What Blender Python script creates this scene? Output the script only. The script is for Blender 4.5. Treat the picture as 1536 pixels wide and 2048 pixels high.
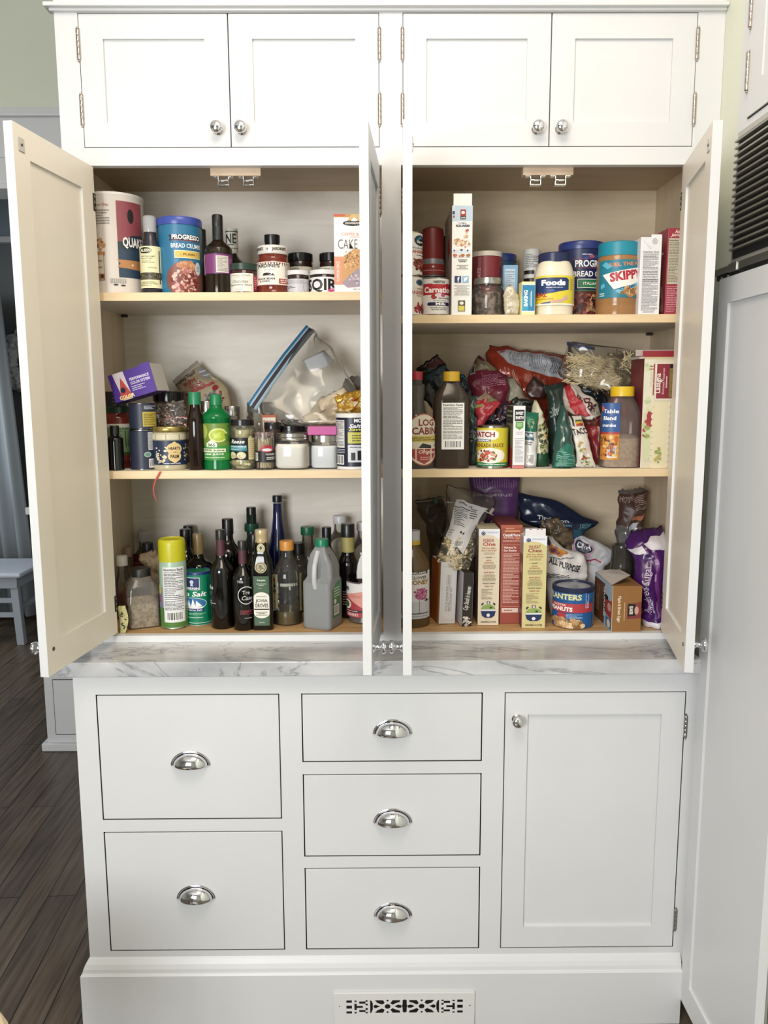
import bpy, bmesh, math, random
from mathutils import Vector, Matrix, noise
PI = math.pi
for _o in list(bpy.data.objects): bpy.data.objects.remove(_o)
SC = bpy.context.scene
COL = SC.collection

# ------------------------------------------------------------------ camera
F = 1612.35; PITCH = .1458; ROLL = -.0037; YAW = .0061
CAM = Vector((-.0140, -1.7556, 1.5032))
_c, _s = math.cos(YAW), math.sin(YAW)
def _basis():
    c, s = math.cos(YAW), math.sin(YAW)
    c2, s2 = math.cos(PITCH), math.sin(PITCH)
    X = Vector((c, -s, 0)); Yf = Vector((s, c, 0)); Z = Vector((0, 0, 1))
    Fw = Yf * c2 - Z * s2; U = Z * c2 + Yf * s2
    cr, sr = math.cos(ROLL), math.sin(ROLL)
    return X * cr + U * sr, U * cr - X * sr, Fw
RT, UP, FW = _basis()
cd = bpy.data.cameras.new('camera'); cam = bpy.data.objects.new('camera', cd); COL.objects.link(cam)
cd.sensor_fit = 'AUTO'; cd.sensor_width = 36; cd.lens = F / 2048 * 36; cd.clip_start = .02
cam.matrix_world = Matrix(((RT.x, UP.x, -FW.x, CAM.x), (RT.y, UP.y, -FW.y, CAM.y), (RT.z, UP.z, -FW.z, CAM.z), (0, 0, 0, 1)))
SC.camera = cam
SC.cycles.transparent_max_bounces = 32
SC.cycles.max_bounces = 10
def ray(u, v): return FW + RT * ((u - 768) / F) - UP * ((v - 1024) / F)
def at(u, v, Y):
    d = ray(u, v); return CAM + d * ((Y - CAM.y) / d.y)
def pxm(u, v, Y):
    d = ray(u, v); return ((Y - CAM.y) / d.y) / F

# ------------------------------------------------------------------ light
SC.view_settings.view_transform = 'Standard'; SC.view_settings.look = 'None'
SC.view_settings.exposure = 0.0; SC.view_settings.gamma = 1
W = bpy.data.worlds.new('world'); SC.world = W; W.use_nodes = True
W.node_tree.nodes['Background'].inputs[0].default_value = (.80, .90, 1.0, 1)
W.node_tree.nodes['Background'].inputs[1].default_value = .95
def area(name, loc, target, sx, sy, power, col):
    l = bpy.data.lights.new(name, 'AREA'); l.shape = 'RECTANGLE'; l.size = sx; l.size_y = sy
    l.energy = power; l.color = col
    o = bpy.data.objects.new(name, l); COL.objects.link(o); o.location = loc
    o.rotation_euler = (Vector(target) - Vector(loc)).to_track_quat('-Z', 'Y').to_euler()
    return o
area('ceiling_light', (-.05, -1.15, 2.86), (0.0, -.6, 1.4), .8, .8, 19, (1, .85, .68))
area('daylight_kitchen_window', (-1.15, -3.2, 1.65), (-.1, .4, 1.25), 1.2, 1.3, 79, (.97, .985, 1.0))
area('daylight_dining_window', (-3.4, 2.4, 1.7), (-2.0, 2.6, .4), 1.1, 1.6, 22, (.82, .91, 1.0))

# ------------------------------------------------------------------ materials
def lin(c):
    c /= 255.; return c / 12.92 if c <= .04045 else ((c + .055) / 1.055) ** 2.4
def rgb(h):
    if isinstance(h, str): h = (int(h[0:2], 16), int(h[2:4], 16), int(h[4:6], 16))
    return (lin(h[0]), lin(h[1]), lin(h[2]), 1)
_M = {}
def M(h, rough=.5, metal=0, key='', **kw):
    k = (h, rough, metal, key, tuple(sorted(kw.items())))
    if k in _M: return _M[k]
    m = bpy.data.materials.new('paint_' + str(h)); m.use_nodes = True
    b = m.node_tree.nodes['Principled BSDF']
    b.inputs['Base Color'].default_value = rgb(h); b.inputs['Roughness'].default_value = rough
    b.inputs['Metallic'].default_value = metal
    for a, v in kw.items():
        b.inputs[{'coat': 'Coat Weight', 'spec': 'Specular IOR Level', 'sss': 'Subsurface Weight', 'trans': 'Transmission Weight'}[a]].default_value = v
    _M[k] = m; return m
def noisy(name, c1, c2, scale=(1, 1, 1), nscale=5, rough=.5, det=4, lo=.3, hi=.7, bump=0, c3=None, dist=0, spec=None, coord='Object'):
    if name in _M: return _M[name]
    m = bpy.data.materials.new(name); m.use_nodes = True; N = m.node_tree.nodes; L = m.node_tree.links
    b = N['Principled BSDF']; b.inputs['Roughness'].default_value = rough
    if spec is not None: b.inputs['Specular IOR Level'].default_value = spec
    tc = N.new('ShaderNodeTexCoord'); mp = N.new('ShaderNodeMapping'); mp.inputs['Scale'].default_value = scale
    nz = N.new('ShaderNodeTexNoise'); nz.inputs['Scale'].default_value = nscale; nz.inputs['Detail'].default_value = det
    nz.inputs['Distortion'].default_value = dist
    cr = N.new('ShaderNodeValToRGB'); cr.color_ramp.elements[0].position = lo; cr.color_ramp.elements[1].position = hi
    cr.color_ramp.elements[0].color = rgb(c1); cr.color_ramp.elements[1].color = rgb(c2)
    if c3: e = cr.color_ramp.elements.new((lo + hi) / 2); e.color = rgb(c3)
    L.new(tc.outputs[coord], mp.inputs[0]); L.new(mp.outputs[0], nz.inputs['Vector'])
    L.new(nz.outputs['Fac'], cr.inputs[0]); L.new(cr.outputs[0], b.inputs['Base Color'])
    if bump:
        bp = N.new('ShaderNodeBump'); bp.inputs['Strength'].default_value = bump; bp.inputs['Distance'].default_value = .002
        L.new(nz.outputs['Fac'], bp.inputs['Height']); L.new(bp.outputs[0], b.inputs['Normal'])
    _M[name] = m; return m
def clear(name, tint, diff=.06, dcol='E8E8E8', rough=.08, gl=.9):
    """thin clear plastic or glass: see-through, with a fresnel gloss and a little haze"""
    if name in _M: return _M[name]
    m = bpy.data.materials.new(name); m.use_nodes = True; N = m.node_tree.nodes; L = m.node_tree.links
    N.remove(N['Principled BSDF']); out = [n for n in N if n.type == 'OUTPUT_MATERIAL'][0]
    t = N.new('ShaderNodeBsdfTransparent'); t.inputs[0].default_value = rgb(tint)
    d = N.new('ShaderNodeBsdfDiffuse'); d.inputs[0].default_value = rgb(dcol)
    g = N.new('ShaderNodeBsdfGlossy'); g.inputs['Roughness'].default_value = rough
    fr = N.new('ShaderNodeFresnel'); fr.inputs[0].default_value = 1.5
    mu = N.new('ShaderNodeMath'); mu.operation = 'MULTIPLY'; mu.inputs[1].default_value = gl
    x1 = N.new('ShaderNodeMixShader'); x1.inputs[0].default_value = diff
    x2 = N.new('ShaderNodeMixShader')
    L.new(t.outputs[0], x1.inputs[1]); L.new(d.outputs[0], x1.inputs[2])
    L.new(fr.outputs[0], mu.inputs[0]); L.new(mu.outputs[0], x2.inputs[0])
    L.new(x1.outputs[0], x2.inputs[1]); L.new(g.outputs[0], x2.inputs[2]); L.new(x2.outputs[0], out.inputs[0])
    _M[name] = m; return m
PAINT = noisy('cabinet_paint', 'D5D6D7', 'DCDDDD', nscale=2.2, rough=.38, lo=.3, hi=.7)
MAPLE = noisy('maple_plywood', 'DCD3C6', 'EFE8DE', scale=(1.2, 1.2, 7), nscale=3.2, rough=.5, det=7, lo=.2, hi=.8, dist=1.8)
MAPLE_SHADE = noisy('maple_plywood_shaded', 'CDBB9E', 'E0CFB3', scale=(1.2, 1.2, 7), nscale=3.2, rough=.5, det=7, lo=.2, hi=.8, dist=1.8)  # same maple, with the right compartment's dimmer light put into its colour
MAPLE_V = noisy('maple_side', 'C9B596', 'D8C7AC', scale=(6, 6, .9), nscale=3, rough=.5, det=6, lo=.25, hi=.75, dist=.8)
BEECH = noisy('shelf_edge_wood', 'D9BF95', 'E8D2AC', scale=(1.5, 14, 14), nscale=4, rough=.5, det=5, lo=.25, hi=.75, dist=.6)
SHELFFLOOR = noisy('worn_shelf_floor', 'A57C4E', 'D3AE7C', scale=(2, 16, 16), nscale=5, rough=.55, det=6, lo=.25, hi=.75, dist=.6)
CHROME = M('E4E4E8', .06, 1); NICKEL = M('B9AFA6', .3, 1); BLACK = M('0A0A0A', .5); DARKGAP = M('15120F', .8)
STEEL = M('A8A6A0', .28, 1)
GREENW = noisy('sage_wall_paint', 'DADDCB', 'E0E3D2', nscale=3, rough=.75)
WHITEW = noisy('white_wall_paint', 'DDDDD9', 'E3E3E0', nscale=3, rough=.7)

def marble():
    m = bpy.data.materials.new('carrara_marble'); m.use_nodes = True; N = m.node_tree.nodes; L = m.node_tree.links
    b = N['Principled BSDF']; b.inputs['Roughness'].default_value = .22
    tc = N.new('ShaderNodeTexCoord'); mp = N.new('ShaderNodeMapping'); mp.inputs['Scale'].default_value = (1, 2.2, 1.6); mp.inputs['Rotation'].default_value = (0, .5, .3)
    w = N.new('ShaderNodeTexNoise'); w.inputs['Scale'].default_value = 2.1; w.inputs['Detail'].default_value = 9; w.inputs['Distortion'].default_value = 1.8; w.inputs['Roughness'].default_value = .62
    w2 = N.new('ShaderNodeTexNoise'); w2.inputs['Scale'].default_value = 5; w2.inputs['Detail'].default_value = 5
    a = N.new('ShaderNodeMath'); a.operation = 'SUBTRACT'; a.inputs[1].default_value = .5
    ab = N.new('ShaderNodeMath'); ab.operation = 'ABSOLUTE'
    cr = N.new('ShaderNodeValToRGB'); E = cr.color_ramp.elements
    E[0].position = 0; E[0].color = rgb('A2A3A8'); E[1].position = .022; E[1].color = rgb('D3D3D4')
    e = E.new(.008); e.color = rgb('C0C0C3')
    cr2 = N.new('ShaderNodeValToRGB'); cr2.color_ramp.elements[0].color = rgb('BFC2C6'); cr2.color_ramp.elements[1].color = rgb('FFFFFF')
    cr2.color_ramp.elements[0].position = .3; cr2.color_ramp.elements[1].position = .65
    mx = N.new('ShaderNodeMix'); mx.data_type = 'RGBA'; mx.blend_type = 'MULTIPLY'; mx.inputs[0].default_value = 1
    L.new(tc.outputs['Object'], mp.inputs[0]); L.new(mp.outputs[0], w.inputs['Vector']); L.new(mp.outputs[0], w2.inputs['Vector'])
    L.new(w.outputs['Fac'], a.inputs[0]); L.new(a.outputs[0], ab.inputs[0]); L.new(ab.outputs[0], cr.inputs[0])
    L.new(w2.outputs['Fac'], cr2.inputs[0]); L.new(cr.outputs[0], mx.inputs[6]); L.new(cr2.outputs[0], mx.inputs[7])
    L.new(mx.outputs[2], b.inputs['Base Color'])
    return m
MARBLE = marble()
def woodfloor():
    m = bpy.data.materials.new('dark_oak_floor'); m.use_nodes = True; N = m.node_tree.nodes; L = m.node_tree.links
    b = N['Principled BSDF']; b.inputs['Roughness'].default_value = .38
    tc = N.new('ShaderNodeTexCoord'); mp = N.new('ShaderNodeMapping'); mp.inputs['Rotation'].default_value = (0, 0, 1.52)
    br = N.new('ShaderNodeTexBrick'); br.inputs['Scale'].default_value = 1; br.inputs['Brick Width'].default_value = 1.1; br.inputs['Row Height'].default_value = .083
    br.inputs['Mortar Size'].default_value = .0018; br.inputs['Color1'].default_value = rgb('776858'); br.inputs['Color2'].default_value = rgb('5C5046'); br.inputs['Mortar'].default_value = rgb('1C1613'); br.inputs['Bias'].default_value = -.1
    mp2 = N.new('ShaderNodeMapping'); mp2.inputs['Rotation'].default_value = (0, 0, 1.52); mp2.inputs['Scale'].default_value = (22, 1.5, 1)
    nz = N.new('ShaderNodeTexNoise'); nz.inputs['Scale'].default_value = 3; nz.inputs['Detail'].default_value = 8
    cr = N.new('ShaderNodeValToRGB'); cr.color_ramp.elements[0].position = .3; cr.color_ramp.elements[1].position = .7
    cr.color_ramp.elements[0].color = rgb('A89C90'); cr.color_ramp.elements[1].color = rgb('FFFFFF')
    mx = N.new('ShaderNodeMix'); mx.data_type = 'RGBA'; mx.blend_type = 'MULTIPLY'; mx.inputs[0].default_value = 1
    L.new(tc.outputs['Object'], mp.inputs[0]); L.new(tc.outputs['Object'], mp2.inputs[0]); L.new(mp.outputs[0], br.inputs['Vector'])
    L.new(mp2.outputs[0], nz.inputs['Vector']); L.new(nz.outputs['Fac'], cr.inputs[0])
    L.new(br.outputs['Color'], mx.inputs[6]); L.new(cr.outputs[0], mx.inputs[7]); L.new(mx.outputs[2], b.inputs['Base Color'])
    return m
FLOORM = woodfloor()

# ------------------------------------------------------------------ mesh helpers
def finish(name, bm, mats, parent=None, smooth=True, ang=20, loc=None):
    if not isinstance(mats, (list, tuple)): mats = [mats]
    bm.normal_update()
    if smooth:
        for f in bm.faces: f.smooth = True
        ca = math.radians(ang)
        for e in bm.edges:
            if len(e.link_faces) == 2:
                try: e.smooth = e.calc_face_angle() < ca
                except ValueError: pass
    me = bpy.data.meshes.new(name); bm.to_mesh(me); bm.free()
    for m in mats: me.materials.append(m)
    o = bpy.data.objects.new(name, me); COL.objects.link(o)
    if parent: o.parent = parent
    if loc is not None: o.location = loc
    return o
def tag(o, label=None, cat=None, group=None, kind=None):
    if label: o['label'] = label
    if cat: o['category'] = cat
    if group: o['group'] = group
    if kind: o['kind'] = kind
    return o
def thing(name, label, cat, loc=(0, 0, 0), rotz=0, group=None):
    o = bpy.data.objects.new(name, None); COL.objects.link(o); o.empty_display_size = .05
    o.location = loc; o.rotation_euler = (0, 0, rotz); return tag(o, label, cat, group)
def bx(bm, x0, y0, z0, x1, y1, z1, bev=0, mi=0):
    vs = [bm.verts.new(p) for p in ((x0,y0,z0),(x1,y0,z0),(x1,y1,z0),(x0,y1,z0),(x0,y0,z1),(x1,y0,z1),(x1,y1,z1),(x0,y1,z1))]
    fs = [bm.faces.new([vs[i] for i in q]) for q in ((3,2,1,0),(4,5,6,7),(0,1,5,4),(1,2,6,5),(2,3,7,6),(3,0,4,7))]
    for f in fs: f.material_index = mi
    if bev:
        es = set(e for f in fs for e in f.edges)
        r = bmesh.ops.bevel(bm, geom=list(es), offset=bev, segments=2, affect='EDGES', profile=.5)
        for f in r['faces']: f.material_index = mi
    return fs
def box(name, x0, y0, z0, x1, y1, z1, m, parent=None, bev=.001, **k):
    bm = bmesh.new(); bx(bm, x0, y0, z0, x1, y1, z1, bev); return finish(name, bm, m, parent, **k)
def lathe_bm(bm, prof, seg=36, sq=2, ry=1, mi=0, axis='Z', origin=(0, 0, 0), cap=True):
    rings = []
    for r, z in prof:
        ring = []
        for i in range(seg):
            a = 2 * PI * i / seg; c, s = math.cos(a), math.sin(a)
            k = 1 if sq == 2 else 1 / ((abs(c) ** sq + abs(s) ** sq) ** (1 / sq))
            p = (r * c * k, r * s * k * ry, z)
            if axis == 'Y': p = (p[0], z, p[1])
            if axis == 'X': p = (z, p[0], p[1])
            ring.append(bm.verts.new((p[0] + origin[0], p[1] + origin[1], p[2] + origin[2])))
        rings.append(ring)
    for a, b in zip(rings, rings[1:]):
        for i in range(seg):
            j = (i + 1) % seg; f = bm.faces.new((a[i], a[j], b[j], b[i])); f.material_index = mi
    if cap:
        if prof[0][0] > 1e-5: f = bm.faces.new(rings[0][::-1]); f.material_index = mi
        if prof[-1][0] > 1e-5: f = bm.faces.new(rings[-1]); f.material_index = mi
def lathe(name, prof, m, parent=None, seg=36, sq=2, ry=1, axis='Z', origin=(0, 0, 0), ang=38):
    bm = bmesh.new(); lathe_bm(bm, prof, seg, sq, ry, 0, axis, origin)
    if axis != 'Z': bmesh.ops.recalc_face_normals(bm, faces=bm.faces)
    return finish(name, bm, m, parent, ang=ang)
def tube(name, pts, r, m, parent=None, seg=8):
    bm = bmesh.new(); P = [Vector(p) for p in pts]; rings = []
    for i, p in enumerate(P):
        d = (P[min(i + 1, len(P) - 1)] - P[max(i - 1, 0)]).normalized()
        u = d.orthogonal().normalized() if i == 0 else (u - d * u.dot(d)).normalized()
        v = d.cross(u)
        rings.append([bm.verts.new(p + (u * math.cos(2*PI*k/seg) + v * math.sin(2*PI*k/seg)) * r) for k in range(seg)])
    for a, b in zip(rings, rings[1:]):
        for i in range(seg): bm.faces.new((a[i], a[(i+1) % seg], b[(i+1) % seg], b[i]))
    bm.faces.new(rings[0][::-1]); bm.faces.new(rings[-1])
    return finish(name, bm, m, parent, ang=60)
# ================================================================== SETTING
YU = .1207            # face of the upper pantry
def struct(o, label=None): o['kind'] = 'structure'; return o
struct(box('floor', -5.2, -3.9, -.05, 3.2, 5.2, 0, FLOORM, bev=0))
# kitchen wall behind the pantry with the wide doorway to the dining room at its left
YW = 1.52
YB = .52
bm = bmesh.new()
bx(bm, -4.5, YW, 2.575, -.60, YW + .14, 3.0)
struct(finish('wall_back', bm, GREENW, smooth=False))
struct(box('wall_pantry', -.70, YB, 0, .86, YB + .1, 3.0, GREENW, bev=0))
struct(box('wall_left_of_doorway', -5.2, YW, 0, -4.4, YW + .14, 3.0, GREENW, bev=0))
struct(box('wall_partition', -.72, YB + .02, 0, -.60, 4.6, 3.0, WHITEW, bev=0))
struct(box('wall_right', .741, -3.9, 0, .86, YB, 3.0, GREENW, bev=0))
struct(box('wall_left', -4.6, -3.9, 0, -4.5, 4.6, 3.0, WHITEW, bev=0))
struct(box('ceiling', -5.2, -3.9, 3.0, 3.2, 5.2, 3.06, M('EEEDE8', .8), bev=0))
# doorway casing
bm = bmesh.new()
bx(bm, -4.4, YW - .022, 2.30, -.95, YW, 2.56, .002)
bx(bm, -4.4, YW - .045, 2.545, -.93, YW + .01, 2.575, .003)
bx(bm, -4.4, YW - .034, 2.285, -.95, YW + .14, 2.305, .003)
bx(bm, -4.4, YW - .03, 2.40, -.95, YW, 2.412, .002)
struct(finish('trim_1', bm, PAINT))
bm = bmesh.new()
bx(bm, -.95, YW - .02, 0, -.725, YW + .14, 2.28, .002)
struct(finish('trim_2', bm, PAINT))
# dining room beyond
DINE = noisy('dining_wall_grey', '6D7070', '777A7A', nscale=2, rough=.8)
struct(box('wall_dining', -4.5, 4.0, 0, -.6, 4.1, 3.0, DINE, bev=0))
_zw = at(5, 474, 3.97).z
bm = bmesh.new(); bx(bm, -4.5, 3.94, _zw - .04, -.72, 4.0, _zw, .004)
struct(finish('trim_3', bm, PAINT))
bm = bmesh.new()
bx(bm, -3.6, 3.97, _zw, -2.2, 4.0, 2.9, 0)
struct(finish('window_1', bm, M('8FA0AC', .2)))
# kitchen window wall behind the camera
bm = bmesh.new()
bx(bm, -4.5, -3.9, 0, .86, -3.8, .9); bx(bm, -4.5, -3.9, 2.45, .86, -3.8, 3.0)
bx(bm, -4.5, -3.9, .9, -2.4, -3.8, 2.45); bx(bm, -.55, -3.9, .9, .86, -3.8, 2.45)
struct(finish('wall_front', bm, WHITEW, smooth=False))
bm = bmesh.new()
for x in (-2.4, -1.51, -.62): bx(bm, x, -3.88, .9, x + .07, -3.82, 2.45, .003)
for z in (.9, 1.66, 2.38): bx(bm, -2.4, -3.88, z, -.55, -3.82, z + .06, .003)
struct(finish('window_2', bm, PAINT))

# colonnade cabinet beside the doorway
t = thing('room_divider_cabinet', 'low white panelled cabinet on the dark floor behind the left end of the pantry', 'cabinet', (-1.20, YW, 0))
bm = bmesh.new(); bx(bm, -.235, 0, .03, .22, .30, 1.02, .002); bx(bm,-.255,-.02,1.02,.24,.32,1.05,.004); finish('body', bm, PAINT, t)
bm = bmesh.new(); bx(bm, -.255, -.02, 0, .24, .32, .035, .006); finish('base_molding', bm, PAINT, t)
bm = bmesh.new(); bx(bm, -.195, -.004, .072, .20, .002, .312, .001); bx(bm, -.1975, -.002, .0695, .2025, .0005, .3145, mi=1)
finish('drawer', bm, [PAINT, DARKGAP], t)

# ================================================================== BASE CABINET
XL, XR = -.7095, .7030
def cup_pull(x, z, parent):
    bm = bmesh.new(); n, k = 26, 9; W2, H, D = .0455, .0345, .024
    rows = []
    for j in range(k + 1):                       # from back plate rim (j=0) outwards
        ph = j / k * PI / 2; row = []
        for i in range(n + 1):
            a = PI * i / n
            rr = math.cos(ph) * .88 + .0
            row.append(bm.verts.new((x + math.cos(a) * W2 * rr, -D * math.sin(ph) - .001, z + math.sin(a) * H * rr * (1) )))
        rows.append(row)
    # shell: half dome opening downwards
    for j in range(k):
        for i in range(n): bm.faces.new((rows[j][i], rows[j][i+1], rows[j+1][i+1], rows[j+1][i]))
    bmesh.ops.remove_doubles(bm, verts=bm.verts, dist=.00005)
    # raised back flange
    pr = []
    for i in range(n + 1):
        a = PI * i / n; c, s = math.cos(a), math.sin(a)
        pr.append([bm.verts.new((x + c * W2 * q, y, z + s * H * q2)) for q, q2, y in ((1.0, 1.03, 0), (1.0, 1.03, -.002), (.95, .97, -.0032), (.86, .87, -.002))])
    for a, b in zip(pr, pr[1:]):
        for q in range(3): bm.faces.new((a[q], b[q], b[q+1], a[q+1]))
    bmesh.ops.recalc_face_normals(bm, faces=bm.faces)
    bmesh.ops.translate(bm, verts=bm.verts, vec=(0, 0, -.0135))
    o = finish('cup_pull', bm, CHROME, parent, ang=55)
    md = o.modifiers.new('s', 'SOLIDIFY'); md.thickness = .0012; md.offset = -1
    return o
KNOB = [(0, 0), (.011, 0), (.0115, .0015), (.009, .004), (.0055, .007), (.0048, .013), (.0065, .017), (.0125, .0195), (.0138, .0225), (.0128, .0265), (.008, .0292), (0, .0300)]
def knob(x, y, z, parent, d=(0, -1)):
    """chrome knob standing off along the horizontal direction d"""
    bm = bmesh.new(); lathe_bm(bm, KNOB, 24)
    q = Vector((0, 0, 1)).rotation_difference(Vector((d[0], d[1], 0))).to_matrix()
    for v in bm.verts: v.co = q @ v.co + Vector((x, y, z))
    return finish('knob', bm, CHROME, parent, ang=60)
def hinge(x, y, z, parent, L=.062, mat=NICKEL, r=.0042):
    bm = bmesh.new()
    p = [(0, -L/2 - .006), (.0025, -L/2 - .004), (.002, -L/2 - .0015), (r, -L/2)]
    for q in range(5):
        z0 = -L/2 + L * q / 5; p += [(r, z0 + .0006), (r, z0 + L/5 - .0006), (r * .95, z0 + L/5 - .0003), (r * .95, z0 + L/5 + .0003)]
    p += [(r, L/2), (.002, L/2 + .0015), (.0025, L/2 + .004), (0, L/2 + .006)]
    lathe_bm(bm, p, 14, origin=(x, y, z)); return finish('hinge', bm, mat, parent, ang=50)
base = thing('base_cabinet', 'white painted lower cabinet with five drawers and a door under the marble counter', 'cabinet', (0, 0, 0))
DX = [(-.6602, -.2432), (-.1935, .2205), (.2704, .6855)]
Z0, Z1 = .1885, .8290
ZL = [(.5239, Z1), (Z0, .4946)]; ZM = [(.663, Z1), (.428, .634), (Z0, .400)]; ZR = [(Z0, Z1)]
bm = bmesh.new(); FT = .02
bx(bm, XL, 0, .15, DX[0][0], FT, .8794); bx(bm, DX[0][1], 0, .15, DX[1][0], FT, .8794)
bx(bm, DX[1][1], 0, .15, DX[2][0], FT, .8794); bx(bm, DX[2][1], 0, .15, .7405, FT, .8794)
for (a, b), zz in zip(DX, (ZL, ZM, ZR)):
    bx(bm, a, 0, Z1, b, FT, .8794); bx(bm, a, 0, .15, b, FT, Z0)
    for (u0, u1), (v0, v1) in zip(zz, zz[1:]): bx(bm, a, 0, v1, b, FT, u0)
finish('face_frame', bm, PAINT, base, smooth=False)
bm = bmesh.new(); bx(bm, XL, FT, .05, XL + .018, .50, .8794); bx(bm, XR - .018, FT, .05, XR, .50, .8794); bx(bm, XL, .485, .05, XR, .50, .8794)
finish('carcass', bm, PAINT, base, smooth=False)
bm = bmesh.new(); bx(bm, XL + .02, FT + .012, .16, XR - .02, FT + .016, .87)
def shade_strips(bm, a, b, z0, z1, y0, y1, t=.0007):  # near-black strips that paint shade into the gap round a front
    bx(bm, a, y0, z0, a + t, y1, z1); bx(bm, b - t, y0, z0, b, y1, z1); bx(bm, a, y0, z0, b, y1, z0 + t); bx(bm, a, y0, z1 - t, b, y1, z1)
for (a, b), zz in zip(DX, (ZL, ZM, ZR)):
    for z0, z1 in zz: shade_strips(bm, a, b, z0, z1, .0022, .0195)
finish('gap_shade', bm, DARKGAP, base)  # dark sheet and strips added so the drawer gaps read as deep shade
G = .0025
bolts = []
def drawer(a, b, z0, z1):
    bm = bmesh.new(); bx(bm, a + G, 0.0005, z0 + G, b - G, .018, z1 - G * 1.3, .0012)
    d = finish('drawer', bm, PAINT, base); return d
PZ = {(0, 0): .671, (0, 1): .337, (1, 0): .744, (1, 1): .526, (1, 2): .288}
for ci, zz in enumerate((ZL, ZM)):
    for ri, (z0, z1) in enumerate(zz):
        a, b = DX[ci]; d = drawer(a, b, z0, z1)
        cup_pull((a + b) / 2 + .001, PZ[ci, ri] + .0005, d)
def shaker(bm, w, h, t, st, rec, mi=0, back=False, top=None, bot=None):
    top = top or st; bot = bot or st
    bx(bm, 0, 0, 0, st, t, h, 0); bx(bm, w - st, 0, 0, w, t, h, 0)
    bx(bm, st, 0, 0, w - st, t, bot, 0); bx(bm, st, 0, h - top, w - st, t, h, 0)
    bx(bm, st - .002, rec, bot - .002, w - st + .002, t - (rec if back else .0), h - top + .002)
a, b = DX[2]
bm = bmesh.new(); shaker(bm, b - a - 2*G, Z1 - Z0 - 2*G, .019, .0515, .007)
bmesh.ops.translate(bm, verts=bm.verts, vec=(a + G, 0.0005, Z0 + G))
d = finish('door', bm, PAINT, base)
knob(.2985, 0, .7655, d); hinge(b + .001, -.002, .745, d, mat=STEEL, L=.052); hinge(b + .001, -.002, .262, d, mat=STEEL, L=.052)
# plinth
bm = bmesh.new()
pts = [(-.019, 0), (-.019, .136), (-.0165, .1405), (-.0145, .1415), (-.013, .150), (-.009, .160), (-.003, .170), (0, .174), (.01, .174), (.01, 0)]
for sx in (0,):
    A = [bm.verts.new((XL + min(0, y), y, z)) for y, z in pts]; B = [bm.verts.new((XR, y, z)) for y, z in pts]
    n = len(pts)
    for i in range(n): bm.faces.new((A[i], B[i], B[(i+1) % n], A[(i+1) % n]))
    bm.faces.new(A[::-1]); bm.faces.new(B)
    C_ = [bm.verts.new((XL + min(0, y), .50, z)) for y, z in pts]
    for i in range(n - 1): bm.faces.new((C_[i], A[i], A[i+1], C_[i+1]))
bmesh.ops.recalc_face_normals(bm, faces=bm.faces)
finish('plinth', bm, PAINT, base, smooth=False)
# cast vent grille in the plinth
bm = bmesh.new(); YG = -.019
bx(bm, -.128, YG - .006, .001, .209, YG, .0925, .0015)
K = -.0002
gx = lambda p: -.128 + (p - 125) / (1395 - 125) * .337
gz = lambda p: .0925 - (p - 125) / 273 * .064
def hole(pts):
    vs = [bm.verts.new((gx(x), YG - .0062, gz(y))) for x, y in pts]; f = bm.faces.new(vs); f.material_index = 1
def hrect(x0, y0, x1, y1): hole([(x0, y1), (x1, y1), (x1, y0), (x0, y0)])
def hcirc(cx, cy, r, n=14): hole([(cx + r * math.cos(2*PI*i/n), cy - r * math.sin(2*PI*i/n)) for i in range(n)])
for mx_ in (lambda x: x, lambda x: 1526 - x):
    s_ = (lambda x0, y0, x1, y1: hrect(min(mx_(x0), mx_(x1)), y0, max(mx_(x0), mx_(x1)), y1))
    for y0, y1 in ((203, 229), (262, 295), (326, 350)): s_(240, y0, 290, y1)
    for y0, y1 in ((205, 220), (240, 262), (292, 312), (335, 350)): s_(312, y0, 333, y1)
    s_(333, 266, 388, 288); s_(312, 262, 333, 292)
    s_(355, 216, 412, 240); s_(355, 313, 412, 335); s_(412, 203, 432, 218); s_(412, 240, 432, 260); s_(412, 290, 432, 313); s_(412, 335, 432, 350)
    def pp(l):
        l = [(mx_(x), y) for x, y in l]
        ar = sum(l[i][0]*l[(i+1) % len(l)][1] - l[(i+1) % len(l)][0]*l[i][1] for i in range(len(l)))
        hole(l if ar < 0 else l[::-1])
    pp([(453, 203), (466, 210), (478, 240), (478, 305), (466, 340), (453, 350)])
    pp([(496, 204), (570, 204), (585, 235), (560, 252), (520, 235)]); pp([(496, 345), (570, 345), (585, 312), (560, 296), (520, 315)])
    pp([(655, 204), (722, 204), (720, 225), (690, 235), (655, 255), (635, 240)]); pp([(655, 345), (722, 345), (720, 322), (690, 312), (655, 294), (635, 308)])
    hcirc(mx_(610), 274, 26); hcirc(mx_(503), 274, 19); pp([(516, 262), (545, 272), (516, 286)]); hcirc(mx_(610), 208, 10); hcirc(mx_(610), 338, 10)
    pp([(672, 272), (705, 254), (735, 262), (735, 288), (705, 292)])
hole([(745, 205), (763, 196), (782, 205), (782, 250), (788, 270), (782, 290), (782, 335), (763, 346), (745, 335), (745, 290), (738, 270), (745, 250)][::-1])
for x in (178, 1350): hcirc(x, 270, 6, 8)
finish('vent_grille', bm, [M('DCDBD9', .5), BLACK], base)

# ================================================================== COUNTERTOP
bm = bmesh.new(); bx(bm, XL - .025, -.0275, .8794, XR + .002, .515, .914, .0022)
tag(finish('countertop', bm, MARBLE), 'grey-veined white marble slab lying on the lower cabinet', 'countertop')

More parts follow.
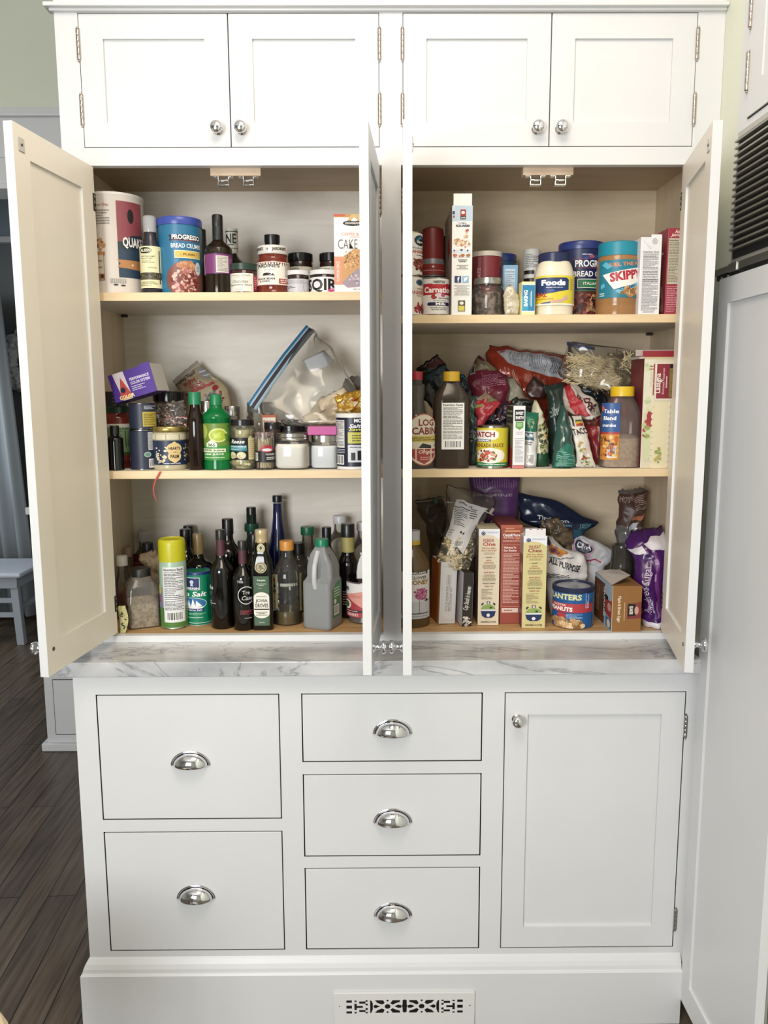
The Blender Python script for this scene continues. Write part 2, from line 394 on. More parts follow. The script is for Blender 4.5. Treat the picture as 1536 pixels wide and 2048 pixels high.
# ================================================================== UPPER PANTRY
up = thing('pantry_cabinet', 'tall white upper pantry cabinet with its four long doors standing open over full shelves', 'cabinet', (0, YU, .914))
def UF(o):  # build in world coordinates, then hang on the cabinet
    o.parent = up; o.matrix_parent_inverse = Matrix.Translation((0, -YU, -.914)); return o
OX = [(-.6588, -.0093), (.0416, .6812)]
OZ = (.9300, 2.0034); UZ = (2.0408, 2.3160)
UXL, UXR = -.7090, .7405
bm = bmesh.new()
for x0, x1 in ((UXL, OX[0][0]), (-.0048, .0380), (OX[1][1], UXR)): bx(bm, x0, YU, .9142, x1, YU + .02, 2.322)
for x0, x1 in ((OX[0][1], -.0048), (.0380, OX[1][0])):
    bx(bm, x0, YU, OZ[1], x1, YU + .02, 2.322); bx(bm, x0, YU, .9142, x1, YU + .02, OZ[0])
for x0, x1 in OX:
    for z0, z1 in ((.9142, OZ[0]), (OZ[1], UZ[0]), (UZ[1], 2.322)): bx(bm, x0, YU, z0, x1, YU + .02, z1)
UF(finish('face_frame', bm, PAINT, smooth=False))
bm = bmesh.new(); bx(bm, UXL - .016, YU - .020, 2.322, UXR, YU + .02, 2.331, .002); bx(bm, UXL - .008, YU - .010, 2.3165, UXR, YU + .01, 2.323, .003)
bx(bm, UXL, YU, 2.331, UXR, YU + .02, 3.0)
UF(finish('crown_molding', bm, PAINT))
YI, YK = YU + .02, .4854
IX = [(-.7053, .012), (.0225, .7275)]
bm = bmesh.new()
bx(bm, UXL, YI, .914, UXL + .0035, YK + .01, 3.0); bx(bm, UXR - .004, YI, .914, UXR, YK + .01, 3.0)
bx(bm, UXL, YK + .010, .914, UXR, YK + .014, 3.0)
UF(finish('carcass', bm, PAINT, smooth=False))
bm = bmesh.new()
bm.free()
for c, m in ((0, MAPLE), (1, MAPLE_SHADE)): UF(box('back_panel', IX[c][0], YK, .9142, IX[c][1], YK + .008, 2.035, m, bev=0))
for x0, x1 in ((IX[0][0], IX[0][0] + .0005), (IX[0][1], IX[1][0]), (IX[1][1], IX[1][1] + .005)):
    UF(box('side_panel', x0, YI, .9142, x1, YK, 2.035, MAPLE_V, bev=0))
bm = bmesh.new()
for x0, x1 in IX: bx(bm, x0, YI, 2.035, x1, YK, 2.047)
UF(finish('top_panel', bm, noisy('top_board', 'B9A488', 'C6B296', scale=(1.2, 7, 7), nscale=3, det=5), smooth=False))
bm = bmesh.new()
for x0, x1 in IX: bx(bm, x0, YI, .9142, x1, YK, .9285)
UF(finish('cabinet_floor', bm, SHELFFLOOR, smooth=False))
ZS = {'TL': 1.7335, 'TR': 1.6815, 'ML': 1.3250, 'MR': 1.3255, 'BL': .9288, 'BR': .9288}
for k, c in (('TL', 0), ('TR', 1), ('ML', 0), ('MR', 1)):
    z = ZS[k]; bm = bmesh.new(); x0, x1 = IX[c]
    bx(bm, x0 + .001, YI + .004, z - .0185, x1 - .001, YK - .001, z, 0)
    bx(bm, x0 + .001, YI - .001, z - .0187, x1 - .001, YI + .0045, z + .0002, .0008, mi=1)
    s = UF(finish('shelf', bm, [MAPLE, BEECH]))
# small black shelf pins and pin holes
for x, y, z in ((-.689, .44, 1.7065), (-.40, .44, 1.302), (.712, .44, 1.655), (.70, .44, 1.300)):
    UF(box('shelf_pin', x - .008, y, z, x + .008, y + .012, z + .007, M('2A221C', .5), bev=.001))
# catch blocks under the top
for cx in (-.332, .369):
    b_ = UF(box('catch_block', cx - .0565, YU + .0205, 1.987, cx + .0565, YU + .045, 2.0005 + .03, noisy('catch_wood', 'BDA48A', 'CFB89E', nscale=20), bev=.001))
    for s in (-1, 1):
        c0 = cx + s * .028; bm = bmesh.new(); y = YU + .024
        def bar(x0, z0, x1, z1): bx(bm, x0, y - .004, z0, x1, y + .010, z1, .0006)
        w = .0125; zt = 1.987
        bar(c0 - w - .010, zt - .003, c0 - w + .001, zt); bar(c0 + w - .001, zt - .003, c0 + w + .010, zt)
        bar(c0 - w, zt - .020, c0 - w + .0022, zt - .001); bar(c0 + w - .0022, zt - .020, c0 + w, zt - .001)
        bar(c0 - w, zt - .0215, c0 + w, zt - .019); bx(bm, c0 - w, y - .001, zt - .0125, c0 + w, y + .006, zt - .007, .002)
        o = finish('roller_catch', bm, CHROME); o.parent = b_
# small upper doors
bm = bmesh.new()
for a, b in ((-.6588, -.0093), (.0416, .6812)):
    shade_strips(bm, a, b, UZ[0], UZ[1], YU + .002, YU + .0195); bx(bm, a, YU + .024, UZ[0], b, YU + .026, UZ[1])
UF(finish('gap_shade', bm, DARKGAP))  # painted gap shade again, here round the small doors
UD = [(-.6588, -.3361, 1), (-.3361, -.0093, -1), (.0416, .3645, 1), (.3645, .6812, -1)]
for a, b, s in UD:
    bm = bmesh.new(); shaker(bm, b - a - 2*.0014, UZ[1] - UZ[0] - 2*.0016, .019, .0505, .0065)
    bmesh.ops.translate(bm, verts=bm.verts, vec=(a + .0014, YU + .0004, UZ[0] + .0018))
    d = UF(finish('door', bm, PAINT))
    def sub(o): o.parent = d; return o
    kx = (b - .028) if s > 0 else (a + .024)
    sub(knob(kx, YU, 2.078, None)); hx = a - .0005 if s > 0 else b + .0005
    for z in (2.2525, 2.119): sub(hinge(hx, YU - .002, z, None, L=.062))
# four tall doors, hung open
TW, TH = .3100, (.9390, 2.0000)
CREAM = noisy('door_paint_warm_bounce', 'EAE2D4', 'EEE7DA', nscale=2, rough=.38)  # cabinet paint tinted with warm light bounced off the wood, inner faces only
for hx, s, ang in ((OX[0][0], -1, 1.7025), (OX[0][1], 1, 1.5019), (OX[1][0], -1, 1.5994), (OX[1][1], 1, 1.3830)):
    dx, dy = -s * math.cos(ang), -math.sin(ang); nx, ny = -s * math.sin(ang), math.cos(ang)
    bm = bmesh.new(); H = TH[1] - TH[0]; T = .0175
    shaker(bm, TW, H, T, .054, .005, back=True, top=.056, bot=.066)
    bm.normal_update()
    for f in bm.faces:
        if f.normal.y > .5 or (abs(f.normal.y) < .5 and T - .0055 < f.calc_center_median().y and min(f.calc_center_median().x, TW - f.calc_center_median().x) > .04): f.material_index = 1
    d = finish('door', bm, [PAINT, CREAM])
    # local x -> along the door from the hinge, local y -> towards the inner face
    mat = Matrix(((dx, nx, 0, hx), (dy, ny, 0, YU - .0008), (0, 0, 1, TH[0]), (0, 0, 0, 1)))
    if s < 0:
        pass
    for v in d.data.vertices: v.co = mat @ v.co
    if Matrix(((dx, nx), (dy, ny))).determinant() < 0: d.data.flip_normals()
    UF(d)
    def sub(o): o.parent = d; return o
    k = mat @ Vector((TW - .024, 0, .052))
    sub(knob(k.x, k.y, k.z, None, d=(-nx, -ny)))
    # screw behind the knob, strike plate near the top, hinge leaves
    bm = bmesh.new()
    q = mat.to_3x3()
    lathe_bm(bm, [(0, 0), (.0042, 0), (.0042, .0012), (0, .0016)], 12)
    for v in bm.verts: v.co = mat @ (Vector((v.co.x, v.co.z + T, v.co.y)) + Vector((TW - .024, 0, .052)))
    bmesh.ops.recalc_face_normals(bm, faces=bm.faces); sub(finish('screw', bm, M('5A5046', .4, .7)))
    bm = bmesh.new(); bx(bm, TW - .0365, T, H - .048, TW - .0165, T + .0015, H - .023, .001); lathe_bm(bm, [(.0025, 0), (.0025, .0025), (0, .003)], 10, mi=1, origin=(0, 0, 0))
    for v in bm.verts[:]:
        pass
    vs_ = [v for v in bm.verts if v.co.x < .01]
    for v in vs_: v.co = Vector((v.co.x + TW - .0265, v.co.z + T, v.co.y + H - .0355))
    bmesh.ops.transform(bm, matrix=mat, verts=bm.verts); bmesh.ops.recalc_face_normals(bm, faces=bm.faces)
    sub(finish('strike_plate', bm, [M('C4BFB4', .35, .6), M('3A3530', .5)]))
    for z in (H - .075, .072):
        bm = bmesh.new(); bx(bm, -.004, T - .001, z - .019, .0085, T + .0012, z + .019, .0008)
        for zz in (z - .0125, z, z + .0125): bx(bm, .001, T + .001, zz - .003, .005, T + .002, zz + .003, .0008, mi=1)
        bmesh.ops.transform(bm, matrix=mat, verts=bm.verts); bmesh.ops.recalc_face_normals(bm, faces=bm.faces)
        h_ = sub(finish('hinge', bm, [M('3E352C', .45, .8), M('B9B2A6', .3, 1)]))
        o = hinge(hx, YU - .003, TH[0] + z, None, L=.055, mat=M('8A7C6C', .4, .8), r=.004); sub(o)

# ================================================================== REFRIGERATOR SIDE
XF = .703
fr = thing('refrigerator', 'tall refrigerator with a flat white panelled door at the right, below the black grille', 'refrigerator', (XF, -.2, 0))
def FR(o): o.parent = fr; o.matrix_parent_inverse = Matrix.Translation((-XF, .2, 0)); return o
bm = bmesh.new(); H = 1.672; Wd = .354
shaker(bm, Wd, H, .018, .046, .006, top=.052, bot=.062)
mt = Matrix(((0, 1, 0, XF), (-1, 0, 0, -.016), (0, 0, 1, .065), (0, 0, 0, 1)))
bmesh.ops.transform(bm, matrix=mt, verts=bm.verts)
FR(finish('door_panel', bm, PAINT))
bm = bmesh.new()
bx(bm, XF + .018, -.366, .065, XF + .0185, -.018, 1.735, 0, 1); bx(bm, XF + .0205, -.362, .05, XF + .028, -.018, 1.735, .001, 0)
bx(bm, XF + .018, -.358, .05, XF + .0375, -.02, 1.73, 0, 1); bx(bm, XF + .030, -.361, .05, XF + .0372, -.018, 1.735, .001, 2)
FR(finish('door_edge', bm, [M('9A9894', .4), M('2A1B18', .6), M('8B837C', .4)]))
bm = bmesh.new(); bx(bm, XF - .001, -.40, 1.746, XF + .03, .012, 1.760, .001); bx(bm, XF - .004, -.100, 1.744, XF + .01, -.062, 1.762, .0015)
bx(bm, XF + .004, -.40, 1.737, XF + .0375, .01, 1.746, 0, 1)
for y in (-.02, -.05): bx(bm, XF + .002, y, 1.738, XF + .006, y + .006, 1.743, .001, 0)
FR(finish('top_hinge', bm, [STEEL, BLACK]))
bm = bmesh.new(); bx(bm, XF + .02, -.355, .0, XF + .0375, -.045, .06, 0)
FR(finish('toe_kick', bm, M('1A1817', .6)))
# enclosure cabinet over the refrigerator with grille
XE = .725
t = thing('overhead_cabinet', 'cream cabinet above the refrigerator holding a black louvered grille', 'cabinet', (XE, -.4, 1.77))
def OH(o): o.parent = t; o.matrix_parent_inverse = Matrix.Translation((-XE, .4, -1.77)); return o
bm = bmesh.new()
bx(bm, XE, -1.2, 1.765, XE + .02, -.012, 3.0 - .002, .001)
OH(finish('face_frame', bm, PAINT))
bm = bmesh.new(); shaker(bm, .50, .52, .006, .058, .003)
bmesh.ops.transform(bm, matrix=Matrix(((0, 1, 0, XE - .0045), (-1, 0, 0, -.0575), (0, 0, 1, 2.044), (0, 0, 0, 1))), verts=bm.verts)
d = OH(finish('door', bm, PAINT))
bm = bmesh.new(); bx(bm, XE - .0006, -.5600, 2.0415, XE - .0002, -.0555, 2.566)
OH(finish('door_gap', bm, DARKGAP))
for z in (2.131, 2.248):
    o = hinge(XE - .006, -.0555, z, None, L=.07, r=.0048); o.parent = d
bm = bmesh.new()
bx(bm, XE - .007, -.75, 1.766, XE - .0002, -.030, 2.024, .001, 0)
bx(bm, XE - .0085, -.74, 1.774, XE - .0068, -.040, 2.012, 0, 1)
g = OH(finish('vent_grille', bm, [M('B7B3AB', .35, .5), M('111214', .5)]))
for k in range(17):
    z = 1.790 + k * .0132; bm = bmesh.new()
    bx(bm, XE - .017, -.735, z, XE - .008, -.040, z + .0042, .0006)
    o = finish('louver', bm, M('9B978B', .35, .5)); o.parent = g

# ================================================================== DINING ROOM THINGS
Yc = 3.2
ch = thing('dining_chair', 'white painted wooden chair with a flat seat in the dining room at the left', 'chair', (-2.40, 3.16, 0))
CHW = M('AAB0B8', .45)
bm = bmesh.new(); bx(bm, -.24, -.22, .425, .25, .24, .455, .012); finish('seat', bm, M('D5DAE4', .3), ch)
bm = bmesh.new(); bx(bm, -.21, -.19, .355, .215, .20, .425, .004); finish('seat_frame', bm, CHW, ch)
for x, y in ((-.19, -.18), (.165, -.18), (-.19, .16), (.165, .16)):
    bm = bmesh.new(); bx(bm, x, y, 0, x + .045, y + .045, .40, .004)
    for v in bm.verts:
        if v.co.z < .1: v.co.x += .02 if x > 0 else -.02
    finish('leg', bm, CHW, ch)
for z in (.17, .26):
    bm = bmesh.new(); bx(bm, -.17, -.165, z, .18, -.145, z + .03, .003); finish('stretcher', bm, CHW, ch)
bm = bmesh.new(); bx(bm, .175, -.15, .2, .195, .17, .23, .003); finish('stretcher', bm, CHW, ch)
for y in (-.2, .16):
    bm = bmesh.new(); bx(bm, -.235, y, .40, -.2, y + .04, .95, .004); finish('back_post', bm, CHW, ch)
bm = bmesh.new(); bx(bm, -.232, -.2, .84, -.205, .2, .95, .006); finish('back_rail', bm, CHW, ch)
# curtain
_xc = at(3, 660, 3.52).x; _dx = at(54, 1105, 3.52).x - _xc; _zc = at(8, 590, 3.52).z
bm = bmesh.new(); n = 90; top = []; botv = []
for i in range(n + 1):
    u = i / n; x = _xc - .95 + u * .95; y = 3.52 + .035 * math.sin(u * 58) + .015 * math.sin(u * 23 + 1)
    top.append(bm.verts.new((x, y, _zc))); botv.append(bm.verts.new((x + _dx * 1.7 * u, y + .01 * math.sin(u * 40), .04)))
for i in range(n): bm.faces.new((botv[i], botv[i+1], top[i+1], top[i]))
o = finish('curtain', bm, M('A9B0B4', .7)); o.modifiers.new('s', 'SOLIDIFY').thickness = .002
tag(o, 'pale grey pleated curtain hanging in the dining room behind the white chair', 'curtain')
# wreath
bm = bmesh.new(); random.seed(7)
c = at(60, 724, 3.93); R0 = .178
for i in range(420):
    a = random.uniform(0, 2*PI); r = R0 * random.uniform(.62, 1.08); s = random.uniform(.024, .042)
    mtx = Matrix.Translation((c.x + r * math.cos(a), c.y + random.uniform(-.03, .03), c.z + r * 1.12 * math.sin(a))) @ Matrix.Rotation(random.uniform(0, PI), 4, (random.random(), random.random(), 1)) @ Matrix.Diagonal((1, .55, .8, 1))
    bmesh.ops.create_icosphere(bm, subdivisions=1, radius=s, matrix=mtx)
w_ = finish('wreath', bm, noisy('wreath_wool', 'C9C9C8', 'F4F4F2', nscale=30, rough=.9), smooth=False)
tag(w_, 'fluffy white round wreath hanging on the grey dining room wall', 'wreath')
# picture / dark cupboard behind
t2 = thing('display_cabinet', 'dark cupboard with dishes standing against the dining room wall beside the curtain', 'cabinet', (-2.03, 3.66, 0))
bm = bmesh.new(); bx(bm, -.10, -.02, 0, .5, .26, 1.30, .004); finish('body', bm, M('16140F', .4), t2)
bm = bmesh.new(); random.seed(4)
for i in range(24):
    x = random.uniform(-.13, -.02); z = random.uniform(.95, 1.32); bmesh.ops.create_icosphere(bm, subdivisions=1, radius=random.uniform(.012, .03), matrix=Matrix.Translation((x, -.03, z)) @ Matrix.Diagonal((.6, .3, 1.4, 1)))
tag(finish('trinket', bm, M('6E716F', .3), t2), kind='stuff')
# foreground stool cushion peeking into the bottom-left corner
st = thing('stool', 'beige padded stool seat corner at the bottom left edge of the photo', 'stool', (-.752, -.652, 0))
lathe('cushion', [(0, .44), (.13, .44), (.15, .455), (.155, .475), (.145, .495), (.11, .505), (0, .508)], M('E2CDA8', .7), st)
for i in range(4):
    a = PI/4 + i * PI/2; bm = bmesh.new(); x, y = .1 * math.cos(a), .1 * math.sin(a); bx(bm, x - .012, y - .012, 0, x + .012, y + .012, .445, .002); finish('leg', bm, M('5B4330', .5), st)
# ================================================================== PACKAGE HELPERS
def ink(h):
    if isinstance(h, bpy.types.Material): return h
    return M(h, .42)
_TX = {}
def text_mesh(s, bold=0, shear=0):
    k = (s, bold, shear)
    if k in _TX: return _TX[k]
    cu = bpy.data.curves.new('t', 'FONT'); cu.body = s; cu.resolution_u = 2; cu.offset = bold; cu.shear = shear; cu.fill_mode = 'FRONT'
    o = bpy.data.objects.new('t', cu); COL.objects.link(o)
    me = bpy.data.meshes.new_from_object(o)
    vs = [(v.co.x, v.co.y) for v in me.vertices]; fs = [tuple(p.vertices) for p in me.polygons]
    nz = [p.normal.z for p in me.polygons]
    bpy.data.objects.remove(o); bpy.data.curves.remove(cu); bpy.data.meshes.remove(me)
    if not vs: _TX[k] = ([], []); return _TX[k]
    xs = [v[0] for v in vs]; ys = [v[1] for v in vs]; x0, x1, y0, y1 = min(xs), max(xs), min(ys), max(ys)
    vs = [((x - x0) / max(x1 - x0, 1e-6), (y - y0) / max(y1 - y0, 1e-6)) for x, y in vs]
    fs = [f if n > 0 else f[::-1] for f, n in zip(fs, nz)]
    _TX[k] = (vs, fs); return _TX[k]
def canvas(bm, slots, Wd, H, shapes, surf, nu=0, nv=0, base=.0003, step=.00005):
    """lay flat printed shapes (0..1 coordinates) on a surface; surf(x, y, off) gives the point"""
    rnd = random.Random(hash(str(len(shapes))) % 1000 + 5)
    tmp = bmesh.new(); lay = [0]
    def mi(c):
        m = ink(c)
        if m not in slots: slots.append(m)
        return slots.index(m)
    def face(pts, c, off):
        vs = [tmp.verts.new((x * Wd, y * H, off)) for x, y in pts]
        f = tmp.faces.new(vs); f.material_index = mi(c); return f
    def ell(cx, cy, rx, ry, c, off, n=20, a0=0):
        face([(cx + rx * math.cos(a0 + 2*PI*i/n), cy + ry * math.sin(a0 + 2*PI*i/n)) for i in range(n)], c, off)
    for s in shapes:
        k = s[0]; off = base + step * lay[0]; lay[0] += 1
        if k == 'r': face([(s[1], s[2]), (s[3], s[2]), (s[3], s[4]), (s[1], s[4])], s[5], off)
        elif k == 'e': ell(s[1], s[2], s[3], s[4], s[5], off, n=28)
        elif k == 'o':     # ring
            n = 28; cx, cy, rx, ry, w = s[1:6]
            for i in range(n):
                a, b = 2*PI*i/n, 2*PI*(i+1)/n
                face([(cx + rx*math.cos(a)*(1-w), cy + ry*math.sin(a)*(1-w)), (cx + rx*math.cos(a), cy + ry*math.sin(a)), (cx + rx*math.cos(b), cy + ry*math.sin(b)), (cx + rx*math.cos(b)*(1-w), cy + ry*math.sin(b)*(1-w))], s[6], off)
        elif k == 'p':
            P = s[1]; ar = sum(P[i][0]*P[(i+1) % len(P)][1] - P[(i+1) % len(P)][0]*P[i][1] for i in range(len(P)))
            face(P if ar > 0 else P[::-1], s[2], off)
        elif k == 't':
            _, st, x0, y0, x1, y1, c = s[:7]; ex = s[7] if len(s) > 7 else {}
            vs, fs = text_mesh(st, ex.get('b', .012), ex.get('sh', 0)); ang = ex.get('rot', 0); arc = ex.get('arc', 0)
            cx, cy = (x0 + x1) / 2, (y0 + y1) / 2; w, h = x1 - x0, y1 - y0; c_, s_ = math.cos(ang), math.sin(ang)
            vv = []
            for x, y in vs:
                px, py = (x - .5) * w * Wd, (y - .5) * h * H
                if arc: py += arc * H * (1 - (2 * (x - .5)) ** 2)
                px, py = px * c_ - py * s_, px * s_ + py * c_
                vv.append(tmp.verts.new((cx * Wd + px, cy * H + py, off)))
            m = mi(c)
            for f in fs:
                try: q = tmp.faces.new([vv[i] for i in f]); q.material_index = m
                except ValueError: pass
        elif k == 'l':
            _, x0, y0, x1, y1, n, c = s[:7]; th = (y1 - y0) / n
            for i in range(n):
                y = y1 - (i + .7) * th; e = x0 + (x1 - x0) * (1 if rnd.random() < .6 else rnd.uniform(.45, .95)); x = x0
                if len(s) > 7: d = (x1 - e) / 2; x += d; e = x1 - d     # centred lines
                while x < e - .001:
                    ww = min(rnd.uniform(.08, .26) * (x1 - x0), e - x); face([(x, y), (x + ww * .88, y), (x + ww * .88, y + th * .42), (x, y + th * .42)], c, off); x += ww
        elif k == 'lv':
            _, x0, y0, x1, y1, n, c = s[:7]; th = (x1 - x0) / n
            for i in range(n):
                x = x0 + (i + .3) * th; e = y0 + (y1 - y0) * (1 if rnd.random() < .6 else rnd.uniform(.45, .95)); y = y0
                while y < e - .001:
                    ww = min(rnd.uniform(.08, .26) * (y1 - y0), e - y); face([(x, y), (x + th * .42, y), (x + th * .42, y + ww * .88), (x, y + ww * .88)], c, off); y += ww
        elif k == 'b':
            _, x0, y0, x1, y1 = s[:5]; face([(x0, y0), (x1, y0), (x1, y1), (x0, y1)], 'F2F2F0', off); x = x0 + (x1 - x0) * .06
            while x < x1 - (x1 - x0) * .06:
                w = (x1 - x0) * rnd.choice((.015, .03, .05)); face([(x, y0 + (y1 - y0) * .1), (x + w, y0 + (y1 - y0) * .1), (x + w, y1 - (y1 - y0) * .06), (x, y1 - (y1 - y0) * .06)], '1A1A1A', off + .00004); x += w + (x1 - x0) * rnd.choice((.02, .035))
        elif k == 's':
            _, cx, cy, rx, ry, n, sz, cols = s[:8]
            for i in range(n):
                a = rnd.uniform(0, 2*PI); q = math.sqrt(rnd.random()); w = sz * rnd.uniform(.6, 1.3)
                ell(cx + rx*q*math.cos(a), cy + ry*q*math.sin(a), w, w * Wd / H * rnd.uniform(.6, 1.1), rnd.choice(cols), off + i * .000004, n=7, a0=rnd.random())
        elif k == 'sr':
            _, x0, y0, x1, y1, n, sz, cols = s[:8]
            for i in range(n):
                w = sz * rnd.uniform(.6, 1.3); hh = w * Wd / H * rnd.uniform(.6, 1.1)
                w = min(w, (x1 - x0) / 2); hh = min(hh, (y1 - y0) / 2)
                ell(rnd.uniform(x0 + w, x1 - w), rnd.uniform(y0 + hh, y1 - hh), w, hh, rnd.choice(cols), off + i * .000004, n=7, a0=rnd.random())
    for n, L, ax in ((nu, Wd, 0), (nv, H, 1)):
        for i in range(1, n):
            co = [0, 0, 0]; no = [0, 0, 0]; co[ax] = L * i / n; no[ax] = 1
            bmesh.ops.bisect_plane(tmp, geom=tmp.verts[:] + tmp.edges[:] + tmp.faces[:], plane_co=co, plane_no=no, dist=1e-7)
    vm = {v: bm.verts.new(surf(v.co.x, v.co.y, v.co.z)) for v in tmp.verts}
    for f in tmp.faces:
        try: q = bm.faces.new([vm[v] for v in f.verts]); q.material_index = f.material_index; q.smooth = True
        except ValueError: pass
    tmp.free()
def NF(x0, y0, x1, y1, bg='F0EFEC', n=14, bar=True, rotated=False):
    w, h = x1 - x0, y1 - y0; X = lambda a: x0 + a * w; Y = lambda a: y0 + a * h
    L = [('r', x0, y0, x1, y1, bg), ('t', 'Nutrition Facts', X(.06), Y(.93), X(.94), Y(.975), '1A1A1A', {'b': .03})]
    for a in (.90, .80, .62, .42): L.append(('r', X(.06), Y(a), X(.94), Y(a + .009), '222222'))
    L += [('l', X(.06), Y(.81), X(.94), Y(.89), 3, '555555'), ('l', X(.06), Y(.64), X(.94), Y(.79), 5, '5A5A5A'), ('l', X(.06), Y(.44), X(.94), Y(.61), 5, '5A5A5A'), ('l', X(.06), Y(.22 if bar else .05), X(.94), Y(.40), 7, '6A6A6A')]
    if bar: L.append(('b', X(.1), Y(.03), X(.9), Y(.19)))
    return L
# lathe profiles (fractions of radius and height)
CAN = [(0, 0), (.96, 0), (1, .006), (1, .018), (.975, .028), (.975, .97), (1, .98), (1, .992), (.97, 1), (.94, .985), (0, .983)]
def CP(r, z0, z1, e=.012): return [(0, z0), (r, z0), (r, z1 - e), (r * .95, z1), (0, z1)]
def BP(nr, sz, nz, tz, br=1, foot=.94, k=6, base=.012, mid=None):
    p = [(0, 0), (foot, 0), (br, base)]
    if mid: p += mid
    p.append((1, sz))
    for i in range(1, k + 1):
        u = i / k; e = (1 - math.cos(PI * u)) / 2; p.append((1 + (nr - 1) * e, sz + (nz - sz) * u))
    return p + [(nr, tz), (0, tz)]
MASON = [(0, 0), (.84, 0), (.95, .02), (1, .07), (1, .60), (.98, .68), (.90, .755), (.82, .79), (.82, .84)]
CLEAR = clear('clear_glass', 'FAFBF9', .03, 'E4E4E0', .05); PLASTIC = clear('clear_plastic', 'F0F0EC', .07, 'E4E2DC', .14)
FILM = clear('plastic_film', 'FAFAF8', .055, 'F4F2EE', .14, 1.3); MILKY = clear('milky_plastic', 'B9BCBC', .52, 'B8BBBC', .3, .7)
DARKGLASS = M('0B0A0A', .07, spec=.6); GREENGLASS = clear('green_plastic', '118A48', .55, '0E8A48', .12)
LID = M('B9B7B2', .25, 1)
class Item:
    """round or squarish container standing on a shelf, sized from where its outline stands"""
    def __init__(s, name, label, cat, x0, x1, yt, shelf, Y=None, yb=None, ry=1, sq=2, rot=0, group=None, z0=None, kt=.75):
        z = ZS[shelf] if z0 is None else z0
        z += .0004
        xc = (x0 + x1) / 2
        if Y is None:
            d = ray(xc, yb); Y = (CAM + d * ((z - CAM.z) / d.z)).y
        r = .04
        for _ in range(8):
            yc = Y + r * ry; c = at(xc, yt, yc); vm = 1024 + F * .2 if False else yt + 60
            r = (x1 - x0) / 2 * pxm(xc, vm, yc)
        yc = Y + r * ry; zt = at(xc, yt, yc).z
        zt = at(xc, yt, yc - r * kt * ry if zt > CAM.z else yc + r * kt * ry).z
        s.h = zt - z; s.r = r; s.ry = ry; s.sq = sq; s.x = at(xc, yt + 70, yc).x; s.y = yc; s.z = z
        s.t = thing(name, label, cat, (s.x, yc, z), rot, group)
    def sc(s, p): return [(a * s.r, b * s.h) for a, b in p]
    def body(s, name, prof, mat, sq=None, seg=36, ry=None, ang=38, lab=None):
        if isinstance(mat, str): mat = M(mat, .3)
        o = lathe(name, s.sc(prof), mat, s.t, seg, sq or s.sq, ry or s.ry, ang=ang)
        if lab: o['label'] = lab
        return o
    def cap(s, r, z0, z1, mat, name='cap', e=.012, sq=2, ribs=0, ry=1):
        if isinstance(mat, str): mat = M(mat, .35)
        return s.body(name, CP(r, z0, z1, e), mat, sq=sq, ry=ry)
    def lab(s, z0, z1, ac, wd, shapes, rf=1.0, bg=None, name='label', seg=0, R2=None):
        """paper label: ac centre angle (deg, + right), wd angular width (deg)"""
        R = s.r * rf; Rt = s.r * (R2 if R2 else rf); Wd = R * math.radians(wd); H = (z1 - z0) * s.h; a0 = math.radians(ac - wd / 2)
        def surf(x, y, off):
            y = max(0, min(H, y)); a = x / R + a0; rr = R + (Rt - R) * y / H
            sa, ca = math.sin(a), math.cos(a)
            k = 1 if s.sq == 2 else 1 / ((abs(sa) ** s.sq + abs(ca) ** s.sq) ** (1 / s.sq))
            return ((rr * k + off) * sa, -(rr * k + off) * ca * s.ry, z0 * s.h + y)
        bm = bmesh.new(); slots = []
        sh = ([('r', 0, 0, 1, 1, bg)] if bg else []) + shapes
        canvas(bm, slots, Wd, H, sh, surf, nu=max(2, int(wd / 7)), nv=0 if s.sq == 2 else 0, base=.0005)
        return finish(name, bm, slots, s.t, smooth=False)
def carton(name, label, cat, x0, x1, yt, shelf, Y=None, yb=None, depth=.06, rot=0, col='FFFFFF', front=(), left=(), right=(), top=(), z0=None, group=None, tilt=0, extra=None, side=None, z_off=0):
    """cardboard box; x0..x1 is its front face"""
    z = (ZS[shelf] if z0 is None else z0) + .0004
    if Y is None:
        d = ray((x0 + x1) / 2, yb); Y = (CAM + d * ((z - CAM.z) / d.z)).y
    ym = yt + 60; xa = at(x0, ym, Y).x
    w = (x1 - x0) * pxm((x0 + x1) / 2, ym, Y)
    if rot > 0: w /= math.cos(rot)
    elif rot < 0: w /= math.cos(rot)
    h = at((x0 + x1) / 2, yt, Y).z - z
    bm = bmesh.new(); slots = [ink(col)]
    bx(bm, 0, 0, 0, w, depth, h, .0008)
    if side:
        slots.append(ink(side)); bx(bm, -.0003, .001, .001, w + .0003, depth - .001, h - .001, 0, 1)
    if front: canvas(bm, slots, w, h, list(front), lambda x, y, o: (x, -o, y))
    if left: canvas(bm, slots, depth, h, list(left), lambda x, y, o: (-o - .0003, depth - x, y))
    if right: canvas(bm, slots, depth, h, list(right), lambda x, y, o: (w + o + .0003, x, y))
    if top: canvas(bm, slots, w, depth, list(top), lambda x, y, o: (x, y, h + o))
    if extra: extra(bm, slots, w, depth, h)
    o = finish(name, bm, slots, None, smooth=False)
    tag(o, label, cat, group)
    o.location = (xa, Y, z + z_off); o.rotation_euler = (0, tilt, rot)
    if rot > 0: pass
    return o
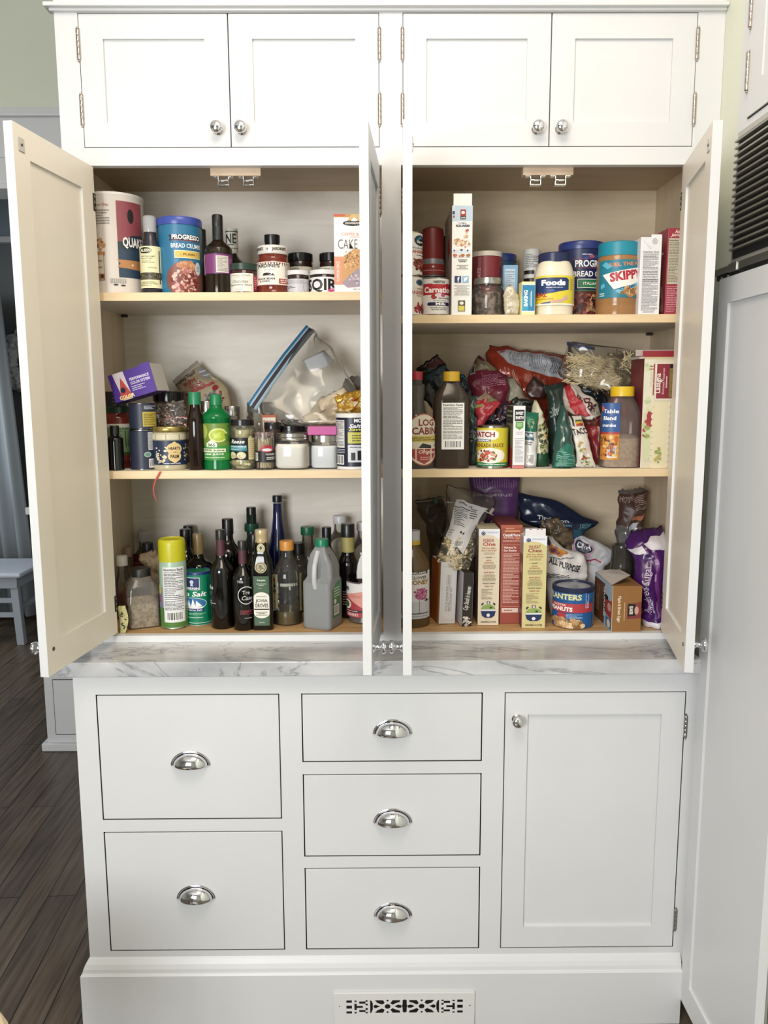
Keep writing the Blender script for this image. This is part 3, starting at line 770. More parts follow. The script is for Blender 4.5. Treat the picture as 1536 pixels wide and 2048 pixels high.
def bag(name, label, cat, rows, Y, thick, mat, shapes=(), seed=0, crumple=.006, cs=14, nu=26, per=7, group=None, back=None, prof=.55, seal=.12, hollow=False, ridge=.5, parent=None):
    """a soft pouch: rows of (left, right) outline points from its top to its foot, Y depth of each row"""
    n = len(rows); Ys = Y if isinstance(Y, (list, tuple)) else [Y] * n
    Lp = [at(r[0][0], r[0][1], y) for r, y in zip(rows, Ys)]; Rp = [at(r[1][0], r[1][1], y) for r, y in zip(rows, Ys)]
    nv = (n - 1) * per; rn = Vector((seed * 3.1, seed * 1.7, seed * .9))
    def cr(P, f):
        i = min(int(f), n - 2); u = f - i; a, b = P[i], P[i+1]; p = P[i-1] if i > 0 else a * 2 - b; q = P[i+2] if i + 2 < n else b * 2 - a
        return .5 * ((2*a) + (b - p) * u + (2*p - 5*a + 4*b - q) * u*u + (3*a - p - 3*b + q) * u**3) if n > 2 else a.lerp(b, u)
    def S(s, t, side, off=0):      # s 0..1 left-right, t 0..1 foot-top
        f = (1 - t) * (n - 1); p = cr(Lp, f).lerp(cr(Rp, f), s)
        e = max(0, math.sin(PI * min(1, max(0, s)))) ** prof
        g = min(1, max(0, (1 - t) / max(seal, .001))) ** .8 * min(1, .35 + t / .08)
        q = p * cs + rn; nz = noise.noise(q) + .5 * noise.noise(q * 2.3)
        rd = abs(noise.noise(q * 1.25 + Vector((5, 2, 8)))) * 2 + abs(noise.noise(q * 2.7 + Vector((1, 9, 4))))
        edge = min(1, 6 * s, 6 * (1 - s)) if side else 1
        d = thick * e * g + crumple * (nz - ridge * (rd - .6)) * (.25 + .75 * edge if side < 2 else 1)
        y = p.y - d - off if side == 0 else p.y + thick * e * g * .55 + crumple * nz * .4
        j = crumple * .6 * noise.noise(Vector((t * 9, seed, s)) )
        z = p.z + crumple * .5 * noise.noise(Vector((s * 7, seed + 4, t * 3)))
        for zs in (.9292, 1.3262):
            if zs - .035 < z < zs and y > YI - .004: z = zs + (zs - z) * .02
        return Vector((p.x + j, y, z))
    bm = bmesh.new(); slots = [mat if not isinstance(mat, str) else M(mat, .32)]
    Fv = [[bm.verts.new(S(i / nu, j / nv, 0)) for i in range(nu + 1)] for j in range(nv + 1)]
    Bv = [[(Fv[j][i] if i in (0, nu) or j in (0, nv) else bm.verts.new(S(i / nu, j / nv, 1))) for i in range(nu + 1)] for j in range(nv + 1)]
    for j in range(nv):
        for i in range(nu):
            bm.faces.new((Fv[j][i], Fv[j][i+1], Fv[j+1][i+1], Fv[j+1][i]))
            q = [Bv[j][i], Bv[j+1][i], Bv[j+1][i+1], Bv[j][i+1]]
            if len(set(q)) == 4:
                try: bm.faces.new(q)
                except ValueError: pass
    for f in bm.faces: f.smooth = True
    Wd = (Rp[n // 2] - Lp[n // 2]).length; H = sum((Lp[i] - Lp[i+1]).length for i in range(n - 1))
    if shapes: canvas(bm, slots, Wd, H, list(shapes), lambda x, y, o: S(x / Wd, y / H, 0, o), nu=nu, nv=nv, base=.0009, step=.00007)
    me_o = finish(name, bm, slots, parent, smooth=False)
    for p in me_o.data.polygons: p.use_smooth = True
    if parent is None: tag(me_o, label, cat, group)
    return me_o, S
# ================================================================== TOP LEFT SHELF
B3 = {'b': .03}; B5 = {'b': .045}; IT = {'sh': .3}
i = Item('oatmeal_canister', 'large white and red cardboard oatmeal canister at the left end of the top left shelf', 'canister', 172, 287, 386, 'TL', Y=.165)
i.body('body', [(0, 0), (.97, 0), (.99, .004), (.99, .96), (1.0, .965), (1.0, .995), (.97, 1), (0, 1)], M('DDD5CC', .4))
i.body('lid', [(0, .975), (1.012, .975), (1.012, 1.0), (.98, 1.004), (0, 1.004)], M('E4DED8', .35))
i.lab(.02, .965, 4, 150, [
    ('r', .615, .155, 1, .95, '8C4650'), ('r', .615, .155, 1, .53, '2F4358'), ('p', [(.615, .53), (.69, .53), (.80, .60), (1, .62), (1, .45), (.615, .45)], '2A3846'),
    ('e', .80, .80, .045, .075, '1E1E22'), ('t', 'QUAKER', .68, .46, 1.05, .58, 'F3EFEA', B3), ('p', [(.60, .34), (.64, .30), (.60, .26), (1, .235), (1, .34)], 'B98456'), ('e', .80, .29, .014, .011, 'E8D9C8'),
    ('t', 'to Your Day.', .27, .885, .53, .918, 'A5605A'), ('l', .26, .70, .53, .86, 6, '8E8580'),
    ('r', .27, .13, .43, .42, 'D2C2AF'), ('r', .27, .385, .45, .42, 'B98456'), ('r', .27, .46, .36, .55, '2B3442'), ('s', .40, .50, .045, .055, 26, .02, ['B98A62', 'D0A884', '8E6544']),
    ('r', .27, .135, .43, .19, 'A97048'), ('r', .38, .145, .42, .18, '24303F'), ('r', .43, .12, .434, .40, '20242C'), ('r', .27, .12, .434, .124, '20242C'),
    ('l', .29, .24, .41, .34, 3, '8A8178'), ('r', .50, .095, .70, .14, 'C9C3BC'), ('lv', .50, .095, .70, .14, 9, '8D8984'), ('e', .57, .075, .03, .008, '2A2A2A'), ('e', .66, .07, .03, .008, '2A2A2A')], rf=.993)
i = Item('glaze_bottle', 'dark squeeze bottle with clear pointed cap and cream label beside the oatmeal canister', 'bottle', 280, 323, 429, 'TL', Y=.16)
i.body('body', BP(.52, .50, .78, .80), M('2B2830', .25)); i.body('cap', [(0, .79), (.60, .79), (.64, .93), (.62, .985), (.5, 1), (0, 1)], clear('cap_white', 'D9D9DC', .5, 'D5D5D8'))
i.lab(.07, .60, 0, 165, [('e', .40, .90, .22, .075, '141414'), ('t', 'ALESSI', .22, .865, .60, .935, 'EDE8C8', B3), ('t', 'WHITE BALSAMIC', .24, .74, .72, .775, '4B4636'), ('t', 'REDUCTION', .26, .69, .62, .72, '4B4636'),
    ('l', .26, .60, .70, .66, 2, '77715A'), ('r', .06, .20, .94, .37, '4E4733'), ('sr', .06, .24, .94, .36, 40, .04, ['2B2A22', '6E6748', '1C1C18']), ('t', '8.5 FL OZ', .50, .47, .74, .50, '4B4636'), ('r', .84, .1, .88, .9, '3A3A34'), ('l', .1, .04, .8, .16, 3, '8A845F')], bg='DDD8AE', rf=1.01)
i = Item('breadcrumb_canister', 'teal blue bread crumb canister with royal blue lid and yellow plain tag', 'canister', 316, 405, 431, 'TL', Y=.158, kt=1)
i.body('body', [(0, 0), (.95, 0), (.95, .93), (0, .93)], M('2C6F94', .35)); i.body('lid', [(0, .90), (.99, .90), (1.0, .935), (1.0, .985), (.97, 1), (.93, .99), (.92, .975), (0, .975)], M('3B4C9C', .3))
prog = lambda bg, tagc, tx, y=0: [('p', [(.34, .755), (.40, .765), (.985, .765), (.985, .85), (.40, .845), (.34, .835), (.37, .80)], '1D2236'), ('r', .40, .758, .98, .765, 'B04A3C'), ('t', 'PROGRESSO', .40, .775, .97, .845, 'F4F4F2', {'b': .035}),
    ('t', 'BREAD CRUMBS', .38, .655, 1.0, .72, 'EDEFF2', {'b': .02}), ('r', .44, .51, .98, .62, 'E9E4D2'), ('r', .45, .518, .975, .612, tagc), ('t', tx, .55, .55, .88, .58, '2C2414' if tagc != '2E7B4E' else 'F2F2EE', {'b': .02})]
i.lab(.0, .905, 6, 140, prog('', 'D9B65E', '- PLAIN -') + [('e', .66, .20, .40, .27, '7D4A3E'), ('s', .70, .40, .18, .08, 30, .05, ['B97F5B', '9A5F45', 'C99A75']), ('s', .62, .16, .24, .20, 130, .035, ['A96A62', '8A4238', 'C9958C', 'D3B3A6', '6B2B28']), ('e', .90, .37, .07, .095, 'C8CDD2'), ('l', .86, .33, .94, .41, 4, '5C6874'), ('r', .86, 0, .96, .02, 'F2F2F2')], rf=.952)
i = Item('spice_bottle', 'small dark bottle wedged between the teal canister and the wine vinegar', 'bottle', 394, 414, 458, 'TL', Y=.27)
i.body('body', BP(.9, .5, .6, .62), M('2A1C18', .3)); i.cap(.98, .6, 1, '1B1B1B')
i = Item('wine_bottle', 'half empty dark bottle with black capsule and purple label on the top left shelf', 'bottle', 409, 464, 428, 'TL', Y=.16, kt=.35)
i.body('body', BP(.36, .56, .70, .80), clear('brown_glass', '9C8C78', .12, '5A4A38')); i.body('wine', [(0, .01), (.955, .01), (.955, .52), (0, .52)], M('14090C', .1)); i.body('capsule', [(0, .68), (.385, .68), (.385, .84), (.37, .85), (.385, .86), (.385, .985), (.34, 1), (0, 1)], M('1A1A1C', .4))
i.lab(.24, .50, -4, 176, [('r', 0, 0, .17, 1, 'C9CBBB'), ('lv', .02, .1, .15, .9, 5, '55604A'), ('r', .52, .07, .82, .88, 'CFC9C0'), ('l', .55, .12, .79, .84, 12, '6D665E'), ('l', .85, .2, .97, .8, 9, 'B78CB4'), ('r', 0, .96, 1, 1, '3A1B3C'), ('r', .17, 0, 1, .04, '3A1B3C')], bg='76366F', rf=1.01)
i = Item('vinegar_bottle', 'bottle with white paper wrapped cap carrying two letters behind the purple labelled bottle', 'bottle', 438, 492, 456, 'TL', Y=.30, kt=.4)
i.body('body', BP(.36, .48, .66, .76), M('1C1D18', .15)); i.body('capsule', [(0, .66), (.36, .66), (.45, .70), (.45, .985), (.42, 1), (0, 1)], M('D9D8CC', .6))
i.lab(.72, .96, 0, 170, [('t', 'NE', .2, .3, .8, .85, '23231F', {'b': .02}), ('e', .5, .22, .2, .03, '444'*2), ('r', 0, .95, 1, 1, '33332E'), ('r', 0, .0, 1, .04, '77756A')], rf=.455)
i = Item('sauce_jar', 'squat brown sauce jar with dark green lid and cream handwritten style label', 'jar', 461, 517, 525, 'TL', Y=.158, kt=1)
i.body('body', [(0, 0), (.92, 0), (.97, .03), (.97, .74), (.9, .80), (0, .80)], M('3A1A18', .12)); i.body('lid', CP(.99, .78, 1.0), M('22382E', .35))
i.lab(.05, .66, -10, 120, [('t', 'STONEWALL KITCHEN', .12, .85, .88, .91, '55504A'), ('l', .3, .76, .7, .80, 1, '8A847B'), ('t', 'Chocolate', .22, .48, .80, .64, '3A3632', {'sh': .4, 'b': 0}), ('t', 'Peppermint Sauce', .06, .28, .94, .44, '3A3632', {'sh': .4, 'b': 0}), ('l', .35, .1, .65, .15, 1, '77716A')], bg='E2DDD2', rf=.98)
i.lab(.08, .6, 66, 26, [('l', .1, .1, .9, .9, 6, 'D98B94')], bg='9B2F45', rf=.98)
i = Item('salsa_jar', 'tall red salsa jar with printed white lid, in the middle of the top left shelf', 'jar', 514, 580, 487, 'TL', Y=.158, kt=1)
i.body('body', BP(.86, .62, .76, .82, mid=[(.96, .03), (.93, .12), (.98, .16)]), M('6E2F22', .1)); i.body('lid', [(0, .81), (.90, .81), (.93, .83), (.93, .96), (.90, .985), (0, .985)], M('D3D1CC', .3))
i.lab(.85, .95, 0, 170, [('t', 'JARDINE\'S', .04, .1, .32, .9, '3A2E28', B3), ('e', .42, .5, .012, .2, '3A2E28'), ('t', 'JARDINE\'S', .52, .1, .85, .9, '3A2E28', B3)], rf=.935)
i.lab(.17, .64, 2, 172, [('t', 'JARDINE\'S', .14, .70, .66, .90, '1E1B1A', {'b': .03}), ('e', .40, .47, .09, .05, '1E1B1A'), ('p', [(.30, .42), (.34, .50), (.36, .42)], '1E1B1A'), ('p', [(.48, .42), (.52, .50), (.54, .42)], '1E1B1A'), ('r', .3, .40, .56, .42, '1E1B1A'), ('l', .34, .64, .58, .67, 1, '66605A'),
    ('t', 'BLACK BEAN', .16, .22, .56, .31, '1E1B1A', B3), ('t', '& CORN', .22, .12, .46, .19, '1E1B1A', B3), ('r', .64, .05, 1, .27, 'A0392E'), ('t', 'MILD HEAT', .67, .17, .86, .23, 'EFE9DE', B3), ('l', .67, .08, .95, .15, 1, 'EFE9DE'), ('l', .78, .35, .98, .93, 12, '8A847E')], bg='E6E2D6', rf=.985)
i = Item('pepper_bottle', 'little bottle whose black cap shows above the red salsa jar', 'bottle', 530, 561, 467, 'TL', Y=.30, kt=.9)
i.body('body', BP(.8, .7, .8, .82), M('6B4A34', .2)); i.body('cap', [(0, .80), (.85, .80), (1, .90), (1, .99), (0, 1)], M('17171A', .3))
for (a, b, lb) in ((576, 627, 'dark jam jar with glossy black lid behind the white lidded jar'), (639, 686, 'dark jam jar with black lid half hidden by the cake mix box')):
    i = Item('jam_jar', lb, 'jar', a, b, 504, 'TL', Y=.285, kt=1, group='dark jam jars on the top left shelf')
    i.body('body', [(0, 0), (.93, 0), (.97, .02), (.97, .78), (.9, .84), (0, .84)], M('23110E', .1)); i.body('lid', CP(.99, .83, 1), M('141416', .18)); i.lab(.42, .70, 0, 150, [('l', .1, .5, .9, .9, 2, '77706A')], bg='C9C6B4', rf=.98)
i = Item('cream_jar', 'short jar with white lid and pale grey label right of the salsa', 'jar', 575, 619, 539, 'TL', Y=.165, kt=1)
i.body('body', [(0, 0), (.95, 0), (.97, .03), (.97, .76), (.9, .82), (0, .82)], M('2A1E18', .12)); i.body('lid', CP(1, .80, 1), M('D8D6D6', .4)); i.lab(.03, .62, 0, 160, [('l', .12, .62, .75, .92, 4, '8B8A8C'), ('l', .12, .3, .45, .5, 2, '4A4A4C'), ('o', .82, .40, .12, .36, .08, '77767A')], bg='BEBDC2', rf=.985)
i = Item('condiment_jar', 'short white lidded jar with big bold black lettering beside the cake mix', 'jar', 620, 678, 538, 'TL', Y=.16, kt=1)
i.body('body', [(0, 0), (.95, 0), (.97, .03), (.97, .76), (.9, .82), (0, .82)], M('241816', .12)); i.body('lid', CP(1, .80, 1), M('D8D6D6', .4))
i.lab(.0, .68, -2, 172, [('t', 'SQIRL', .03, .03, 1.02, .90, '111111', {'b': .03}), ('p', [(.60, .18), (.92, .52), (.96, .34), (.66, .02)], 'C64A86'), ('l', .68, .2, .88, .35, 2, 'F0C9DC'), ('r', 0, 0, .03, 1, '4E9C52')], bg='DCDADC', rf=.985)
carton('cake_mix_box', 'white and orange cake mix box at the right end of the top left shelf', 'box', 668, 758, 428, 'TL', Y=.152, depth=.05, rot=.02, col='E9E6E4', front=[
    ('r', 0, .96, 1, 1, 'B58A4E'), ('r', 0, .97, .25, 1, 'B9583A'), ('p', [(.3, .92), (.4, 1.0), (.9, 1.0), (1, .92), (.6, .90)], 'C8A870'), ('e', .42, .885, .22, .035, '1C1815'), ('t', 'DOWNEAST', .26, .872, .58, .898, 'EDE6DC', {'b': .02}), ('p', [(.38, .92), (.45, .96), (.53, .925), (.5, .91), (.4, .91)], 'EEEAE2'),
    ('t', 'COFFEE & CAKE', .16, .73, .80, .765, 'D8A28A'), ('l', .36, .70, .7, .72, 1, 'D8B29A'), ('t', 'CAKE MIX', .09, .56, .88, .68, '2A2520', {'b': -.012}),
    ('p', [(.1, .46), (.2, .46), (.44, .56), (.6, .55), (1, .55), (1, .10), (.18, .10)], 'C8975F'), ('sr', .2, .3, 1, .54, 150, .02, ['A0703F', 'E2BD8C', 'B98650', '7D5430']), ('p', [(.16, .12), (.5, .30), (1, .38), (1, .10), (.3, .06)], '9E8C96'), ('sr', .3, .10, 1, .26, 60, .03, ['B5A6B0', '887984', 'C8BCC4']),
    ('r', 0, .10, .17, .46, 'DB9070'), ('t', 'PUMPKIN SPICE', -.13, .25, .30, .29, 'F3DCC9', {'rot': PI / 2, 'b': .02}), ('t', 'NET WT', .42, .03, .6, .05, '999999')])

# ================================================================== TOP RIGHT SHELF
can = lambda n, lb, x0, x1, yt, Y, z0=None, **k: Item(n, lb, 'can', x0, x1, yt, 'TR', Y=Y, z0=z0, kt=1, **k)
i = can('food_can', 'lower cranberry sauce can at the left end of the top right shelf', 795, 845, 551, .158); i.body('can', CAN, M('B7B3AC', .25, 1)); zc = i.z + i.h
i.lab(.03, .97, 12, 170, [('o', .72, .86, .14, .09, .1, '3A6A80'), ('e', .72, .86, .12, .075, '1F3A4E'), ('r', .5, .08, .985, .74, 'DAD2C4'), ('l', .62, .66, .9, .72, 1, '5A4A46'), ('t', 'CRANBERRY', .28, .54, .97, .64, 'A2504A', B3), ('l', .6, .48, .92, .52, 1, '5A3A36'), ('sr', .5, .02, .99, .34, 50, .04, ['8E1F2A', '6A121C', 'B0303A'])], bg='E2DED6', rf=.985)
i = can('food_can', 'cranberry sauce can stacked on top of another at the left', 793, 845, 462, .160, z0=zc + .0005); i.body('can', CAN, M('C8BFA0', .25, 1))
i.lab(.03, .97, 12, 170, [('e', .74, .82, .20, .13, '1C2B3A'), ('p', [(.60, .82), (.74, .93), (.86, .85), (.74, .86)], '3E8AA8'), ('t', 'Spray', .62, .745, .96, .82, 'F3F0EA', B3), ('t', 'Whole Berry', .44, .60, .96, .66, '2E2626'), ('t', 'CRANBERRY', .34, .51, .99, .585, 'B0453E', B3), ('l', .6, .44, .95, .48, 1, '5A4A46'), ('sr', .5, .06, 1, .40, 90, .04, ['6E2B22', '8E3A2C', 'A8604A', '4E1A16'])], bg='E4E0D8', rf=.985)
i = can('cooking_spray_can', 'cooking spray can with dark red cap behind the milk can', 842, 889, 452, .268)
i.body('can', [(0, 0), (.96, 0), (1, .01), (1, .60), (.97, .635), (.95, .66), (0, .66)], M('8F9098', .35, .3)); i.body('cap', [(0, .655), (.93, .655), (.93, .93), (.86, .985), (.7, 1), (0, 1)], M('7E2C2C', .4))
i.lab(.02, .62, 2, 172, [('r', 0, .78, 1, .97, '8E3432'), ('l', .08, .84, .9, .87, 1, 'D6B0AC'), ('e', .48, .92, .03, .018, 'F4F0EE'), ('r', .22, .655, .80, .755, '16161A'), ('t', 'KIRKLAND', .25, .675, .78, .735, 'F0EEEA', B3), ('t', 'CANOLA OIL', .17, .54, .83, .59, '2E2E34', B3), ('t', 'COOKING', .06, .42, .94, .51, '7A3530', B3), ('t', 'SPRAY', .2, .31, .82, .40, '7A3530', B3)], rf=1.01)
i = can('milk_can', 'white and red evaporated milk can on the top right shelf', 843, 899, 554, .155); i.body('can', CAN, M('C0BDB6', .22, 1))
i.lab(.04, .965, 0, 172, [('r', .12, .54, 1, .86, 'B52A36'), ('r', .40, .84, .74, .965, 'D9D9D8'), ('t', 'NESTLE', .43, .865, .71, .94, '2E2E30', B5), ('t', 'Carnation', .18, .60, .94, .77, 'FFFFFF', B3), ('e', .44, .49, .07, .075, 'A8343C'), ('e', .56, .53, .10, .055, 'E9D9DC'), ('e', .66, .53, .055, .05, 'B0588C'), ('l', .54, .42, .88, .47, 1, '444444'), ('t', 'Evaporated', .42, .365, .74, .395, '55555A'),
    ('r', .32, .235, .82, .33, '1F2450'), ('e', .32, .2825, .045, .0475, '1F2450'), ('e', .82, .2825, .045, .0475, '1F2450'), ('t', 'Milk', .48, .25, .74, .32, 'FFFFFF', B3), ('l', .35, .10, .80, .20, 2, '7D7D82', 1), ('l', .05, .05, .16, .16, 3, '4A4A4E')], bg='EAE8E6', rf=.985)
i = Item('seasoning_jar', 'small dark jar glimpsed between the cooking spray and the tall white cereal box', 'jar', 884, 900, 472, 'TR', Y=.36); i.body('jar', BP(.9, .8, .86, .88), M('4A3E38', .3)); i.cap(1, .87, 1, '2A2A28')
def _oat(bm, slots, w, d, h):
    bx(bm, .003, .001, h - .002, w - .002, .0025, h + .026, 0, 0)
carton('cereal_box', 'tallest white cereal box with oat square pictures on the top right shelf', 'box', 904, 945, 411, 'TR', Y=.150, depth=.19, rot=0, col='EDEBE8', extra=_oat, front=[
    ('r', 0, .86, 1, 1, 'B9CBDC'), ('r', 0, .90, .12, 1, 'CBD8E4'), ('r', .40, .905, .67, .965, 'A22E2E'), ('r', .40, .875, .67, .905, '18181A'), ('e', .53, .937, .09, .014, 'EFE6DC'), ('t', 'QUAKER', .43, .882, .64, .897, 'EDEDED', B3), ('r', .02, .92, .12, .95, '1C2A4A'), ('r', .04, .89, .12, .91, 'A22E2E'),
    ('t', 'OATMEAL', .30, .832, .72, .85, '8E9AA8'), ('t', 'SQUARES', .18, .805, .86, .828, '1C2A4A', {'b': .05}),
    ('s', .75, .765, .08, .015, 6, .06, ['B84A4E', 'D9B48C']), ('s', .66, .72, .08, .015, 6, .06, ['D9C9A4', 'C0A070']), ('s', .3, .67, .22, .03, 18, .06, ['D9BC94', 'B98A5E', 'E8DCC4']), ('s', .66, .66, .24, .035, 22, .06, ['E2D0B0', 'B98A5E', 'C77A5A', 'EADFCB']),
    ('r', .05, .53, .28, .60, 'D3DBE6'), ('r', .34, .53, .64, .61, 'D3DBE6'), ('r', .68, .53, .92, .60, 'D3DBE6'), ('sr', .05, .53, .28, .565, 10, .05, ['B4563A', 'C98A4A']), ('sr', .34, .53, .64, .565, 12, .05, ['B4463A', 'A8742A']), ('sr', .68, .53, .92, .565, 10, .05, ['C98A4A', 'A8703A']), ('r', .08, .585, .14, .60, '22304E'), ('r', .42, .59, .52, .606, '22304E'), ('r', .73, .585, .8, .60, '22304E'),
    ('l', .2, .485, .86, .515, 2, '4A4A4A', 1), ('l', .24, .42, .82, .465, 3, '9A8F84', 1), ('r', .14, .30, .46, .36, '26306A'), ('t', 'f', .28, .305, .38, .352, 'FFFFFF', B5), ('r', .52, .30, .84, .36, '8CB8D6'), ('p', [(.58, .31), (.66, .312), (.76, .33), (.78, .35), (.72, .35), (.66, .34), (.60, .35), (.62, .325)], 'FFFFFF'),
    ('l', .12, .18, .90, .28, 7, 'A8A4A0', 1), ('r', .32, .035, .67, .135, '5A5240'), ('r', .345, .04, .645, .085, 'D2C65A'), ('e', .5, .11, .1, .015, 'E8E4D8')],
    left=[('r', 0, 0, 1, 1, '9D948F'), ('p', [(.4, .74), (.7, .8), (.8, .6), (.5, .55)], '8E3A3C'), ('sr', .05, .05, .9, .45, 60, .05, ['B3AAA4', '8A817C', 'A39A95']), ('r', .1, 0, .8, .15, '6A3A42')])
i = Item('oats_canister', 'small red round oats canister with pale rim behind the mason jar of nuts', 'canister', 941, 1003, 501, 'TR', Y=.262, kt=1)
i.body('body', CP(.975, 0, .99), M('7A2B30', .4)); i.body('lid', [(0, .93), (1, .93), (1, 1), (.95, 1), (.93, .985), (0, .985)], M('C9C0B4', .4))
i.lab(.1, .92, 0, 170, [('r', .27, 0, .345, 1, '8A5A66'), ('t', 'QUAKER OATS', -.1, .42, .71, .50, 'C9A2AC', {'rot': PI/2, 'b': .02})], rf=.98)
i = Item('mason_jar', 'small glass mason jar of nuts with silver lid on the top right shelf', 'jar', 943, 1008, 553, 'TR', Y=.16, kt=1)
i.body('jar', MASON, CLEAR); i.body('contents', [(0, .015), (.9, .015), (.95, .08), (.95, .45), (.9, .62), (0, .60)], noisy('nuts', '3E2C24', '9A8474', nscale=90, rough=.6, lo=.4, hi=.6)); i.body('lid', [(0, .83), (.86, .83), (.87, .84), (.87, .93), (.85, .935), (.85, .99), (.82, 1), (0, 1)], LID)
i = Item('breadcrumb_canister', 'blue canister with royal blue lid mostly hidden at the back of the top right shelf', 'canister', 968, 1032, 506, 'TR', Y=.375, kt=1)
i.body('body', CP(.95, 0, .93), M('27507A', .35)); i.body('lid', [(0, .9), (1, .9), (1, .985), (.97, 1), (0, .99)], M('2B3C82', .3))
carton('pudding_box', 'light blue edged small box standing behind the clear bag of pale grains', 'box', 1006, 1035, 530, 'TR', Y=.262, depth=.07, col='7FA6C4', front=[('r', .12, .02, .80, .93, 'B9CBDA'), ('t', 'Nutrition Facts', .16, .86, .76, .90, '5A6A7C'), ('l', .16, .1, .76, .84, 20, '7C93AA')])
bag('grain_bag', 'tiny clear bag of pale grains between the mason jar and the blue box', 'bag', [((1014, 572), (1022, 570)), ((1007, 588), (1036, 588)), ((1007, 608), (1039, 606)), ((1009, 630), (1037, 630))], .170, .010, noisy('grain_film', 'A99C80', 'D8D2C0', nscale=60, rough=.15, bump=.5), seed=3, crumple=.004, cs=60, nu=14)
carton('baking_soda_box', 'small upright blue and yellow box in front of the mayonnaise jar', 'box', 1043, 1070, 563, 'TR', Y=.150, depth=.035, rot=.05, col='EFE6A8', front=[('r', .03, .10, .97, .90, '2F7FA8'), ('r', .03, .10, .5, .55, '3F9FC0'), ('t', 'BAKING', -.28, .44, .88, .56, 'F2F4F6', {'rot': PI/2, 'b': .04}), ('r', .68, .25, .73, .72, 'E4ECF0'), ('lv', .58, .3, .66, .68, 1, 'C9DCE8'), ('r', .03, .08, .97, .12, 'F4F2E6'), ('r', .03, .90, .97, .93, 'F4F2E6')])
i = Item('pepper_grinder', 'brown spice bottle with white printed cap behind the mayonnaise', 'bottle', 1046, 1079, 497, 'TR', Y=.33, kt=1)
i.body('body', CP(.92, 0, .62), M('241813', .3)); i.body('cap', CP(1, .60, 1), M('C9C9C6', .4)); i.lab(.63, .95, 0, 170, [('l', .15, .35, .8, .95, 8, '77777A'), ('r', .1, .08, .55, .24, '1C1C1C')], rf=1.005)
i = Item('mayonnaise_jar', 'wide mayonnaise jar with navy lid and yellow label on the top right shelf', 'jar', 1068, 1146, 503, 'TR', Y=.155, kt=.8, sq=2.5)
i.body('body', [(0, 0), (.92, 0), (.97, .015), (.98, .15), (1, .17), (1, .60), (.96, .70), (.84, .82), (.76, .86), (0, .86)], M('E2D9C2', .22)); i.body('lid', CP(.80, .845, 1), M('232B4E', .3), sq=2)
i.lab(.16, .62, 12, 168, [('p', [(0, .30), (.36, .42), (.62, .52), (.62, .86), (.58, .93), (0, .93)], '1E3668'), ('t', 'Foods', .16, .66, .56, .86, 'FFFFFF', {'b': .05}), ('l', .24, .57, .52, .62, 1, 'D5DCEA'), ('p', [(.28, .46), (.40, .46), (.34, .54)], '3E6AA8'), ('t', 'REAL', .02, .27, .26, .42, 'B4432E', B5), ('t', 'mayonnaise', .04, .17, .36, .24, 'B4432E'), ('p', [(.14, .08), (.5, .20), (.58, .34), (.62, .22), (.48, .06)], 'C9A49A'), ('p', [(.14, .06), (.32, .12), (.3, .04)], '2A3A6A')] + NF(.74, .08, .93, .9, n=8, bar=False) + [('l', .64, .5, .71, .9, 5, 'A89A3A'), ('r', 0, 0, 1, .05, 'F2EEDC')], bg='D8C83E', rf=1.005)
i = Item('breadcrumb_canister', 'navy bread crumb canister with green Italian style tag beside the peanut butter', 'canister', 1116, 1205, 480, 'TR', Y=.262, kt=1)
i.body('body', CP(.94, 0, .93), M('232C55', .35)); i.body('lid', [(0, .90), (.99, .90), (1.0, .935), (1.0, .985), (.97, 1), (.93, .99), (0, .98)], M('2E3C78', .3))
i.lab(.0, .905, 2, 150, [('l', .42, .90, .8, .925, 1, 'D9DCE6'), ('p', [(.44, .85), (.52, .91), (.76, .90), (.86, .85)], '3A4A8A'), ('e', .60, .885, .05, .02, 'C05A4A'), ('r', .25, .845, .6, .85, 'B84A44'), ('t', 'PROGRESSO', .30, .735, 1.02, .835, 'F2F2F2', {'b': .03}), ('r', .27, .72, .9, .725, 'B84A44'), ('t', 'BREAD CRUMBS', .27, .60, 1.12, .68, 'F0F1F4', B3), ('r', .35, .44, 1, .57, 'E6E8E2'), ('r', .36, .45, 1, .56, '2E7B4E'), ('t', 'ITALIAN STYLE', .45, .485, .96, .525, 'F2F2EE', {'b': .02}),
    ('r', 0, 0, 1, .41, '5A3028'), ('r', 0, .40, 1, .415, '2E7B4E'), ('sr', 0, 0, 1, .39, 170, .045, ['7A3A34', '4A2422', '9E5A50', 'B98A70', '6A2A2C', '3A2020']), ('sr', .45, .1, .9, .36, 60, .03, ['C9A67E', 'A8845A', '8A6A4A']), ('p', [(.5, 0), (.58, 0), (.78, .14), (.76, .18)], 'C0A274')], rf=.943)
i = Item('peanut_butter_jar', 'large peanut butter jar with teal lid and slanted red lettering', 'jar', 1193, 1278, 480, 'TR', Y=.155, kt=1)
i.body('body', [(0, 0), (.93, 0), (.98, .012), (.98, .12), (.96, .14), (.98, .16), (.98, .70), (.955, .78), (.9, .82), (0, .82)], M('9A7148', .18)); i.body('lid', CP(.93, .815, 1), M('21889E', .4))
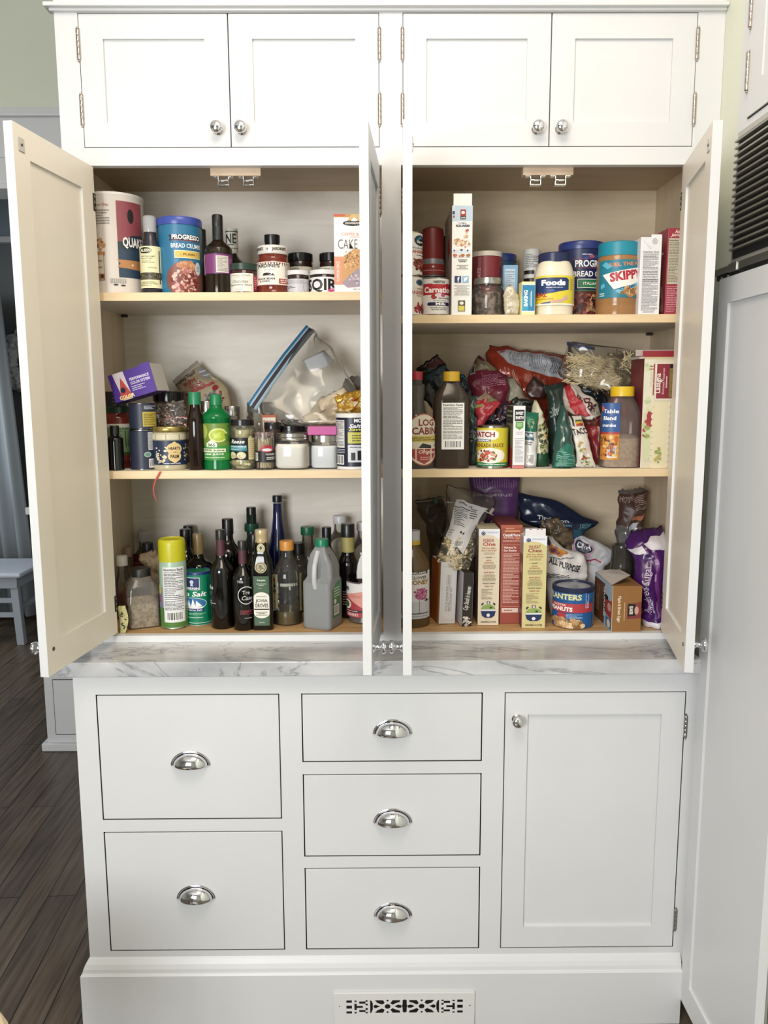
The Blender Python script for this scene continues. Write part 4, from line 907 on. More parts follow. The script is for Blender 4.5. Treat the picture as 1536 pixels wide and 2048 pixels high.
i.lab(.235, .745, 2, 150, [('p', [(.04, .84), (.04, .60), (.30, .30), (1, .52), (1, .92)], '1E7A92'), ('t', 'FUEL THE FUN', .2, .84, .90, .94, 'D9824A', {'rot': .06, 'b': .03}), ('p', [(.10, .62), (.86, .83), (.97, .80), (.97, .46), (.32, .22)], 'EDE9E2'), ('t', 'SKIPPY', .24, .47, .86, .72, 'B02A3A', {'rot': .14, 'b': .05}), ('p', [(.34, .18), (.82, .44), (.80, .30), (.42, .10)], '6FB4CE'), ('t', 'CREAMY', .42, .24, .74, .32, '16486A', {'rot': .22, 'b': .04}), ('s', .72, .14, .26, .12, 30, .05, ['C9A274', 'A87C4E', 'E2C8A0', '8A6238']), ('e', .88, .34, .08, .10, '1E5A78'), ('l', .84, .30, .92, .38, 2, 'C9E0EA'), ('p', [(.08, .88), (.16, .96), (.28, .82), (.2, .76)], '5CB0C6'), ('p', [(.06, .34), (.14, .40), (.16, .30), (.08, .24)], '5CB0C6'), ('l', .04, .04, .15, .15, 2, 'E6F0F2'), ('p', [(.9, .9), (1, .98), (1, .82)], '8AAA3A')], bg='23788E', rf=.99)
def _pt(bm, slots, w, d, h): bx(bm, w * .5, .002, h - .001, w, .003, h + .006, 0, 0)
carton('pancake_mix_box', 'narrow white carton side with nutrition panel between peanut butter and red box', 'box', 1280, 1322, 474, 'TR', Y=.150, depth=.12, rot=0, col='E2E2E4', extra=_pt, front=[
    ('o', .66, .945, .11, .034, .16, '2A2A2C'), ('t', 'U', .62, .93, .70, .96, '2A2A2C', B3), ('p', [(.05, .98), (.45, .84), (.9, .96), (.5, .86)], 'CFCFD2')] + NF(.08, .40, .92, .83, bg='E2E2E4', bar=False) + [('r', .12, .445, .9, .452, '1A1A1A'), ('l', .12, .05, .9, .43, 24, '8A8A8C'), ('r', .2, .03, .75, .036, '3A3A3A')])
carton('syrup_mix_box', 'red breakfast mix box at the right end of the top right shelf', 'box', 1334, 1390, 456, 'TR', Y=.168, depth=.10, rot=0, col='A23A48', side='8C3340', front=[
    ('t', 'Aunt', .24, .94, .52, .985, 'F3E6D8', {'sh': .3, 'b': .02}), ('t', 'Jemima', .10, .895, .62, .94, 'F3E6D8', {'sh': .3, 'b': .02}), ('r', .04, .36, .62, .885, 'C9C2AA'), ('t', 'Nutrition Facts', .06, .85, .58, .87, '2A2420', B3), ('l', .06, .38, .60, .84, 26, '6E665A'), ('l', .04, .03, .60, .34, 15, 'D79AA0')],
    left=[('r', 0, 0, 1, 1, '8C3340'), ('r', 0, .35, .6, .66, 'C3B184'), ('p', [(0, .05), (.9, .05), (.8, .35), (0, .36)], 'A87E70'), ('sr', .1, .06, .8, .34, 30, .08, ['8A4A3A', 'C9A890', '3A2A28']), ('l', .1, .70, .8, .76, 1, 'E8D6C8')])
# ================================================================== MIDDLE LEFT SHELF
i = Item('vanilla_bottle', 'small black glass bottle with pale label at the far left of the middle shelf', 'bottle', 216, 248, 851, 'ML', Y=.150, kt=.5)
i.body('body', BP(.5, .70, .80, .82), DARKGLASS); i.cap(.56, .80, 1, '141414'); i.lab(.04, .62, -62, 50, [('l', .1, .1, .9, .9, 8, '9A9A98')], bg='C4C6C6', rf=1.01)
i = Item('salsa_jar', 'salsa jar with green lid and green ingredients label on the middle left shelf', 'jar', 207, 269, 812, 'ML', Y=.205)
i.body('body', BP(.84, .80, .90, .92), M('6A2C22', .1)); i.body('lid', CP(.88, .90, 1), M('1E3A28', .3))
i.lab(.12, .72, 8, 160, [('r', 0, .90, 1, 1, 'C9C6BA'), ('t', 'FAMILY SALSA', .4, .84, .95, .90, '2E4A34', B3), ('l', .42, .55, .64, .82, 7, '3A5A3C'), ('r', .70, .38, .72, .82, '2E3A2E'), ('l', .75, .38, .98, .80, 10, '2E3E2E'), ('r', .5, 0, 1, .16, '7A2A22'), ('r', .5, .16, 1, .24, '3A5A34')], bg='7E9A72', rf=1.01)
carton('tea_box', 'dark navy box standing at the back left corner of the middle shelf', 'box', 214, 240, 783, 'ML', Y=.30, depth=.06, col='23262E', front=[('l', .5, .8, .9, .93, 3, '5A5E6A')])
i = Item('food_can', 'lower navy can of a stack of two on the middle left shelf', 'can', 262, 316, 858, 'ML', Y=.158); i.body('can', CAN, M('A9A9AC', .22, 1)); zc = i.z + i.h
i.lab(.03, .97, 0, 176, [('lv', .05, .1, .10, .9, 2, '9AA0B0'), ('s', .16, .25, .03, .07, 10, .012, ['B9A46A', '7A8A5A', 'D9CFA0']), ('r', .70, .50, .84, .97, 'C4C6CA'), ('lv', .71, .52, .83, .96, 5, '3A3E48'), ('e', .68, .38, .08, .07, '5E8A78'), ('o', .68, .38, .08, .07, .15, 'C9D6CE'), ('b', .70, .03, .95, .26), ('lv', .86, .3, .98, .95, 4, 'A9AEBA')], bg='262C40', rf=.987)
i = Item('food_can', 'upper navy can with square yellow nutrition label under the purple box', 'can', 261, 315, 806, 'ML', Y=.160, z0=zc + .001); i.body('can', CAN, M('8E8E92', .25, 1))
i.lab(.03, .97, 0, 176, [('l', .62, .78, .96, .94, 3, 'C9CCD4'), ('r', .58, .08, .96, .68, 'B5A248'), ('l', .61, .12, .92, .62, 7, '6A5C20'), ('p', [(.04, .1), (.10, .3), (.06, .5), (.02, .3)], 'A9B0BE')], bg='262C40', rf=.987); zc2 = i.z + i.h
i = Item('hearts_of_palm_jar', 'wide jar with gold lid and dark blue hearts of palm label', 'jar', 307, 376, 851, 'ML', Y=.152)
i.body('body', [(0, 0), (.93, 0), (.98, .03), (.98, .08), (.96, .10), (.96, .70), (.99, .76), (.95, .84), (.9, .88), (0, .88)], M('B7AE90', .12)); i.body('lid', [(0, .87), (.96, .87), (.99, .89), (.99, .96), (.95, .99), (.90, .975), (0, .975)], M('A8955A', .28, .8)); i.lab(.70, .82, 0, 176, [('r', 0, 0, 1, 1, 'CFC8AE'), ('r', .27, .0, .29, 1, '8E8468'), ('r', .50, .0, .52, 1, '8E8468'), ('r', .75, .0, .77, 1, '8E8468')], rf=.985)
i.lab(.12, .68, 4, 172, [('s', .38, .5, .13, .42, 26, .028, ['D9CDB0', 'C9BC9A']), ('s', .90, .5, .06, .42, 10, .028, ['D9CDB0']), ('e', .64, .66, .15, .25, 'D9BE86'), ('e', .64, .36, .13, .24, 'D9BE86'), ('p', [(.56, .85), (.64, .97), (.72, .85)], 'D9BE86'), ('p', [(.56, .18), (.64, .06), (.72, .18)], 'D9BE86'), ('t', 'HEARTS', .53, .62, .75, .74, '1A1A22', B3), ('t', '- of -', .58, .50, .70, .55, '1A1A22'), ('t', 'PALM', .56, .28, .72, .42, '1A1A22', B3), ('l', .42, .02, .98, .10, 1, 'B9BCC8'), ('t', '8', .30, .06, .34, .13, 'B9BCC8')], bg='23304A', rf=.975)
i = Item('pickle_jar', 'dark jar with wide black lid behind the bag of striped candies', 'jar', 308, 374, 783, 'ML', Y=.335)
i.body('body', BP(.9, .78, .86, .88), M('4A3A34', .12)); i.body('lid', CP(.97, .87, 1), M('121216', .15))
b, S_ = bag('candy_bag', 'crinkled clear bag of red and white striped candy sticks on the gold lidded jar', 'bag', [((316, 806), (366, 800)), ((314, 825), (372, 818)), ((316, 842), (374, 838)), ((330, 856), (372, 856))], [.285, .275, .27, .265], .03, FILM, seed=11, crumple=.012, cs=40, nu=18)
random.seed(5)
for k in range(5):
    x0, y0, x1, y1 = ((316, 826, 352, 848), (320, 842, 374, 836), (318, 850, 350, 836), (326, 815, 346, 846), (344, 846, 374, 852))[k]
    p0, p1 = at(x0, y0, .262), at(x1, y1, .262); bm = bmesh.new(); n = 10; pts = [p0.lerp(p1, j / n) + Vector((0, 0, .004 * math.sin(j / n * PI))) for j in range(n + 1)]
    t_ = tube('candy_stick', [tuple(p - b.matrix_world.translation) for p in pts], .0032, [M('C9C2BA', .2), M('A8282E', .2)], b, 8); bm.free()
    for f in t_.data.polygons: f.material_index = ((f.index // 8) + (f.index % 8) // 3) % 2
    del bm
# poppy seed zip bag at the back
b, S_ = bag('seed_bag', 'tan poppy seed pouch with clear zip top leaning at the back', 'bag',
    [((343, 762), (394, 720)), ((355, 778), (414, 742)), ((366, 800), (446, 766)), ((374, 830), (462, 800)), ((378, 880), (464, 870)), ((378, 915), (462, 915))], [.44, .435, .43, .42, .42, .42], .018, M('A8987C', .3), shapes=[
    ('r', 0, .91, 1, 1, 'A9A29A'), ('r', 0, .925, 1, .935, 'D9D4CC'), ('t', 'Poppy Seed', .06, .83, .72, .90, '4A2A3E', {'b': .03}), ('t', 'POPPY', .22, .74, .62, .81, 'A23A38', B3), ('t', 'SEEDS', .30, .66, .66, .73, 'A23A38', B3), ('r', .1, .63, .85, .66, 'A23A38'), ('e', .80, .58, .07, .035, '8E2A2E'), ('s', .62, .46, .26, .1, 50, .03, ['3A3E4E', '6A6E7A', '4E5260', '8E2A2E', '2A2A34']), ('r', .80, .72, 1, .88, '8E8E94'), ('r', .82, .76, 1, .78, 'D0D0D4'), ('r', .82, .82, 1, .84, 'D0D0D4')], seed=21, crumple=.008, cs=18)
i = Item('soy_sauce_bottle', 'narrow brown sauce bottle with green cap on the middle left shelf', 'bottle', 374, 409, 784, 'ML', Y=.154)
i.body('body', BP(.55, .58, .84, .86), M('1C0E0A', .08)); i.cap(.70, .84, 1, '1E7A52')
i = Item('lime_juice_bottle', 'bright green lime juice bottle with picture of cut limes', 'bottle', 406, 461, 789, 'ML', Y=.150, kt=.4)
i.body('body', BP(.40, .70, .86, .88, mid=[(1, .10), (.965, .12), (.965, .66), (1, .68)]), GREENGLASS); i.body('juice', [(0, .01), (.93, .01), (.93, .66), (0, .66)], M('0E5E30', .2)); i.cap(.43, .86, 1, '157A48')
i.lab(.13, .62, 0, 170, [('r', 0, .40, 1, 1, '6E8A3A'), ('e', .16, .78, .16, .2, 'A9B85A'), ('e', .60, .68, .25, .19, 'D2D98A'), ('e', .60, .68, .20, .15, 'A8BE3E'), ('s', .60, .68, .12, .09, 14, .03, ['C9D66A', 'B8CC52']), ('sr', .75, .5, 1, 1, 20, .05, ['3A6A2E', '5A8A3A']), ('p', [(.28, .46), (.42, .56), (.56, .46), (.56, .36), (.28, .36)], 'E2E6DA'), ('t', '365', .32, .38, .52, .46, '2E6A3A', B3), ('r', .12, .22, .78, .32, 'DDE2C4'), ('t', '100% Juice', .16, .235, .74, .30, '2A5A2A', B3), ('t', 'LIME JUICE', .2, .13, .72, .19, 'E6EEDD', B3), ('l', .2, .05, .74, .10, 1, 'C9DDC4')], bg='3E8E3E', rf=.975)
for a, b_, y, Y_, z in ((402, 430, 802, .33, 0), (449, 484, 812, .34, 0)):
    i = Item('canning_jar', 'silver lidded glass jar peeking out left of the green lime bottle' if a == 402 else 'silver lidded glass jar peeking out between the lime bottle and the artichoke jar', 'jar', a, b_, y, 'ML', Y=Y_)
    i.body('jar', MASON, CLEAR); i.body('contents', [(0, .02), (.93, .02), (.93, .6), (0, .6)], M('8A7464', .6)); i.body('lid', CP(.87, .83, 1), LID)
i = Item('artichoke_jar', 'jar of pale artichoke hearts with black lid and black and teal label', 'jar', 461, 512, 838, 'ML', Y=.152)
i.body('jar', [(0, 0), (.92, 0), (1, .04), (1, .15), (.93, .22), (.93, .62), (1, .68), (.99, .80), (.88, .87), (.84, .90), (0, .90)], clear('jar_glass', 'EDECE4', .08, 'D9D6C4', .06)); i.body('lid', CP(.90, .88, 1), M('17171A', .25))
bm = bmesh.new(); random.seed(9)
for k in range(34):
    a = random.uniform(0, 2*PI); z = random.choice([random.uniform(.10, .17), random.uniform(.17, .62), random.uniform(.62, .82)]); q = i.r * (.62 if .17 < z < .62 else .70)
    bmesh.ops.create_icosphere(bm, subdivisions=2, radius=i.r * random.uniform(.22, .34), matrix=Matrix.Translation((q * math.cos(a), q * math.sin(a), z * i.h)) @ Matrix.Diagonal((1, 1, .8, 1)))
lathe_bm(bm, i.sc([(0, .02), (.6, .02), (.6, .8), (0, .8)]), 20)
tag(finish('artichoke_hearts', bm, noisy('artichoke', 'B5AC7C', 'D6D0AC', nscale=60), i.t), kind='stuff')
i.lab(.20, .64, 0, 170, [('t', 'Reese', .18, .74, .60, .92, 'F0F0EE', {'sh': .3, 'b': .02}), ('r', 0, .40, .66, .66, '2E7E8C'), ('t', 'ARTICHOKE', .10, .56, .64, .63, 'E6EEF0', B3), ('l', .1, .44, .62, .52, 2, 'CFE0E4'), ('e', .22, .20, .13, .16, 'D6D2A8'), ('e', .50, .20, .13, .16, 'D6D2A8'), ('s', .36, .14, .2, .08, 14, .03, ['C9A0A0', 'B9B27A']), ('r', .70, 0, 1, 1, 'D2C496'), ('l', .72, .1, .92, .9, 9, 'B4A67A')], bg='15171A', rf=.945)
i = Item('canning_jar', 'large empty looking glass jar behind the small orange edged box', 'jar', 492, 556, 804, 'ML', Y=.335)
i.body('jar', MASON, CLEAR); i.body('lid', CP(.87, .83, 1), clear('glass_lid', 'CFD0D0', .3, 'B0B0B0'))
carton('spice_box', 'small orange edged box with printed notice behind the spice bottle', 'box', 525, 553, 830, 'ML', Y=.255, depth=.05, rot=.12, col='A8562E', front=[('r', .05, .02, .95, .95, 'D9CFC4'), ('t', 'Great Savor', .1, .86, .9, .90, '8A3A2A', B3), ('l', .15, .80, .85, .84, 1, '55453C'), ('l', .12, .70, .9, .77, 2, '77675C')])
i = Item('spice_jar', 'dark spice jar with flat black lid above the toothpicks', 'jar', 530, 563, 844, 'ML', Y=.215)
i.body('body', CP(.95, 0, .9), M('3A2A28', .2)); i.body('lid', CP(1, .86, 1), M('1C1A1E', .25))
i = Item('toothpick_jar', 'clear jar of wooden toothpicks with a black and red band', 'jar', 511, 550, 863, 'ML', Y=.152)
i.body('jar', [(0, 0), (.97, 0), (1, .02), (1, .9), (0, .9)], CLEAR); i.body('lid', CP(1.02, .89, 1), clear('clear_cap', 'E9D6D2', .25, 'C9B0AC'))
bm = bmesh.new(); random.seed(12)
for k in range(70):
    a = random.uniform(0, 2*PI); q = i.r * math.sqrt(random.uniform(.3, 1)) * .86; a2 = a + random.uniform(-.5, .5)
    p0 = Vector((q * math.cos(a), q * math.sin(a), .004)); p1 = Vector((q * math.cos(a2) * .95, q * math.sin(a2) * .95, i.h * random.uniform(.72, .86))); w = .0009
    d_ = (p1 - p0).normalized(); u_ = d_.orthogonal().normalized(); v_ = d_.cross(u_)
    A = [bm.verts.new(p0 + u_*w*math.cos(t*PI/2) + v_*w*math.sin(t*PI/2)) for t in range(4)]; B = [bm.verts.new(p1 + u_*w*math.cos(t*PI/2) + v_*w*math.sin(t*PI/2)) for t in range(4)]
    for t in range(4): bm.faces.new((A[t], A[(t+1) % 4], B[(t+1) % 4], B[t]))
    bm.faces.new(B)
tag(finish('toothpicks', bm, M('DCC9A4', .6), i.t), kind='stuff')
i.lab(.20, .50, 0, 172, [('b', .16, .15, .30, .85), ('t', 'TOOTHPICKS', .56, .62, .96, .78, 'DADADA', B3), ('l', .6, .2, .95, .5, 2, 'DADADA')], bg='17171A', rf=1.012)
i.lab(.46, .66, 22, 78, [('e', .5, .5, .5, .5, 'A8303C'), ('e', .5, .36, .36, .2, 'D9D9DE')], rf=1.02)
for (a, b_, y, Yq, lb, mt_) in ((563, 616, 838, .30, 'jar with stacked dark metal lids behind the flour jar', M('3C3C40', .2, .8)), (556, 612, 850, .235, 'black lidded jar directly behind the flour jar', M('16161A', .2))):
    i = Item('jar', lb, 'jar', a, b_, y, 'ML', Y=Yq); i.body('body', CP(.94, 0, .9), M('3A332E', .3)); i.body('lid', [(0, .88), (1, .88), (1, .93), (.96, .935), (.96, .945), (1, .95), (1, .99), (.96, 1), (0, 1)], mt_)
i = Item('mason_jar', 'squat glass mason jar of white flour, left of the pink topped jar', 'jar', 549, 623, 864, 'ML', Y=.150)
PM = [(0, 0), (.86, 0), (.97, .03), (1, .09), (1, .62), (.96, .74), (.86, .79), (.84, .82)]
i.body('jar', PM, CLEAR, sq=3); i.body('flour', [(0, .03), (.82, .03), (.92, .09), (.92, .60), (.86, .70), (0, .70)], M('EFEAE2', .9), sq=3); i.body('lid', [(0, .80), (.88, .80), (.90, .815), (.88, .83), (.88, .87), (.91, .885), (.88, .90), (.88, .985), (.85, 1), (0, 1)], LID)
i = Item('mason_jar', 'glass mason jar of white sugar under the flat pink packet', 'jar', 620, 683, 868, 'ML', Y=.165); zj = i.z + i.h
i.body('jar', PM, CLEAR, sq=3); i.body('sugar', [(0, .03), (.84, .03), (.93, .09), (.93, .58), (.88, .68), (0, .72)], M('E9E9EC', .9), sq=3); i.body('lid', [(0, .80), (.88, .80), (.88, .99), (.85, 1), (0, 1)], LID)
carton('gelatin_packet', 'flat pink packet lying on top of the sugar jar', 'packet', 616, 674, 853, 'ML', Y=.172, depth=.05, col='B8488E', z0=zj + .0003)
i = Item('salt_canister', 'navy salt canister with white lid and yellow panels at the right of its shelf', 'canister', 672, 742, 826, 'ML', Y=.150)
i.body('body', CP(.985, 0, .985), M('1B1E33', .35)); i.body('rim', [(0, 0), (1.0, 0), (1.0, .045), (.985, .05), (0, .05)], M('DEDCD8', .4)); i.body('lid', [(0, .93), (1, .93), (1, .985), (.97, 1), (.94, .985), (0, .985)], M('E0DEDA', .4))
i.lab(.06, .93, -6, 170, [('r', .07, .38, .37, .95, 'D8D6D2')] + NF(.07, .38, .37, .95, bg='D8D6D2', n=8, bar=False) + [('t', 'MORTON', .56, .90, .98, .98, 'F2F2F2', B5), ('t', 'Salt', .46, .79, .70, .87, 'E6E6F0', {'sh': .3, 'b': .03}), ('t', 'Savvy', .46, .71, .78, .79, 'D0CC5A', {'sh': .3, 'b': .03}), ('r', .44, .47, .98, .70, 'C3BE54'), ('l', .52, .50, .9, .66, 3, '5A5A2A'), ('r', .44, .08, .98, .44, 'CFD1D6'), ('r', .50, .12, .58, .28, '15171E'), ('r', .62, .12, .70, .32, '15171E'), ('r', .74, .12, .84, .36, '15171E'), ('l', .48, .37, .9, .41, 1, '4A4A50'), ('l', .10, .26, .38, .36, 3, 'C9CBD2'), ('b', .10, .03, .36, .23)], rf=.99)
# the big zip bag leaning over the jars, and what it holds
rows = [((622, 657), (626, 658)), ((604, 680), (643, 676)), ((576, 722), (668, 700)), ((548, 768), (690, 742)), ((520, 812), (716, 790)), ((535, 838), (722, 822)), ((590, 858), (716, 848))]
b, S_ = bag('zip_bag', 'very large clear zip bag with blue zip edge leaning over the jars, middle left shelf', 'bag', rows, [.385, .37, .345, .325, .305, .29, .28], .038, FILM, seed=31, crumple=.010, cs=9, nu=30, seal=.1, prof=.5)
# blue zip strip along the left edge
pts0 = [(622, 657), (575, 715), (537, 768), (505, 815)]
bm = bmesh.new(); wv = [(0, -.0008), (.004, -.001), (.0065, -.003), (.012, -.001), (.017, -.0005)]
prev = None
for j in range(25):
    u = j / 24 * 3; k = min(int(u), 2); f = u - k; px = pts0[k][0] * (1 - f) + pts0[k+1][0] * f; py = pts0[k][1] * (1 - f) + pts0[k+1][1] * f
    c = at(px, py, .372 - .09 * j / 24); row = [bm.verts.new(c + Vector((1.25 * d_ - .012, y_, -.95 * d_ + .009))) for d_, y_ in wv]
    if prev:
        for q in range(4): f_ = bm.faces.new((prev[q], row[q], row[q+1], prev[q+1])); f_.material_index = (0, 1, 2, 1)[q]
    prev = row
z_ = finish('zip_strip', bm, [M('2F6E96', .3), M('9FB8C6', .3), M('3A3440', .3)], b); z_.modifiers.new('s', 'SOLIDIFY').thickness = .0008
pp, _ = bag('x', '', '', [((606, 720), (648, 700)), ((618, 742), (668, 722)), ((630, 745), (664, 728))], .355, .002, M('B2B5BC', .5), seed=2, crumple=.002, parent=b); pp.name = 'paper_slip'
ff, _ = bag('x', '', '', [((640, 795), (690, 772)), ((622, 820), (704, 800)), ((602, 842), (712, 828)), ((620, 852), (700, 846))], .285, .02, noisy('crumbs', 'B7A68C', 'CDBFA6', nscale=25, rough=.5), seed=6, crumple=.010, cs=30, parent=b); ff.name = 'crumb_packet'
bag('chip_packet', 'crumpled yellow foil packet beside the big zip bag above the salt canister', 'packet', [((668, 790), (726, 778)), ((672, 806), (730, 800)), ((676, 822), (732, 824)), ((700, 832), (732, 834))], [.275, .27, .265, .26], .014, M('B98E34', .25, .3), shapes=[('s', .5, .5, .4, .3, 16, .08, ['B0522A', 'D9C9A0', 'C9A85A'])], seed=8, crumple=.014, cs=34)
bag('foil_bag', 'dark grey crumpled bag at the back right corner of the middle left shelf', 'bag', [((690, 756), (748, 746)), ((680, 790), (756, 790)), ((682, 830), (758, 830)), ((690, 925), (752, 925))], .40, .03, M('6E6A66', .3), seed=9, crumple=.014, cs=22)
# hair colour box tilted on the can stack
bm = bmesh.new(); w, h, d_ = .110, .066, .064; slots = [ink('4A2E86')]
bx(bm, 0, 0, 0, w, d_, h, .0006); 
canvas(bm, slots, w, h, [('r', 0, 0, 1, 1, '4C2F8A'), ('p', [(.10, 1), (.36, 1), (.42, 0), (.20, 0)], 'CFC6CC'), ('p', [(.26, .82), (.13, .04), (.42, .16)], 'B8453E'), ('p', [(.13, .04), (.42, .16), (.40, .02)], 'C9A03A'), ('e', .25, .36, .06, .10, '20203A'), ('t', 'COLOR', .12, .05, .48, .18, 'E6D9B8', B5), ('t', 'PERFORMANCE', .46, .60, .92, .70, 'D9D0E8', B3), ('t', 'COLOR SYSTEM', .46, .46, .92, .56, 'D9D0E8', B3), ('l', .46, .22, .78, .42, 3, 'C9BEDD')], lambda x, y, o: (x, -o, y))
canvas(bm, slots, d_, h, [('r', 0, 0, 1, 1, 'B9B4AE')], lambda x, y, o: (w + o, x, y)); bx(bm, w - .028, .0, h, w, .001, h + .004, 0, 1)
for f in bm.faces: f.smooth = False
o = finish('hair_color_box', bm, slots + [ink('B9B4AE')], None, smooth=False)
tag(o, 'purple hair colour box lying tilted on the navy cans, middle left shelf', 'box'); c = at(236, 808, .19); o.location = (c.x, .175, c.z + .002); o.rotation_euler = (0, -.27, -.18)
# red ribbon hanging from the shelf edge
bm = bmesh.new(); prev = None
for j in range(18):
    u = j / 17; p = at(321 - 14 * math.sin(u * 2.6) ** 1 * 1 + 0, 943 + 60 * u, YI - .006); w_ = .0024 * (1 - .65 * u); row = [bm.verts.new(p + Vector((-w_, 0, 0))), bm.verts.new(p + Vector((w_, -.0005, 0)))]
    if prev: bm.faces.new((prev[0], prev[1], row[1], row[0]))
    prev = row
o = finish('ribbon', bm, M('C2504A', .5), None); o.modifiers.new('s', 'SOLIDIFY').thickness = .0006; tag(o, 'thin red ribbon hanging down from the left middle shelf edge', 'ribbon')
p = at(321, 943, YI - .006)

# ================================================================== MIDDLE RIGHT SHELF
def HB(name, label, x0, x1, yt, shelf, **k): return Item(name, label, 'bottle', x0, x1, yt, shelf, **k)
i = HB('syrup_bottle', 'clear ridged syrup bottle with red cap and oval cabin label', 790, 875, 743, 'MR', Y=.152, kt=.3, ry=.62)
GB = [(0, 0), (.90, 0), (.97, .02), (.97, .10), (1, .14), (1, .40), (.9, .46), (.62, .52), (.42, .60), (.36, .70), (.40, .80), (.40, .86), (.28, .88), (.28, .92), (0, .92)]
i.body('body', GB, clear('syrup_glass', 'CFCBC4', .25, '8A8580', .08)); i.body('syrup', [(0, .01), (.88, .01), (.93, .05), (.93, .385), (0, .385)], M('2B150E', .1)); i.cap(.30, .915, 1, 'A8323A')
i.lab(.03, .62, 20, 110, [('e', .5, .46, .49, .46, 'A25A4A'), ('e', .5, .46, .465, .44, 'DAD2C0'), ('p', [(.1, .3), (.9, .3), (.78, .14), (.5, .03), (.22, .14)], 'A03A38'), ('r', .05, .42, .95, .53, 'C9B65A'), ('t', 'LOG', .36, .70, .78, .82, '7E2A2A', B3), ('t', 'CABIN', .20, .55, .86, .68, '7E2A2A', B3), ('l', .2, .44, .86, .51, 2, '4A3A20'), ('p', [(.36, .32), (.46, .40), (.7, .36), (.7, .31)], '2A2622'), ('t', 'Original', .36, .20, .86, .28, 'E9D9C8', {'sh': .3, 'b': .02}), ('l', .4, .1, .75, .17, 2, 'D9A8A0'), ('e', .82, .36, .015, .02, '2A4A5A')], rf=1.0)
i = HB('syrup_bottle', 'tall rectangular brown syrup bottle with yellow cap and white nutrition label', 865, 940, 743, 'MR', Y=.158, kt=.4, sq=4, ry=.62)
i.body('body', [(0, 0), (.93, 0), (.97, .02), (.98, .70), (.94, .735), (.62, .83), (.46, .875), (.42, .90), (0, .90)], clear('amber_clear', 'B8AA9C', .3, '6A5A4E', .12)); i.body('syrup', [(0, .01), (.92, .01), (.95, .04), (.95, .70), (0, .70)], M('2C1510', .12)); i.cap(.44, .90, 1, 'CFA82E')
i.lab(.20, .68, 2, 62, NF(0, 0, 1, 1, n=10), rf=1.01)
o = Item('food_can', 'yellow organic enchilada sauce can on the middle right shelf', 'can', 953, 1016, 850, 'MR', Y=.152); o.body('can', CAN, M('C2BEB4', .2, 1)); i = o
i.lab(.05, .955, 0, 172, [('r', 0, 0, 1, .10, '2E7A52'), ('l', .1, .03, .8, .07, 1, 'D9E6D9'), ('p', [(.0, .70), (.50, .70), (.58, .76), (.58, .88), (.50, .94), (0, .94)], 'E9E6DE'), ('t', 'HATCH', -.02, .76, .50, .90, '8E2A2A', B5), ('r', .05, .64, .42, .71, '1E4A7A'), ('t', 'ORGANIC', .08, .65, .40, .70, 'F0F0F0', B5), ('t', 'ENCHILADA SAUCE', -.02, .50, .70, .60, '7A4A20', B3), ('e', .40, .28, .34, .20, 'EDE8DC'), ('s', .30, .28, .24, .15, 70, .03, ['9E3A2E', 'C9604A', '7A2A22', 'D9A08A', '6A8A4A']), ('lv', .86, .1, .97, .9, 4, '6A6A3A'), ('r', .83, .1, .835, .95, 'A89A2A')], bg='CFC13A', rf=.985)
def _gcard(bm, slots, w, d, h): pass
carton('seasoning_box', 'slim white box with green pocket label beside the enchilada can', 'box', 1026, 1050, 812, 'MR', Y=.150, depth=.10, rot=0, col='E4E4E6', front=[('r', .12, .76, .92, .94, '1C1C20'), ('t', 'SWEET', .2, .86, .84, .91, 'E6E6E6', B5), ('t', 'EARTH', .2, .79, .84, .84, 'E6E6E6', B5), ('p', [(.2, .75), (.84, .75), (.84, .66), (.52, .62), (.2, .66)], '5E9A4A'), ('l', .28, .67, .76, .73, 2, 'DCE8D4', 1), ('l', .25, .54, .8, .60, 2, 'B0B0B2', 1), ('r', .15, .48, .9, .486, '8A8A8C'), ('l', .18, .1, .88, .46, 16, 'A9A9AC'), ('r', .02, 0, .98, .06, 'C07A78')],
    left=[('r', 0, 0, 1, 1, '7A7A5E'), ('r', 0, .72, 1, 1, '3A3E2E'), ('p', [(.0, 0), (1, 0), (1, .3), (.4, .4)], '9E3A3A'), ('l', .1, .8, .9, .95, 2, '9AA07A')])
bag('lentil_packet', 'white and green packet with barcode in front of the salad pouch', 'packet', [((1040, 822), (1078, 826)), ((1046, 850), (1074, 852)), ((1046, 890), (1074, 892)), ((1047, 934), (1073, 936))], [.20, .19, .185, .18], .012, M('D4D2D2', .3), shapes=[('r', 0, .56, 1, 1, '1E6A52'), ('s', .5, .72, .3, .1, 24, .07, ['A8A07A', '7A8A4A', 'C9B89A']), ('t', 'fresh', .15, .47, .75, .54, 'DADADA', B3), ('r', .05, .42, .7, .54, '2E5A6A'), ('t', 'SPLIT PEA', .1, .46, .66, .52, 'E6E6E6', B3), ('l', .05, .34, .6, .40, 2, '5A5A5C'), ('b', .2, .05, .7, .22), ('r', .1, .72, .5, .8, '2A8A62')], seed=41, crumple=.004, cs=30, nu=18)
bag('salad_pouch', 'cream pouch with green leaves and mushroom picture, pinched at its top', 'bag', [((1068, 800), (1072, 800)), ((1062, 830), (1086, 828)), ((1062, 870), (1096, 868)), ((1064, 934), (1098, 934))], [.235, .225, .215, .205], .02, M('C4C0A8', .28), shapes=[('sr', .3, .12, 1, .55, 60, .10, ['3A4A2A', '6A7A4A', '2A3420', '8A8E5E', 'B9B48A']), ('e', .75, .30, .12, .06, 'C08E62'), ('r', 0, 0, 1, .14, '1E4A32')], seed=42, crumple=.006, cs=30, nu=18)
